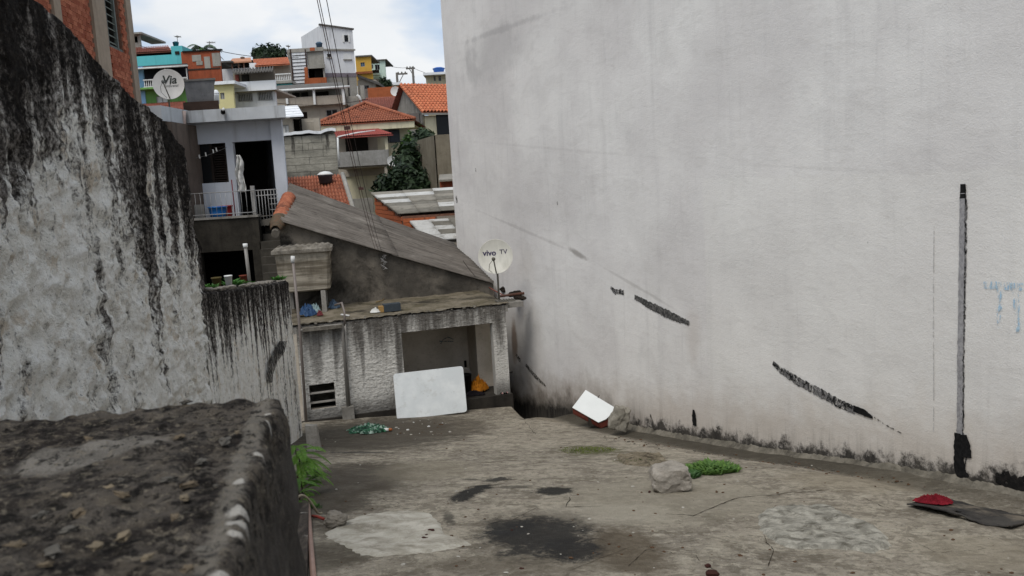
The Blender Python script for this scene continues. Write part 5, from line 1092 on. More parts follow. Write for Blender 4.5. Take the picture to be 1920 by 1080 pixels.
# -- porch building in the middle
T, F, B = house('porch_house', 'long beige house with lean-to porch of thin white posts below the tall house', 50, (516, 195, 648, 240), 5, C_BEIGE, [(611, 205, 633, 218, 'win'), (563, 210, 577, 240, 'door')], zbot=base_z(50))
slab(T, 'terrace_parapet', mat_conc('beige_parapet', '958b7e', 'a1988b', '6b6358', 1, .5, .2), 49.5, (516, 181, 648, 198), 0, .2); slab(T, 'terrace_floor', C_BEIGE, 49.5, (516, 195, 648, 198.5), .201, 4.5); slab(T, 'porch_back', C_GREY, 53, (516, 165, 640, 195), 0, .2)
for r in ((522, 172, 532, 192), (548, 174, 561, 190), (565, 173, 577, 186), (592, 172, 616, 186)): slab(T, 'porch_opening', plain('dark_green_door', '24343a') if r[0] == 522 else C_DRK, 52.9, r, 0, .09)
lo = [at(515, 172, 49.3), at(646, 165, 49.3), at(640, 156, 54), at(520, 160, 54)]; lo[1].z = lo[0].z; lo[3].z = lo[2].z; mb = MB(); mb.hexa(lo, [p + Vector((0, 0, .08)) for p in lo]); mesh_obj('porch_roof', mb, C_SHTG, T); mb = MB().tube([lo[0] + Vector((0, -.04, .04)), lo[1] + Vector((.3, -.04, .04))], .07, 6); mesh_obj('gutter', mb, M_WHT, T, True)
for u in (537.5, 589, 644): x = at(u, 180, 49.4).x; mesh_obj('porch_post', MB().box((x - .06, 49.36, fr(49.4, u, 176, u + 1, 196)[2]), (x + .06, 49.48, lo[0].z)), M_WHT, T)
T, F, B = house('round_parapet_annexe', 'blotchy concrete roof parapet at the right end of the porch house', 51, (648, 180, 672, 197), 2.5, mat_conc('blotchy_parapet', '8d8a83', 'a19d95', '56524b', 1.2, .7, .2), zbot=base_z(51)); 
mb = MB().tube([at(669, 181, 50.8), at(671, 179, 50.8), at(673, 180, 50.8), at(678, 192, 50.8)], .07, 6); mesh_obj('bent_pipe', mb, M_WHT, T, True)
# -- white annexe with metal roof
T, F, B = house('white_roof_annexe', 'small cream annexe with bright white metal roof right of the terrace house', 36, (523, 222, 563, 262), 3, C_BEIGE, [(527, 234, 542, 252, 'white'), (549, 222, 563, 258, 'open')], zbot=base_z(36))
lo = [at(522, 221, 35.5), at(569, 217, 35.5), at(558, 200, 38.5), at(519, 203, 38.5)]; lo[1].z = lo[0].z; lo[3].z = lo[2].z; mb = MB(); mb.hexa(lo, [p + Vector((0, 0, .06)) for p in lo]); mesh_obj('metal_roof', mb, C_WH2, T)
for k in range(4): t = (k + .5) / 4; mb = MB().tube([lo[0].lerp(lo[3], t) + Vector((0, 0, .07)), lo[1].lerp(lo[2], t) + Vector((0, 0, .07))], .025, 5); mesh_obj('roof_seam', mb, C_WHITE, T)
slab(T, 'inner_wall', C_DRK, 36.8, (545, 215, 566, 262), 0, .05); slab(T, 'low_wall', C_BEIGE, 37, (566, 222, 600, 260), 0, .2); slab(T, 'handrail', C_BEIGE, 36.5, (570, 226, 590, 229), 0, .1)
# -- concrete block wall building
def mat_blockwall():
    m = Mat('stained_block_wall', .92, .2); b = m.n(1, 6, .65, vec=m.map(scale=(1.2, 1.2, 3.2))); c = m.mix(m.sm(b, .36, .64), lin('7d7a70'), lin('a09c90')); s_ = m.sep()
    zt_ = fr(30, 527, 252, 632, 333); st = m.n(1, 5, .6, vec=m.map(scale=(4.5, 4.5, .5))); top = m.sm(s_[2], zt_[3] - .75, zt_[3] - .35)
    c = m.mix(m.ma('MULTIPLY', m.sm(st, .5, .62), top), c, lin('3f3c37')); lowm = m.sm(m.ma('ADD', s_[2], m.ma('MULTIPLY', m.n(1.4, 5, .7), .9)), zt_[2] + .85, zt_[2] + .35); c = m.mix(m.ma('MULTIPLY', lowm, .8), c, lin('3a3833'))
    c = m.mix(m.sm(m.n(6, 6, .7), .52, .7, 0, .45), c, lin('5e5a52')); m.col(c); m.bump(m.n(20, 4), .5, .02); return m.m
MBW = mat_blockwall(); Y30 = 30; zr = fr(30, 527, 254, 632, 335)
T = thing('block_wall_house', 'windowless grey concrete block building with white roof edge, behind the gable roof', 'house', front(30).p((zr[0] + zr[1]) / 2, 0, base_z(30)), GH)
F30 = front(30); F30.ey = Vector((-.24, 1, 0)); mesh_obj('wall', MB().fbox(F30, zr[0], zr[1], .03, 5, base_z(30), zr[3]), MBW, T)
nr = 6; hh = (zr[3] - zr[2]) / nr; bl = .98; Fb = front(30)
for r in range(nr):
    a = zr[0] - (bl / 2 if r % 2 else 0)
    while a < zr[1] - .02:
        A0, A1 = max(a, zr[0]), min(a + bl - .014, zr[1])
        if A1 - A0 > .05: mesh_obj('concrete_block', MB().fbox(Fb, A0, A1, RND.random() * .012, .028, zr[2] + r * hh, zr[2] + (r + 1) * hh - .012), MBW, T)
        a += bl
mb = MB(); n = 16
for k in range(n):
    t0, t1 = k / n, (k + 1) / n; zq = lambda t: zr[3] + .03 + .06 * fbm(t * 5, 1, 2, 3) + .05 * t; x0_, x1_ = lerp(zr[0] - .1, zr[1] + .05, t0), lerp(zr[0] - .1, zr[1] + .05, t1)
    mb.hexa([(x0_, 29.9, zq(t0)), (x1_, 29.9, zq(t1)), (x1_ - 1.2, 34.9, zq(t1) + .1), (x0_ - 1.2, 34.9, zq(t0) + .1)], [(x0_, 29.9, zq(t0) + .10), (x1_, 29.9, zq(t1) + .10), (x1_ - 1.2, 34.9, zq(t1) + .2), (x0_ - 1.2, 34.9, zq(t0) + .2)])
mesh_obj('roof_edge', mb, C_WH2, T); mb = MB().tube([at(633, 258, 29.9), at(634, 285, 29.9), at(636, 312, 29.9)], .035, 6); mesh_obj('downpipe', mb, M_WHT, T, True)
# -- near clay tile roof with round tank
T = thing('clay_roof_house', 'orange clay barrel-tile roof just behind the ridge of the grey sheet roof', 'house', at(600, 400, 25), GH)
e0, e1 = at(535, 420, 23.5), at(668, 412, 23.5); e1.z = e0.z; r0, r1 = at(539, 335, 26.5), at(642, 327, 26.5); r1.z = r0.z
tiled('roof_tiles', T, e0, e1, r0, r1, 19, 12, M_TILE); mesh_obj('wall', MB().box((e0.x, 23.7, -1), (e1.x - .1, 26.4, e0.z - .02)), C_BEIGE, T)
mb = MB().tube([e1 + Vector((0, 0, .04)), r1 + Vector((0, 0, .05))], .07, 6); mesh_obj('verge', mb, C_GREY, T, True)
[o_ for o_ in wtank('round dark tank with white domed lid on the clay tile roof', 611, 321, 344, 25.9, 28, plain('tank_dark', '3d3f42', .6)).children if o_.name.startswith('lid')][0].data.materials[0] = M_WHT
# -- patched sheet roof shed right of it
T = thing('patched_roof_shed', 'brick shed with patchy white and grey corrugated roof next to the white wall', 'shed', at(760, 440, 25), GH)
a0_, a1_ = at(747, 401, 23.5), at(862, 403, 23.5); b0_, b1_ = at(696, 363, 28.5), at(864, 372, 28.5); a1_.z = a0_.z; b1_.z = b0_.z
def sheets(T, a0, a1, b0, b1, n, pal, waves):
    for k in range(n):
        t0, t1 = k / n, (k + 1) / n + .01
        for j, (s0, s1) in enumerate(((0, .36), (.35, .7), (.69, 1))):
            mb = MB(); mb.grid(lambda u, v: a0.lerp(a1, lerp(s0, s1, u)).lerp(b0.lerp(b1, lerp(s0, s1, u)), lerp(t0, t1, v)) + Vector((0, 0, .035 * math.sin(lerp(t0, t1, v) * waves * 6.283) + .008 * j + .01 * (k % 2))), 4, 22)
            o = mesh_obj('roof_sheet', mb, pal[(k * 5 + j * 3 + (k * j) % 2) % len(pal)], T, True, recalc=False); md = o.modifiers.new('s', 'SOLIDIFY'); md.thickness = .012
M_SHW = plain('whitewashed_sheet', 'bdbcb8', .85, .2, .15, 2, '8c8880'); M_SHG = plain('mossy_sheet', '77736a', .9, .2, .25, 3, '56524a'); M_SHG2 = plain('dull_sheet', '8b867c', .9, .2, .25, 3, '5f5b52')
sheets(T, a0_, a1_, b0_, b1_, 7, [M_SHG, M_SHW, M_SHG2, M_SHG, M_SHW, M_SHG2, M_SHG], 26)
mb = MB(); A_, B_ = a0_ - Vector((-.1, 0, .08)), b0_ - Vector((-.1, 0, .08)); fp = [(A_.x, A_.y), (a1_.x, A_.y), (b1_.x, B_.y), (B_.x, B_.y)]; mb.prism(fp, -1, [A_.z, A_.z, B_.z, B_.z]); mesh_obj('shed_core', mb, M_MORT, T)
SFm = Frame((A_.x, A_.y, 0), (B_ - A_)); Ls = (Vector((B_.x, B_.y)) - Vector((A_.x, A_.y))).length; me_ = {}
for r in range(16):
    z = A_.z - .62 + r * .125
    for k in range(20):
        a = k * .28 + (.14 if r % 2 else 0); zr_ = lerp(A_.z, B_.z, a / Ls)
        if a + .27 < Ls and z + .115 < zr_ and z > zr_ - .78: mesh_obj('brick', MB().fbox(SFm, a, a + .265, -.03 if SFm.ey.x > 0 else .03, 0, z, z + .11), M_BRICK2, T)
SFm2 = front(A_.y)
for r in range(3):
    for k in range(3): a = A_.x + k * .3 + .02; z = A_.z - .42 + r * .125; mesh_obj('brick', MB().fbox(SFm2, a, a + .285, -.03, 0, z, z + .11), M_BRICK2, T)
mesh_obj('timber_plank', MB().fbox(SFm2, A_.x + .95, A_.x + 2.2, -.05, 0, A_.z - .42, A_.z - .05), plain('weathered_plank', '8a8074', .9, .2, .25, 6), T)
a2, a3 = at(800, 452, 22.2), at(900, 462, 22.2); a3.z = a2.z; b2, b3 = at(765, 412, 23.6), at(870, 412, 23.6); b3.z = b2.z
T = thing('lower_patched_roof', 'lower white-patched corrugated roof below the brick shed', 'roof', at(820, 470, 22), GH); sheets(T, a2, a3, b2, b3, 5, [M_SHW, M_SHG, M_SHG2, M_SHW, M_SHG], 16); mesh_obj('wall', MB().prism([(a2.x + .1, a2.y + .05), (a3.x, a3.y + .05), (b3.x, b3.y), (b2.x + .1, b2.y)], -1, [a2.z - .08, a2.z - .08, b2.z - .08, b2.z - .08]), C_BEIGE, T)
# -- concrete wall stub and brick lean-to by the white wall
T, F, B = house('concrete_side_wall', 'tall brownish concrete wall end behind the dark tree, beside the white wall', 34, (819, 252, 850, 352), 4, mat_conc('brownish_wall', '6b6354', '7d7565', '4a4438', 1, .5, .2), zbot=base_z(34), skew=-.3)
T, F, B = house('brick_lean_to', 'narrow brick lean-to with tiny corrugated roof at the white wall edge', 31, (826, 340, 852, 385), 2, C_BRK, zbot=base_z(31)); lo = [at(823, 340, 30.6), at(856, 338, 30.6), at(852, 328, 32), at(824, 330, 32)]; mb = MB(); mb.hexa(lo, [p + Vector((0, 0, .05)) for p in lo]); mesh_obj('roof_sheet', mb, M_SHG2, T)
# -- teal, green and blue house far left
T, F, B = house('green_blue_house', 'green and sky-blue house with white balustrade and teal roof terrace, far left', 54, (240, 165, 352, 212), 6, C_GREEN, [(293, 180, 314, 193, 'white')], zbot=base_z(54))
slab(T, 'blue_pilaster', C_BLUE, 53.85, (258, 125, 269, 165), 0, .14); slab(T, 'blue_wall', C_BLUE, 53.9, (256, 166, 273, 212), 0, .09); slab(T, 'porch_floor', C_GREEN, 53.2, (240, 162.5, 352, 166), 0, .9); balus(T, 53.3, 240, 258, 148, 163, M_WHT, 6); balus(T, 53.3, 269, 351, 147, 162, M_WHT, 22)
slab(T, 'porch_back', plain('dim_blue_red', '33303c', .9, .2, .3, 1), 56, (240, 122, 352, 165), 0, .2); lo = [at(240, 131, 53), at(353, 126, 53), at(350, 121, 57), at(240, 123, 57)]; lo[1].z = lo[0].z; lo[3].z = lo[2].z; mb = MB(); mb.hexa(lo, [p + Vector((0, 0, .06)) for p in lo]); mesh_obj('porch_roof', mb, C_SHTG, T); mb = MB().tube([lo[0] + Vector((0, -.05, .02)), lo[1] + Vector((0, -.05, .02))], .05, 6); mesh_obj('porch_gutter', mb, M_WHT, T, True)
for u in (350, 309): slab(T, 'porch_post', M_WHT, 53.2, (u, 128, u + 1.5, 165 if u > 340 else 148), 0, .06)
tiled('awning_tiles', T, at(258, 216, 50.5), Vector((at(348, 210, 50.5).x, 50.5, at(258, 216, 50.5).z)), at(256, 196, 53.8), Vector((at(348, 192, 53.8).x, 53.8, at(256, 196, 53.8).z)), 32, 3, M_TILER)
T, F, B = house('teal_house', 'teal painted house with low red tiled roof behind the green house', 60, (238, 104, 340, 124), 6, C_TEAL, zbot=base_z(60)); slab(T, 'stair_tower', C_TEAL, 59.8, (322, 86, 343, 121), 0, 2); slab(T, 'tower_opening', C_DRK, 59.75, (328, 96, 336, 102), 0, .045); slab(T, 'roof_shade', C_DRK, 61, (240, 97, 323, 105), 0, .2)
tiled('roof_tiles', T, at(238, 101, 60.2), Vector((at(323, 96, 60.2).x, 60.2, at(238, 101, 60.2).z)), at(238, 91, 64), Vector((at(316, 87, 64).x, 64, at(238, 91, 64).z)), 24, 6, M_TILER)
wtank('dark teal tank on the teal stair tower', 330, 77.5, 86, 60.6, 11, plain('tank_teal', '1f5560', .5, .4))
T, F, B = house('small_roof_tower', 'small grey rooftop tower at the edge of the brick building, far left', 64, (240, 64, 263, 92), 4, C_GREY, [(248, 68, 258, 80, 'open')], zbot=base_z(64)); slab(T, 'cap_slab', C_GREY, 63.6, (236, 60.5, 265, 64), 0, 4.5)
# -- brick house behind
T, F, B = house('blotchy_brick_house', 'blotchy red brick house with grey plaster patches behind the roof tank', 58, (342, 95, 414, 160), 6, C_BRK, zbot=base_z(58))
for r in ((360, 103, 377, 115), (368, 115, 380, 122), (383, 106, 394, 128), (398, 99, 413, 124)): slab(T, 'plaster_patch', C_GREY, 57.97, r, 0, .029)
slab(T, 'wall_cap', C_DRK, 57.9, (341, 93.5, 415, 96), 0, .3); slab(T, 'damp_band', plain('damp_band', '3a2a22'), 57.975, (345, 128, 413, 131), 0, .024)
# -- pale house with barred windows
T, F, B = house('barred_window_house', 'pale white house with two barred windows and covered roof terrace, above the terrace house roof', 42, (438, 167, 518, 225), 6, C_WHITE, [(446, 175, 474, 190, 'win'), (483, 172, 511, 188, 'win')], zbot=base_z(42), frame=M_WSTEEL)
for (u0, u1, vt, vb) in ((446, 474, 175, 190), (483, 511, 172, 188)):
    for k in range(9): u = lerp(u0, u1, (k + .5) / 9); x = at(u, (vt + vb) / 2, 41.97).x; mesh_obj('window_bar', MB().box((x - .02, 41.96, at(u, vb, 41.97).z), (x + .02, 41.99, at(u, vt, 41.97).z)), M_WSTEEL, T)
slab(T, 'terrace_parapet', C_WH2, 41.6, (437, 152, 517, 170), 0, .15); slab(T, 'terrace_floor', C_BEIGE, 41.6, (437, 168, 517, 171), .151, 4); slab(T, 'terrace_back', plain('beige_inner', '7f776b', .9, .2, .2, 1), 44, (438, 133, 515, 168), 0, .2); slab(T, 'terrace_door', C_DRK, 43.9, (453, 140, 466, 158), 0, .09); slab(T, 'terrace_door', plain('reddish_door', '6a332c'), 43.9, (441, 140, 448, 158), 0, .09)
a0_, a1_, b0_, b1_ = at(436, 139, 41.3), at(512, 130, 41.3), at(436, 131, 44.5), at(512, 124, 44.5); a1_.z = a0_.z = (a0_.z + a1_.z) / 2; b1_.z = b0_.z = (b0_.z + b1_.z) / 2
mb = MB(); mb.grid(lambda u, v: a0_.lerp(a1_, u).lerp(b0_.lerp(b1_, u), v) + Vector((0, 0, .05 * math.sin(u * 90))), 90, 2); o = mesh_obj('terrace_roof', mb, C_SHTG, T, True, recalc=False); md = o.modifiers.new('s', 'SOLIDIFY'); md.thickness = .03
T, F, B = house('pale_yellow_house', 'pale yellow house with white roof edge between the roof tank and the barred windows', 40, (396, 157, 439, 225), 5, C_PALEY, [(413, 174, 421, 186, 'white')], zbot=base_z(40)); slab(T, 'roof_edge', C_WH2, 39.8, (395, 152, 440, 158), 0, 5)
wtank('pale grey ribbed tank beside the grey roof tank', 407, 168, 195, 38.5, 11, C_WH2)
T, F, B = house('open_terrace_house', 'house with salmon roof and open columned terrace on the skyline', 66, (414, 128, 478, 150), 6, C_WHITE, zbot=base_z(66)); slab(T, 'inner_dark', C_DRK, 67.5, (414, 114, 477, 130), 0, .2)
for u in (434, 446, 456, 470): slab(T, 'column', plain('salmon_column', 'b08d7c'), 65.9, (u, 117, u + 1.6, 130), 0, .15)
lo = [at(430, 119, 65.5), at(472, 118, 65.5), at(470, 110, 69), at(436, 112, 69)]; lo[1].z = lo[0].z; lo[3].z = lo[2].z; mb = MB(); mb.hexa(lo, [p + Vector((0, 0, .1)) for p in lo]); mesh_obj('roof', mb, plain('salmon_tiles', 'b58468', .9, .2, .2, 3), T); slab(T, 'lean_roof', C_SHTG, 65, (412, 114, 434, 117), 0, 3)
wtank('small grey tank on the salmon roof', 455, 106, 111, 68, 8, C_GREY)
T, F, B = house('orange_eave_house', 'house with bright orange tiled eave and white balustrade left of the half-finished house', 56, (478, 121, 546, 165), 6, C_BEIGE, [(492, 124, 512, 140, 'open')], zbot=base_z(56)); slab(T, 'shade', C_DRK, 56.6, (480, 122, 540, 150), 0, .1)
tiled('roof_tiles', T, at(478, 124, 55), Vector((at(544, 120, 55).x, 55, at(478, 124, 55).z)), at(474, 112, 58.5), Vector((at(540, 108, 58.5).x, 58.5, at(474, 112, 58.5).z)), 26, 6, M_TILEO); balus(T, 54.8, 512, 546, 138, 152, M_WHT, 10); slab(T, 'side_gable', C_WH2, 55.5, (468, 118, 480, 136), 0, .3); slab(T, 'balcony_floor', C_GREY, 54.7, (510, 151, 547, 156), 0, 1.2); slab(T, 'lower_front', C_TEAL, 55, (512, 156, 546, 172), 0, .8)
# ================================================================== trees, poles, antennas
def mat_leaf(name, c1, c2, c3):
    m = Mat(name, .6, .3); c = m.mix(m.island, lin(c1), lin(c2)); c = m.mix(m.sm(m.n(1.1, 4), .5, .7), c, lin(c3)); m.col(c); tr = m.N('ShaderNodeBsdfTranslucent'); m.put(tr.inputs[0], c); ms = m.N('ShaderNodeMixShader'); ms.inputs[0].default_value = .25; m.t.links.new(m.b.outputs[0], ms.inputs[1]); m.t.links.new(tr.outputs[0], ms.inputs[2]); m.t.links.new(ms.outputs[0], m.out.inputs[0]); return m.m
def tree(label, base, blobs, nleaf, leaf, mat, bark, cat='tree', name='leafy_tree'):
    T = thing(name, label, cat, base, None); base = Vector(base); cen = sum((Vector(b[0]) for b in blobs), Vector()) / len(blobs); mb = MB()
    mb.tube([base, base.lerp(cen, .5) + Vector((.1, 0, 0)), cen], [.16, .11, .05], 7)
    for b in blobs: mb.tube([base.lerp(cen, .45), base.lerp(cen, .6).lerp(Vector(b[0]), .5), Vector(b[0])], [.07, .05, .02], 5)
    mesh_obj('trunk', mb, bark, T, True); mb = MB(); tot = sum(b[1] ** 2 for b in blobs)
    for (c, r, *sq) in blobs:
        c = Vector(c)
        for k in range(int(nleaf * r * r / tot)):
            d = Vector((RND.gauss(0, 1), RND.gauss(0, 1), RND.gauss(0, 1))).normalized(); rr = r * (RND.random() ** .35) * (1 + .35 * fbm(d.x * 2 + c.x, d.y * 2, d.z * 2 + c.z, 3))
            if fbm(c.x + d.x * rr * 1.7, c.y + d.y * rr * 1.7, c.z + d.z * rr * 1.7, 3) < -.22: continue
            p = c + Vector((d.x * rr, d.y * rr, d.z * rr * (sq[0] if sq else 1))); n = (d + Vector((RND.uniform(-1, 1), RND.uniform(-1, 1), RND.uniform(-.2, 1.2)))).normalized(); t = n.cross(Vector((RND.uniform(-1, 1), RND.uniform(-1, 1), RND.uniform(-1, 1)))).normalized(); b_ = n.cross(t); s = leaf * RND.uniform(.6, 1.3)
            mb.face(p - t * s, p + b_ * s * .45, p + t * s, p - b_ * s * .45)
    mesh_obj('crown', mb, mat, T, recalc=False); return T
BARK = plain('bark', '4a4034', .95, .1, .4, 9); LEAFD = mat_leaf('dark_leaf', '1f2e18', '33452a', '18251a'); LEAFM = mat_leaf('mid_leaf', '2f4a1f', '4c6b30', '24381c')
A3 = lambda u, v, Y: at(u, v, Y)
tree('dense dark tree filling the gap beside the hip-roofed house', (A3(780, 400, 37)), [(A3(783, 330, 37), 1.15, .9), (A3(750, 345, 36.5), .75), (A3(815, 345, 37), .75), (A3(772, 300, 37.5), .95), (A3(808, 298, 38), .9), (A3(793, 265, 39), .6), (A3(750, 365, 36), .8), (A3(800, 370, 36), .9), (A3(775, 350, 36), 1.0), (A3(722, 352, 36), .6), (A3(815, 320, 37.5), .6)], 11000, .15, LEAFD, BARK)
tree('lighter bush below the cream wall of the orange-roofed house', (A3(790, 300, 43)), [(A3(782, 262, 43), .6), (A3(800, 266, 43), .55), (A3(770, 270, 43), .5), (A3(812, 272, 43), .45)], 2600, .14, LEAFM, BARK, 'bush', 'leafy_bush')
tree('round dark tree on the skyline above the orange eave', (A3(503, 130, 75)), [(A3(490, 102, 75), .8), (A3(505, 100, 75), .9), (A3(520, 100, 75), .8), (A3(500, 106, 74), .8), (A3(528, 98, 75), .45), (A3(480, 100, 75), .4)], 3500, .18, LEAFD, BARK)
tree('small dim bush beside the mint house', (A3(722, 165, 76)), [(A3(720, 155, 76), .5), (A3(727, 158, 76), .4)], 700, .14, LEAFD, BARK, 'bush', 'leafy_bush')
def palm(label, u, v, Y, L_, n):
    p = at(u, v, Y); T = thing('palm_tree', label, 'palm', p + Vector((0, 0, -4)), None); mesh_obj('trunk', MB().tube([p + Vector((0, 0, -4)), p + Vector((.05, 0, -2)), p], [.14, .11, .09], 8), BARK, T, True)
    for k in range(n):
        an = k / n * 6.283 + .4; el = .25 + .9 * ((k * 37) % 10) / 10; d = Vector((math.cos(an), math.sin(an) * .6, 0)); mb = MB(); spine = []
        for i in range(15): t = i / 14; spine.append(p + d * L_ * t * math.cos(el * .6) + Vector((0, 0, L_ * (t * math.sin(el) - t * t * .75))))
        mb.tube(spine, .015, 4)
        for i in range(2, 15):
            s = spine[i]; dr = (spine[i] - spine[i - 1]).normalized(); sd_ = dr.cross(Vector((0, 0, 1))).normalized(); ll = L_ * .30 * math.sin(math.pi * (i + 1) / 17)
            for sg in (-1, 1):
                for j in (0, .5): b0_ = s - dr * L_ / 14 * j; tip = b0_ + sd_ * sg * ll + dr * ll * .6 - Vector((0, 0, ll * .35)); mb.face(b0_, b0_ + dr * .05, tip)
        mesh_obj('frond', mb, LEAFM if k % 2 else LEAFD, T, recalc=False)
palm('spiky palm top behind the blotchy brick house', 380, 93, 66, 1.5, 13)
def pole(label, u, vt, vb, Y, ua, va):
    p, t = at(u, vb, Y), at(u, vt, Y); T = thing('utility_pole', label, 'utility pole', Vector((p.x, Y, base_z(Y))), 'utility poles'); mesh_obj('post', MB().tube([(p.x, Y, base_z(Y)), (p.x, Y, t.z)], [.16, .11], 8), C_SHTG, T, True); q = at(ua, va, Y)
    zz = t.z - .15; xa, xb = sorted((q.x, t.x + (.5 if ua > u else .1) * (1 if ua < u else -.2))); mesh_obj('crossarm', MB().box((xa, Y - .08, zz - .07), (xb, Y + .08, zz + .07)), C_SHTG, T); mesh_obj('brace', MB().tube([(t.x, Y, zz - .9), (lerp(t.x, q.x, .55), Y, zz - .08)], .04, 5), C_SHTG, T)
    for k in range(3): x = lerp(xa, xb, (k + .4) / 3); mesh_obj('insulator', MB().lathe([(.05, zz + .07), (.08, zz + .13), (.04, zz + .22)], (x, Y, 0), 8), M_GALV, T)
    return t
pole('left utility pole on the skyline with arm to the right', 746, 136, 165, 84, 764, 138); pole('right, taller utility pole on the skyline with arm to the left', 776, 125, 160, 88, 761, 126)
def wire(label, a, b, dr, r=.02): tag(mesh_obj('far_wire', MB().tube(sag(a, b, dr), r, 4), M_CABLE, None, True), label, 'wire', 'thin wires on the skyline')
wire('thin wire from the blotchy brick house to the half-finished house', at(405, 94, 57), at(560, 108, 60), .2); wire('thin wire from the mint house to the right utility pole', at(724, 122, 86), at(762, 127, 88), .1, .018); wire('faint sagging wire left of the teal tank', at(262, 85, 62), at(330, 87, 60), .25, .015)
wire('faint wire from the right utility pole towards the white wall', at(776, 128, 88), at(845, 150, 70), .1, .018); wire('dark wire crossing in front of the porch house parapet', at(515, 193, 45), at(690, 186, 47), .2, .014)
def antenna(label, u, vt, vb, Y, wpx):
    p, t = at(u, vb, Y), at(u, vt, Y); T = thing('tv_antenna', label, 'antenna', p, 'rooftop antennas'); mesh_obj('mast', MB().tube([p, (p.x, Y, t.z)], .022, 5), M_GALV, T); W_ = wpx * Y / FPX; mesh_obj('boom', MB().tube([(p.x - .15, Y, t.z - .1), (p.x + W_, Y - .2, t.z - .12)], .018, 5), M_GALV, T)
    for k in range(6): x = p.x - .1 + W_ * k / 6; mesh_obj('element', MB().tube([(x, Y - .35, t.z - .1), (x, Y + .35, t.z - .1)], .01, 4), M_GALV, T)
antenna('thin tv antenna above the teal tank', 333, 66, 79, 60.8, 9); antenna('thin tv antenna beside the palm', 394, 77, 95, 58.3, 13); antenna('tiny antenna on the half-finished house corner', 541, 84, 91, 61.2, 5)
# ================================================================== things in the yard and on the slab
def ground_patch(name, pts, h, mat, label=None, parent=None, nr=14, seed=1, lip=.9, rel=.006):
    P = [gp(u, v) for u, v in pts]; c = sum(P, Vector()) / len(P); mb = MB(); N_ = 140; ring = []
    for k in range(N_):
        t = k / N_ * len(P); i = int(t); q = P[i % len(P)].lerp(P[(i + 1) % len(P)], t - i); ring.append(q)
    sm_ = [(ring[k - 2] + ring[k - 1] + ring[k] * 2 + ring[(k + 1) % N_] + ring[(k + 2) % N_]) / 6 for k in range(N_)]
    sm_ = [c + (q - c) * (1 + .05 * fbm(q.x * 4 + seed, q.y * 4, 1, 4) + .05 * fbm(q.x * 16 + seed, q.y * 16, 1, 4)) for q in sm_]; G_ = []
    for j in range(nr + 1):
        s = (j / nr) ** .8 if j else 0.001; row = []
        for q in sm_:
            p = c + (q - c) * s; e = 1 if s < lip else max(0, (1 - s) / (1 - lip)); row.append(mb.vert((p.x, p.y, gtop(p.x, p.y) + .003 + h * math.sqrt(e) + rel * fbm(p.x * 9, p.y * 9, seed, 4) * e - (.006 if j == nr else 0))))
        G_.append(row)
    for A, B in zip(G_, G_[1:]):
        for k in range(N_): mb.f.append([A[k], A[(k + 1) % N_], B[(k + 1) % N_], B[k]])
    o = mesh_obj(name, mb, mat, parent, True)
    return o
M_PATCH = mat_flatconc('pale_cement_patch', 'a09b8e', 'bbb6aa', '7c7567', 6.0, .9); M_PATCH2 = mat_flatconc('rough_grey_patch', '7f7c72', 'a9a599', '4a463c', 9, .9)
ground_patch('pale_cement_patch', [(605, 1000), (640, 975), (700, 962), (760, 957), (805, 960), (822, 978), (835, 1003), (870, 1015), (885, 1022), (830, 1035), (760, 1042), (700, 1048), (670, 1038), (645, 1020)], .014, M_PATCH, parent=YARD)
ground_patch('rough_cement_patch', [(1418, 962), (1445, 950), (1500, 945), (1555, 943), (1572, 958), (1600, 970), (1640, 985), (1662, 1005), (1672, 1022), (1640, 1035), (1590, 1030), (1545, 1027), (1500, 1030), (1455, 1015), (1425, 995)], .018, M_PATCH2, parent=YARD, rel=.018, seed=5)
ground_patch('low_rubble_mound', [(1155, 858), (1190, 850), (1240, 852), (1250, 866), (1215, 876), (1170, 872)], .012, mat_flatconc('rubble_soil', '655c4b', '857b69', '332d23', 9, .95), parent=YARD, rel=.03, seed=3)
def rock(label, u, v, wpx, hpx, mat, seed, name='rock', cat='rock', tilt=0, amp=.35, flat=True, dpt=.8, sub=4, group=None):
    p = gp(u, v); k = p.y / FPX; mb = rock_mb(1, seed, sub, (wpx / 2 * k, wpx / 2 * k * dpt, hpx / 2 * k), amp, 1.3, flat); R_ = Matrix.Rotation(tilt, 4, 'Y')
    mb.v = [tuple(R_ @ Vector(q)) for q in mb.v]; zm = min(q[2] for q in mb.v); mb.v = [(q[0] + p.x, q[1] + p.y, q[2] - zm + p.z - .01) for q in mb.v]
    return tag(mesh_obj(name, mb, mat, None, False), label, cat, group)
M_RK = mat_flatconc('broken_concrete_rock', '8b857b', 'a39c92', '57524a', 7, .6); M_RK2 = mat_flatconc('pitted_stone', '7b756b', '8f887d', '45413a', 12, .6)
rock('big whitish broken concrete chunk lying beside the green tuft', 1257, 916, 74, 47, M_RK, 6, 'concrete_chunk', 'rubble', amp=.22)
rock('small round pitted stone by the pale cement patch at the pipe', 630, 985, 46, 30, M_RK2, 9, 'stone', 'stone', flat=False)
rock('beige triangular concrete chunk propping the small white board', 1163, 809, 32, 46, plain('beige_chunk', '8a857a', .95, .15, .3, 14), 15, 'concrete_chunk', 'rubble', tilt=.35, dpt=.7)
M_CLAY = plain('dark_red_clay', '3a201b', .9, .2, .3, 30)
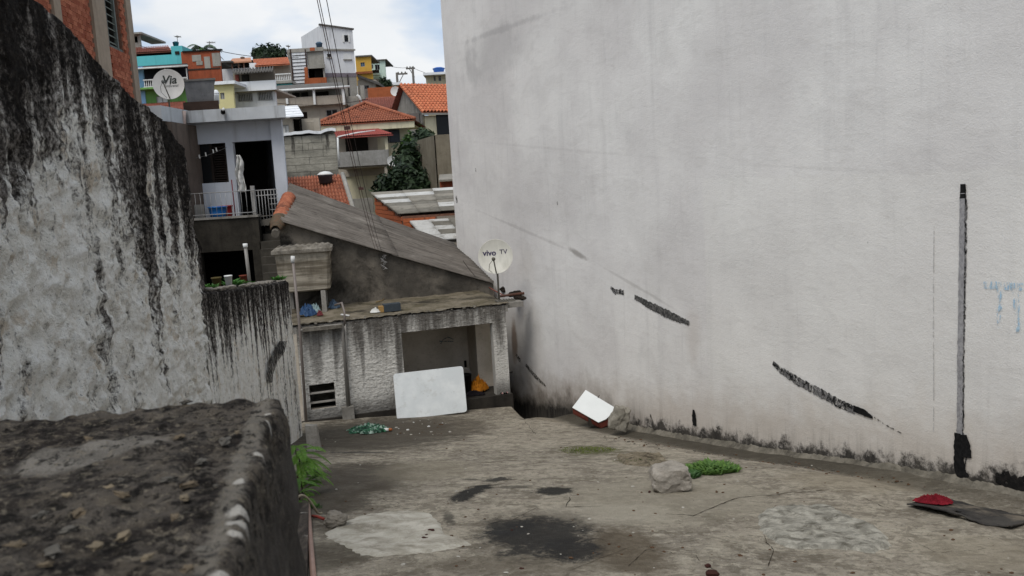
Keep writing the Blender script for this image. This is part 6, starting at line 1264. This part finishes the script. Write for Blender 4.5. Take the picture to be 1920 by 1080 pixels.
for i, (u, v, w_, h_, lab) in enumerate(((809, 999, 13, 8, 'squarish dark red brick bit, upper one on the pale patch'), (797, 1013, 15, 9, 'largest dark clay bit lying low on the pale patch'), (787, 1009, 8, 6, 'leftmost tiny dark clay bit on the pale patch'), (800, 1007, 10, 8, 'round dark clay bit between the others on the pale patch'), (978, 1068, 11, 7, 'lone dark clay bit near the bottom centre edge'), (1327, 1062, 12, 8, 'dark red clay bit above the larger one, bottom right of centre'), (1336, 1080, 26, 15, 'larger dark red clay lump at the bottom edge'), (1218, 922, 5, 4, 'tiny red crumb in front of the big concrete chunk'), (960, 994, 5, 4, 'tiny dark crumb on the black burn stain'))):
    rock(lab, u, v, w_, h_, M_CLAY, 20 + i, 'brick_fragment', 'brick fragment', sub=2, flat=(i in (0,)), amp=.5, group='dark clay fragments on the yard')
# ---- leaning white panel
T = thing('leaning_panel', 'large white rounded-corner panel leaning on the shack front', 'panel', gp(810, 780))
off = .42; P_ = [SF.p(SF.px(u, v, -o)[0], -o, SF.px(u, v, -o)[1]) for u, v, o in ((745, 788, off), (876, 772, off), (868, 686, .10), (737, 701, .10))]
def quadpt(u, v): return P_[0].lerp(P_[1], u).lerp(P_[3].lerp(P_[2], u), v)
nrm = (P_[1] - P_[0]).cross(P_[3] - P_[0]).normalized(); W_, H_ = (P_[1] - P_[0]).length, (P_[3] - P_[0]).length; R_ = .055; out = []
for cx_, cy_, s in ((W_ - R_, R_, -90), (W_ - R_, H_ - R_, 0), (R_, H_ - R_, 90), (R_, R_, 180)):
    for k in range(7): an = math.radians(s + 15 * k); out.append(((cx_ + R_ * math.cos(an)) / W_, (cy_ + R_ * math.sin(an)) / H_))
mb = MB(); f_ = [mb.vert(quadpt(*q)) for q in out]; b_ = [mb.vert(quadpt(*q) - nrm * .035) for q in out]; mb.f.append(f_); mb.f.append(b_[::-1])
for k in range(len(out)): mb.f.append([f_[k], b_[k], b_[(k + 1) % len(out)], f_[(k + 1) % len(out)]])
def mat_panel():
    m = Mat('scuffed_white_panel', .5, .35); c = m.mix(m.sm(m.n(3, 5, .6), .4, .7), lin('c2c6c6'), lin('cfd2d1')); c = m.mix(m.sm(m.n(4, 6, .7), .54, .68, 0, .45), c, lin('a3a19a')); c = m.mix(m.sm(m.n(22, 4, .7), .62, .75, 0, .4), c, lin('80796e')); m.col(c); m.bump(m.n(6, 3), .15, .02); return m.m
MPN = mat_panel(); mesh_obj('panel_board', mb, MPN, T)
mb = MB().tube([quadpt(*q) - nrm * .0345 for q in out] + [quadpt(*out[0]) - nrm * .0345], .006, 5); mesh_obj('panel_rim', mb, M_GREYC, T, True)
# ---- small board with red-brown rim by the white wall
T = thing('fallen_cabinet_board', 'small white board with curved red-brown edge propped against the white wall', 'board', gp(1110, 800))
pb = [(1073, 764), (1122, 792), (1136, 786), (1147, 776), (1156, 766), (1098, 731)]; pl0 = gp(1110, 798); Pn = Vector((-.25, -.75, .62)).normalized()
F3 = [onplane(u, v, pl0 + Vector((0, 0, .10)), Pn) for u, v in pb]; mb = MB(); a_ = [mb.vert(p) for p in F3]; d_ = [mb.vert(p - Pn * .03) for p in F3]; mb.f.append(a_); mb.f.append(d_[::-1])
for k in range(6): mb.f.append([a_[k], d_[k], d_[(k + 1) % 6], a_[(k + 1) % 6]])
mesh_obj('board_face', mb, plain('clean_white_board', 'd3d6d4', .5, .35, .06, 4, bump=.05), T)
mb = MB(); rim = F3[0:5]; lo_ = [p - Pn * .032 for p in rim]; hi_ = [p - Pn * .032 + Vector((.03 * (i > 0), -.0, -.09)) for i, p in enumerate(rim)]
for k in range(4): mb.hexa([hi_[k], hi_[k + 1], hi_[k + 1] - Pn * .03, hi_[k] - Pn * .03], [lo_[k], lo_[k + 1], lo_[k + 1] - Pn * .03, lo_[k] - Pn * .03])
mesh_obj('board_rim', mb, plain('red_brown_rim', '5f2c22', .6, .3, .25, 15), T)
s0_, s1_ = onplane(1124, 741, F3[0] + Pn * .004, Pn), onplane(1121, 746, F3[0] + Pn * .004, Pn); mesh_obj('slot', MB().tube([s0_, s1_], .006, 4), M_BLACKV, T)
mesh_obj('prop_block', MB().box((pl0.x - .05, pl0.y + .05, pl0.z - .02), (pl0.x + .15, pl0.y + .2, pl0.z + .12)), M_DARKC, T)
# ---- mat and red rag
def gquad(u, v): p = gp(u, v); return p
MQ = [gp(1700, 949), gp(1893, 992), gp(1945, 978), gp(1935, 942), (gp(1855, 938)), gp(1752, 932)]
T = thing('rubber_mat', 'curled black rubber mat at the right with a red rag on it', 'mat', MQ[0])
q0, q1, q2, q3 = gp(1700, 950), gp(1895, 994), gp(1965, 965), gp(1757, 931)
def mtf(u, v):
    p = q0.lerp(q1, u).lerp(q3.lerp(q2, u), v); e = .014 + .022 * max(0, 1 - v * 4) + .03 * max(0, (u - .85) / .15) ** 2 + .012 * fbm(p.x * 3, p.y * 3, 5, 3) + .02 * math.sin(u * 5) * (1 - v); wob = .03 * fbm(u * 6, v * 6, 3, 4); return Vector((p.x + wob * (v in (0, 1)), p.y + wob * (v in (0, 1)) * .6, gtop(p.x, p.y) + max(.008, e)))
mb = MB(); mb.grid(mtf, 60, 26, lambda u, v: (.40 < u < .46 and .18 < v < .30) or (.50 < u < .57 and .12 < v < .2)); m_ = Mat('worn_rubber', .75, .3); c = m_.mix(m_.sm(m_.n(3, 6, .7), .4, .62), lin('1d1b1a'), lin('3a3733')); c = m_.mix(m_.sm(m_.n(1.6, 5, .7), .52, .66, 0, .85), c, lin('6e6558')); m_.col(c); m_.bump(m_.n(40, 4), .4, .01)
o = mesh_obj('mat_sheet', mb, m_.m, T, True, recalc=False); md = o.modifiers.new('s', 'SOLIDIFY'); md.thickness = .012
def crumple(name, label, cat, p, rx, ry, h, mat, seed, n=42, fr_=4.0, parent=None, zf=None, rot=0, group=None, edge=.25):
    mb = MB(); cr_, sr_ = math.cos(rot), math.sin(rot)
    def f(u, v):
        a = u * 2 * math.pi; r = v * (1 + edge * fbm(math.cos(a) * 1.6 + seed, math.sin(a) * 1.6, seed, 3)); lx, ly = r * math.cos(a) * rx, r * math.sin(a) * ry; x, y = p[0] + lx * cr_ - ly * sr_, p[1] + lx * sr_ + ly * cr_
        z = h * (max(0, 1 - v) ** .6) * (.55 + .9 * abs(fbm(lx * fr_ / rx + seed, ly * fr_ / ry, seed, 4))) + h * .25 * abs(fbm(lx * 3 * fr_ / rx, ly * 3 * fr_ / ry, seed + 3, 3)); base = zf(x, y) if zf else p[2]
        return Vector((x, y, base + .004 + z))
    mb.grid(f, n, n // 2); o = mesh_obj(name, mb, mat, parent, False, recalc=False); md = o.modifiers.new('s', 'SOLIDIFY'); md.thickness = .004
    if label: tag(o, label, cat, group)
    return o
pr = gp(1752, 947); crumple('red_rag', 'crumpled bright red rag lying on the black mat', 'rag', (pr.x, pr.y, 0), .16, .11, .055, plain('red_fabric', '7d1c28', .9, .15, .5, 18), 3, 110, 7.0, zf=lambda x, y: gtop(x, y) + .03)
# ---- green plastic bag and bits in front of the shack
mg_ = Mat('green_plastic', .45, .4); mg_.col(mg_.mix(mg_.sm(mg_.n(7, 5, .7), .52, .57), mg_.mix(mg_.sm(mg_.n(13, 5, .7), .45, .58), lin('163a2a'), lin('2f6b4c')), lin('8fa396'))); M_GRN = mg_.m; pg = gp(695, 808); crumple('plastic_bag', 'flattened torn green plastic bag on the dark yard before the shack', 'plastic bag', (pg.x, pg.y, 0), .36, .30, .12, M_GRN, 7, 110, 5.0, zf=gtop, rot=-.25, edge=1.0)
T = thing('plastic_bottle', 'small white and orange plastic bottle beside the green bag', 'bottle', gp(728, 812)); p = gp(728, 809); mesh_obj('bottle_body', MB().tube([p + Vector((-.07, 0, .03)), p + Vector((.01, .0, .03))], .028, 10), M_WHT, T, True); mesh_obj('bottle_label', MB().tube([p + Vector((.011, 0, .03)), p + Vector((.05, 0, .03)), p + Vector((.07, 0, .03))], [.027, .024, .01], 10), plain('orange_plastic', 'a05a2a', .5, .4), T, True)
SC = [plain('scrap_pale', 'a8a49a', .9, .2, .2, 9), plain('scrap_brown', '55402f', .9, .2, .3, 9), plain('scrap_white', 'c4c4c0', .8, .2, .1, 9)]
DBG = 'litter crumbs before the shack'
def crumbs(name, label, n, pick, smin, smax, mats, seed):
    for q, mt in enumerate(mats):
        mb = MB(); rr = random.Random(seed + q)
        for i in range(n // len(mats)):
            u, v = pick(rr); p = gp(u, v)
            if p.x > 7.0 - .4 * p.y - .2: continue
            s = smin + rr.random() ** 2.2 * smax; k = rock_mb(s, 160 + i * 3 + q, 1, (1.2, 1, .5), .6); n0 = len(mb.v); mb.v += [(x + p.x, y + p.y, z + gtop(p.x, p.y) + s * .3) for x, y, z in k.v]; mb.f += [[t + n0 for t in fc] for fc in k.f]
        tag(mesh_obj(name, mb, mt), label[q], 'litter', kind='stuff')
crumbs('litter_crumbs', ['pale litter crumbs right of the green bag', 'brown litter crumbs right of the green bag', 'white litter crumbs right of the green bag'], 30, lambda r: (r.uniform(740, 850), r.uniform(788, 818)), .008, .02, SC, 5)
crumbs('loose_grit', ['pale loose grit over the yard', 'brown loose grit over the yard', 'white loose grit over the yard'], 260, lambda r: (r.uniform(600, 1900), r.uniform(800, 1078)), .003, .012, [SC[0], SC[1], SC[1]], 9)
crumbs('gutter_gravel', ['dark gravel crumbs along the gutter', 'brown gravel crumbs along the gutter'], 400, lambda r: (lambda t: (lerp(1130, 1900, t), lerp(815, 915, t) + r.uniform(-6, 14)))(r.random()), .004, .016, [SC[1], plain('gutter_grey', '57534b', .9, .2, .3, 9)], 13)
# ---- inside the doorway
pc = SF.p(SF.px(897, 722, .5)[0], .5, ZPL); crumple('orange_cloth', 'crumpled orange cloth heaped inside the shack doorway', 'cloth', pc, .19, .16, .26, plain('orange_fabric', 'b3701c', .9, .15, .45, 16), 5, 90, 4.5, rot=.3)
T = thing('dark_bucket', 'black bucket just behind the leaning white panel', 'bucket', SF.p(SF.px(874, 742, .45)[0], .45, ZPL)); c = Vector(T.location); mesh_obj('bucket_body', MB().lathe([(.10, 0), (.13, .36), (.14, .37), (.12, .37), (.09, .02)], c, 18), M_BLACKV, T, True); mesh_obj('bucket_handle', MB().tube([c + Vector((.13 * math.cos(a * .314), 0, .37 + .12 * math.sin(a * .314))) for a in range(11)], .005, 5), M_STEEL, T, True)
crumple('dark_rag', 'dark rag on the floor below the orange cloth', 'rag', SF.p(SF.px(890, 738, .2)[0], .2, ZPL), .2, .1, .09, plain('dark_fabric', '1e1a1e', .9, .1, .4, 9), 9, 40)
mesh_obj('wall_switch', MB().fbox(SF, SF.px(870, 680, 1.5)[0], SF.px(874, 680, 1.5)[0], 1.46, 1.499, SF.px(871, 688, 1.5)[1], SF.px(871, 676, 1.5)[1]), M_BLACKV, SH)
T = thing('storage_shelf', 'grey shelf in the gap between the shack pillars', 'shelf', SF.p(SF.px(930, 735, 1.7)[0], 1.7, ZPL)); a_ = SF.px(921, 700, 1.7)[0]
for v in (700, 722, 742): z = SF.px(930, v, 1.7)[1]; mesh_obj('shelf_board', MB().fbox(SF, a_ - .1, a_ + .45, 1.6, 1.9, max(z, ZPL + .0), max(z, ZPL) + .03), M_GREYC, T)
mesh_obj('upright', MB().fbox(SF, a_ - .13, a_ - .101, 1.6, 1.9, ZPL, SF.px(930, 698, 1.7)[1]), M_GREYC, T)
# faded blue lettering daubs on the shack's inner wall
def daub(F, b, pts, w_, mat, parent, name='faded_daub'):
    mb = MB()
    for (u0, v0), (u1, v1) in zip(pts, pts[1:]): A = F.px(u0, v0, b); B = F.px(u1, v1, b); mb.tube([F.p(A[0], b, A[1]), F.p(B[0], b, B[1])], w_, 5)
    mesh_obj(name, mb, mat, parent)
MDB = mat_mark('faded_blue_daub', '5f6c72', '6f777a', .47, 30); daub(SF, 1.497, [(826, 645), (830, 637), (840, 632), (850, 636)], .012, MDB, SH); daub(SF, 1.497, [(824, 640), (850, 640)], .012, MDB, SH)
# ---- litter on the slab roof
def slabpt(u, v):
    d = ray(u, v); t = (ZS + .02 - CAM.z) / d.z; return CAM + d * t
p = slabpt(732, 583); T = thing('dark_block', 'slate coloured block with a tan torn end on the slab roof edge', 'block', p)
Fk = Frame((p.x, p.y, 0), SF.ex); mesh_obj('block_body', MB().fbox(Fk, -.13, .19, -.08, .10, p.z, p.z + .14), plain('slate_block', '3f464b', .9, .2, .35, 9), T); mesh_obj('torn_end', MB().fbox(Fk, -.22, -.131, -.07, .06, p.z, p.z + .11), plain('tan_card', 'a1804f', .9, .2, .25, 12), T)
p = slabpt(704, 586); crumple('white_rag', 'small crumpled white rag on the slab roof left of the slate block', 'rag', p, .11, .07, .08, M_CLOTH, 12, 36)
for i, (u, v, r, mt, lab, h) in enumerate(((578, 592, .16, plain('blue_bag', '27486e', .5, .4, .4, 8), 'crumpled dark blue bag under the water tank', .22), (592, 588, .10, plain('pale_bag', '8fa5a6', .5, .4, .3, 8), 'pale bluish bag scrap beside the dark blue bag', .2), (626, 578, .12, plain('grey_blue_bag', '50657a', .5, .4, .4, 8), 'grey-blue bag scrap right of the tank post', .18), (600, 592, .06, plain('dim_red_bag', '6a2a2c', .6), 'dim red scrap at the foot of the tank post', .1))):
    p = slabpt(u, v); crumple('bag_scrap', lab, 'bag', p, r, r * .8, h, mt, 30 + i, 40, 2.5, group='bag scraps on the slab')
mb = MB().tube([slabpt(u, v) + Vector((0, 0, .015)) for u, v in ((668, 562), (690, 558), (712, 556), (722, 558), (718, 564), (705, 568))], .008, 6); tag(mesh_obj('yellow_hose', mb, plain('yellow_hose', '7a6230', .6, .3), None, True), 'curl of thin yellowish hose on the slab roof', 'hose')
p, p2 = slabpt(640, 592), slabpt(655, 594); mb = MB().tube([p + Vector((0, 0, .02)), p2 + Vector((0, 0, .02))], .018, 8); tag(mesh_obj('short_pipe', mb, M_WHT, None, True), 'short pale pipe end at the slab edge by the bent pipe', 'pipe')
p, p2 = slabpt(901, 540), slabpt(926, 536); mb = MB().tube([p + Vector((0, 0, .03)), p2 + Vector((0, 0, .03))], .022, 8); tag(mesh_obj('white_tube', mb, M_WHT, None, True), 'short white plastic tube in front of the lettered dish mast', 'tube')
p, p2 = SF.p(SF.px(935, 548, .9)[0], .9, ZS + .04), SF.p(SF.px(993, 545, .9)[0], .9, ZS + .06); mb = MB().tube([p, p2], .025, 8); tag(mesh_obj('brown_pipe', mb, plain('brown_pipe', '6d4a3c', .6, .3), None, True), 'brown pipe sticking out past the slab corner', 'pipe')
mb = MB().tube([slabpt(905, 536) + Vector((0, 0, .05)), slabpt(925, 546) + Vector((0, 0, .03)), slabpt(945, 556) + Vector((0, 0, .02))], .010, 6); tag(mesh_obj('red_cable', mb, plain('red_cable', '8a4a3c', .6, .3), None, True), 'reddish cable lying across the slab corner', 'cable')
mb = MB().tube(sag(at(868, 488, 17.6), slabpt(913, 536) + Vector((0, 0, .04)), .08), .008, 5); tag(mesh_obj('pale_cable', mb, M_PVCB, None, True), 'pale cable running down the sheet roof to the dish', 'cable')
for i, (u, v, r) in enumerate(((955, 542, .16), (968, 552, .13), (975, 560, .10))):
    p = slabpt(u, v); mb = rock_mb(r, 80 + i, 3, (1.3, 1, .45), .5); mb.v = [(a + p.x, b + p.y, c + ZS + .03) for a, b, c in mb.v]; tag(mesh_obj('dark_rubble', mb, plain('dark_rubble', '2c2621', .95, .1, .4, 12)), ['dark rubble lump at the slab corner behind the dish mast', 'middle dark rubble lump on the slab corner', 'outermost dark rubble lump on the slab corner'][i], 'rubble', 'rubble on the slab corner')
c = SF.p(SF.px(945, 557, .3)[0], .3, ZS + .01); Fk = Frame((c.x, c.y, 0), SF.ex); T = thing('metal_grate', 'small dark lattice grate lying flat at the slab corner', 'grate', c)
for k in range(7): mesh_obj('grate_bar', MB().fbox(Fk, -.16 + k * .055, -.145 + k * .055, -.1, .1, c.z + .03, c.z + .045), M_GALV, T)
for y in (-.1, 0, .09): mesh_obj('grate_rail', MB().fbox(Fk, -.17, .20, y, y + .015, c.z + .015, c.z + .03), M_GALV, T)
T = thing('beaded_bracelet', 'string of dark and pinkish beads on the plinth corner of the shack', 'beads', SF.p(SF.px(950, 738, -.02)[0], -.02, ZPL)); c = Vector(T.location)
for k in range(9): an = k * .7; mesh_obj('bead', MB().lathe([(.004, 0), (.018, .012), (.018, .024), (.004, .036)], c + Vector((.06 * math.cos(an) - .05, .035 * math.sin(an), 0)), 8), M_BLACKV if k % 3 else plain('pink_bead', 'b58a86', .5), T, True)
# ---- pots and poles on the low wall
def lowtop(u, v): q = LW.px(u, v, .12); return LW.p(q[0], .12, interp(TL, q[0]) + .03)
for i, (u, v, r, h, mt, lab) in enumerate(((429, 530, .042, .11, M_WHT, 'white tin pot on the low wall top'), (407, 536, .05, .10, plain('olive_pot', '4f4526', .8, .2, .3, 9), 'olive brown pot at the left of the low wall top'), (457, 530, .045, .10, plain('rust_pot', '6a3324', .8, .2, .3, 9), 'rusty red pot next to the capped pole'))):
    p = lowtop(u, v); mb = MB().lathe([(r * .75, -.02), (r, h), (r * 1.08, h), (r * 1.08, h + .012), (r * .9, h + .012), (r * .8, h - .02)], p, 16); tag(mesh_obj('flower_pot', mb, mt, None, True), lab, 'pot', 'pots on the low wall')
def weed(label, p, n, L_, mat, seed, name='weed', up=.9, group=None, width=.28, kink=1):
    rr = random.Random(seed); T = thing(name, label, 'plant', p, group); mb = MB(); p = Vector(p)
    for k in range(n):
        an = rr.random() * 6.28; d = Vector((math.cos(an), math.sin(an), up * rr.uniform(.5, 1.4))).normalized(); l = L_ * rr.uniform(.5, 1); s = d.cross(Vector((0, 0, 1))).normalized() * l * width; b = p + Vector((rr.uniform(-1, 1), rr.uniform(-1, 1), 0)) * L_ * .6; m_ = b + d * l * .55; mb.face(b, m_ + s * .5, b + d * l - Vector((0, 0, l * .15 * kink)), m_ - s * .5)
    mesh_obj('leaves', mb, mat, T, recalc=False); return T
LEAFB = mat_leaf('bright_leaf', '4a7426', '6f9438', '365a20'); LEAFG = mat_leaf('weed_leaf', '2f5423', '4a7a30', '254a20')
for i, (u, v, n, L_, lab) in enumerate(((442, 540, 90, .15, 'green weed between the pots on the low wall'), (395, 545, 40, .10, 'small weed at the left end of the low wall top'), (522, 529, 70, .14, 'small leafy weed near the right end of the low wall top'), (470, 534, 25, .07, 'sparse weed at the foot of the capped pole'))): weed(lab, lowtop(u, v), n, L_, LEAFG, 40 + i, group='weeds on the low wall')
CRm = raw_mesh('crust', rock_mb(1, 51, 2, (1, .8, .6), .6, 1.6), mat_conc('wall_top_crust', '6b655d', '8f8981', '3a352f', 9, .6), True)
for i in range(80):
    q0_ = LW.px(388, 548)[0]; q1_ = LW.px(545, 530)[0]; a = lerp(q0_, q1_, RND.random() ** 1.5); r = .025 + .035 * RND.random(); inst('loose_mortar', CRm, Matrix.Translation(LW.p(a, .02 + RND.random() * .2, interp(TL, a) + .02)) @ Matrix.Rotation(i * 1.1, 4, 'Z') @ Matrix.Diagonal((r * 1.3, r, r * .8, 1)), T2)
T = thing('capped_pole', 'pale capped conduit pole standing on the low wall top', 'pole', lowtop(468, 528)); b = Vector(T.location); t = at(461, 461, b.y); mesh_obj('pole_tube', MB().tube([b - Vector((0, 0, .05)), Vector((b.x - .01, b.y, t.z))], .022, 8), M_PVC, T, True); mesh_obj('pole_cap', MB().tube([Vector((b.x - .01, b.y, t.z - .02)), Vector((b.x - .01, b.y, t.z + .03))], .03, 8), M_WHT, T, True)
# ---- left edge of the yard: timber, pipe, hose, post stub, ferns
def strip(u, v): return gp(u, v)
a_, b_ = gp(570, 955), gp(563, 1110); d_ = (b_ - a_).normalized(); Fk = Frame((a_.x, a_.y, 0), d_)
m_ = Mat('flaking_timber', .9, .2); c = m_.mix(m_.sm(m_.n(1, 6, .7, vec=m_.map(scale=(18, 3, 4))), .4, .65), lin('2f2a26'), lin('544c44')); c = m_.mix(m_.sm(m_.n(6, 6, .75), .6, .68, 0, .9), c, lin('a39d94')); m_.col(c); m_.bump(m_.n(30), .6, .01)
mb = MB(); L_ = (b_ - a_).length; mb.hexa([(p.x, p.y, gtop(p.x, p.y) - .03) for p in (a_ + Vector((.045, 0, 0)), b_ + Vector((.045, 0, 0)), b_ - Vector((.045, 0, 0)), a_ - Vector((.045, 0, 0)))], [(p.x, p.y, gtop(p.x, p.y) + .07) for p in (a_ + Vector((.045, 0, 0)), b_ + Vector((.045, 0, 0)), b_ - Vector((.045, 0, 0)), a_ - Vector((.045, 0, 0)))]); tag(mesh_obj('timber_beam', mb, m_.m), 'dark flaking timber beam along the left yard edge beside the pink pipe', 'timber')
P2_ = [gp(u, v) + Vector((0, 0, .03)) for u, v in ((578, 952), (581, 1000), (585, 1050), (590, 1110))]; tag(mesh_obj('pink_pipe', MB().tube(P2_, .02, 10), plain('pinkish_pipe', '93776a', .5, .4, .2, 9), None, True), 'pinkish plastic pipe running along the left yard edge', 'pipe')
h0, h1 = gp(545, 985), gp(604, 966); pts = [h0.lerp(h1, k / 14) + Vector((0, 0, .02 + .20 * math.sin(math.pi * min(1, k / 14 + .12)))) for k in range(15)]; tag(mesh_obj('arched_hose', MB().tube(pts, .010, 8), plain('beige_hose', '8f8672', .6, .3), None, True), 'beige hose arching over the end of the pink pipe', 'hose')
tag(mesh_obj('red_ribbon', MB().tube([gp(585, 970) + Vector((0, 0, .012)), gp(595, 973) + Vector((0, 0, .02)), gp(608, 976) + Vector((0, 0, .012))], .012, 6), plain('red_ribbon', '8a3a30', .8), None, True), 'short faded red strip left of the pitted stone', 'ribbon')
p = gp(590, 845); Fk = Frame((p.x, p.y, 0), (1, .1, 0)); mb = MB().hexa([Fk.p(-.09, -.06, p.z - .02), Fk.p(.09, -.06, p.z - .02), Fk.p(.09, .06, p.z - .02), Fk.p(-.09, .06, p.z - .02)], [Fk.p(-.10, .0, p.z + .36), Fk.p(.05, .0, p.z + .34), Fk.p(.05, .1, p.z + .34), Fk.p(-.1, .1, p.z + .36)]); tag(mesh_obj('concrete_stub', mb, mat_conc('pale_stub', '8f8a82', 'aaa59c', '504b44', 6, .6)), 'pale broken concrete stub behind the fern', 'concrete stub')
def fern(label, p, n, L_, seed, lean=(.4, -.3)):
    rr = random.Random(seed); T = thing('fern', label, 'fern', p, 'ferns at the left yard edge'); p = Vector(p)
    for k in range(n):
        an = rr.uniform(-1.9, 1.3); d = Vector((math.cos(an) + lean[0] * .3, math.sin(an) * .8 + lean[1], 0)).normalized(); l = L_ * rr.uniform(.6, 1.1); mb = MB(); sp = []; rise = rr.uniform(.5, 1.25); h0 = rr.uniform(0, 1.0) * L_ * 1.4
        for i in range(23): t = i / 22; sp.append(p + Vector((0, 0, h0)) + d * l * t + Vector((0, 0, l * (rise * t - .95 * t * t))))
        mb.tube(sp, .003, 4)
        for i in range(2, 23):
            dr = (sp[i] - sp[i - 1]).normalized(); sd_ = dr.cross(Vector((0, 0, 1))).normalized(); ll = l * .16 * math.sin(math.pi * (i + .8) / 25) + .006
            for sg in (-1, 1):
                for j in (0, .5):
                    b = sp[i].lerp(sp[i - 1], j); tip = b + sd_ * sg * ll + dr * ll * .55 - Vector((0, 0, ll * .2)); w_ = dr * ll * .10; mid_ = b.lerp(tip, .5); mb.face(b, mid_ + w_, tip, mid_ - w_)
        mesh_obj('frond', mb, LEAFB, T, recalc=False)
    mesh_obj('stem', MB().tube([p - Vector((0, 0, .02)), p + Vector((0, 0, L_ * .6)), p + Vector((0, .0, L_ * 1.4))], .006, 5), BARK, T)
p = gp(567, 925); fern('tall bright green fern growing at the left yard edge', p, 22, .28, 5); p = gp(560, 905); fern('rear bright fern against the low wall behind the parapet', p, 14, .27, 8); p = gp(563, 950); fern('lowest fern drooping by the arched hose', p, 10, .2, 12)
# ---- grass and moss on the yard
def tuft(name, label, region, n, L_, mat, seed, kind=None, cat='grass'):
    rr = random.Random(seed); mb = MB(); c, ru, rv = region
    for k in range(n):
        a = rr.random() * 6.283; r = math.sqrt(rr.random()) * (1 + .3 * fbm(math.cos(a) * 2, math.sin(a) * 2, seed, 3)); p = gp(c[0] + ru * r * math.cos(a), c[1] + rv * r * math.sin(a)); p.z = gtop(p.x, p.y); an = rr.random() * 6.28; l = L_ * rr.uniform(.4, 1) * (1.15 - .6 * r); d = Vector((math.cos(an) * .7, math.sin(an) * .7, 1)).normalized(); s = Vector((-math.sin(an), math.cos(an), 0)) * l * .18
        mb.face(p, p + d * l * .6 + s, p + d * l + Vector((math.cos(an), math.sin(an), -.4)) * l * .25, p + d * l * .6 - s)
    o = mesh_obj(name, mb, mat, None, recalc=False); return tag(o, label, cat, kind=kind)
tuft('grass_tuft', 'bright green weed tuft right of the big concrete chunk', ((1335, 885), 48, 8), 1500, .15, mat_leaf('tuft_leaf', '3f5f2a', '6a8a42', '2f4d22'), 3)
tuft('grass_tuft', 'small part of green tuft touching the concrete chunk', ((1298, 895), 14, 4), 260, .10, mat_leaf('tuft_leaf2', '34552a', '466834', '27441f'), 4)
tuft('moss_grass', 'low dull green grass on the gutter edge right of centre', ((1105, 846), 58, 7), 700, .045, mat_leaf('moss_leaf', '4d5a26', '68702f', '3d4523'), 5, 'stuff'); tuft('moss_grass', 'sparse low grass around the rubble mound', ((1195, 866), 45, 6), 500, .03, mat_leaf('moss_leaf2', '4d5a26', '626a30', '3d4523'), 6, 'stuff'); tuft('moss_grass', 'sparse grass specks below the fern', ((575, 948), 30, 6), 250, .04, LEAFG, 7, 'stuff')
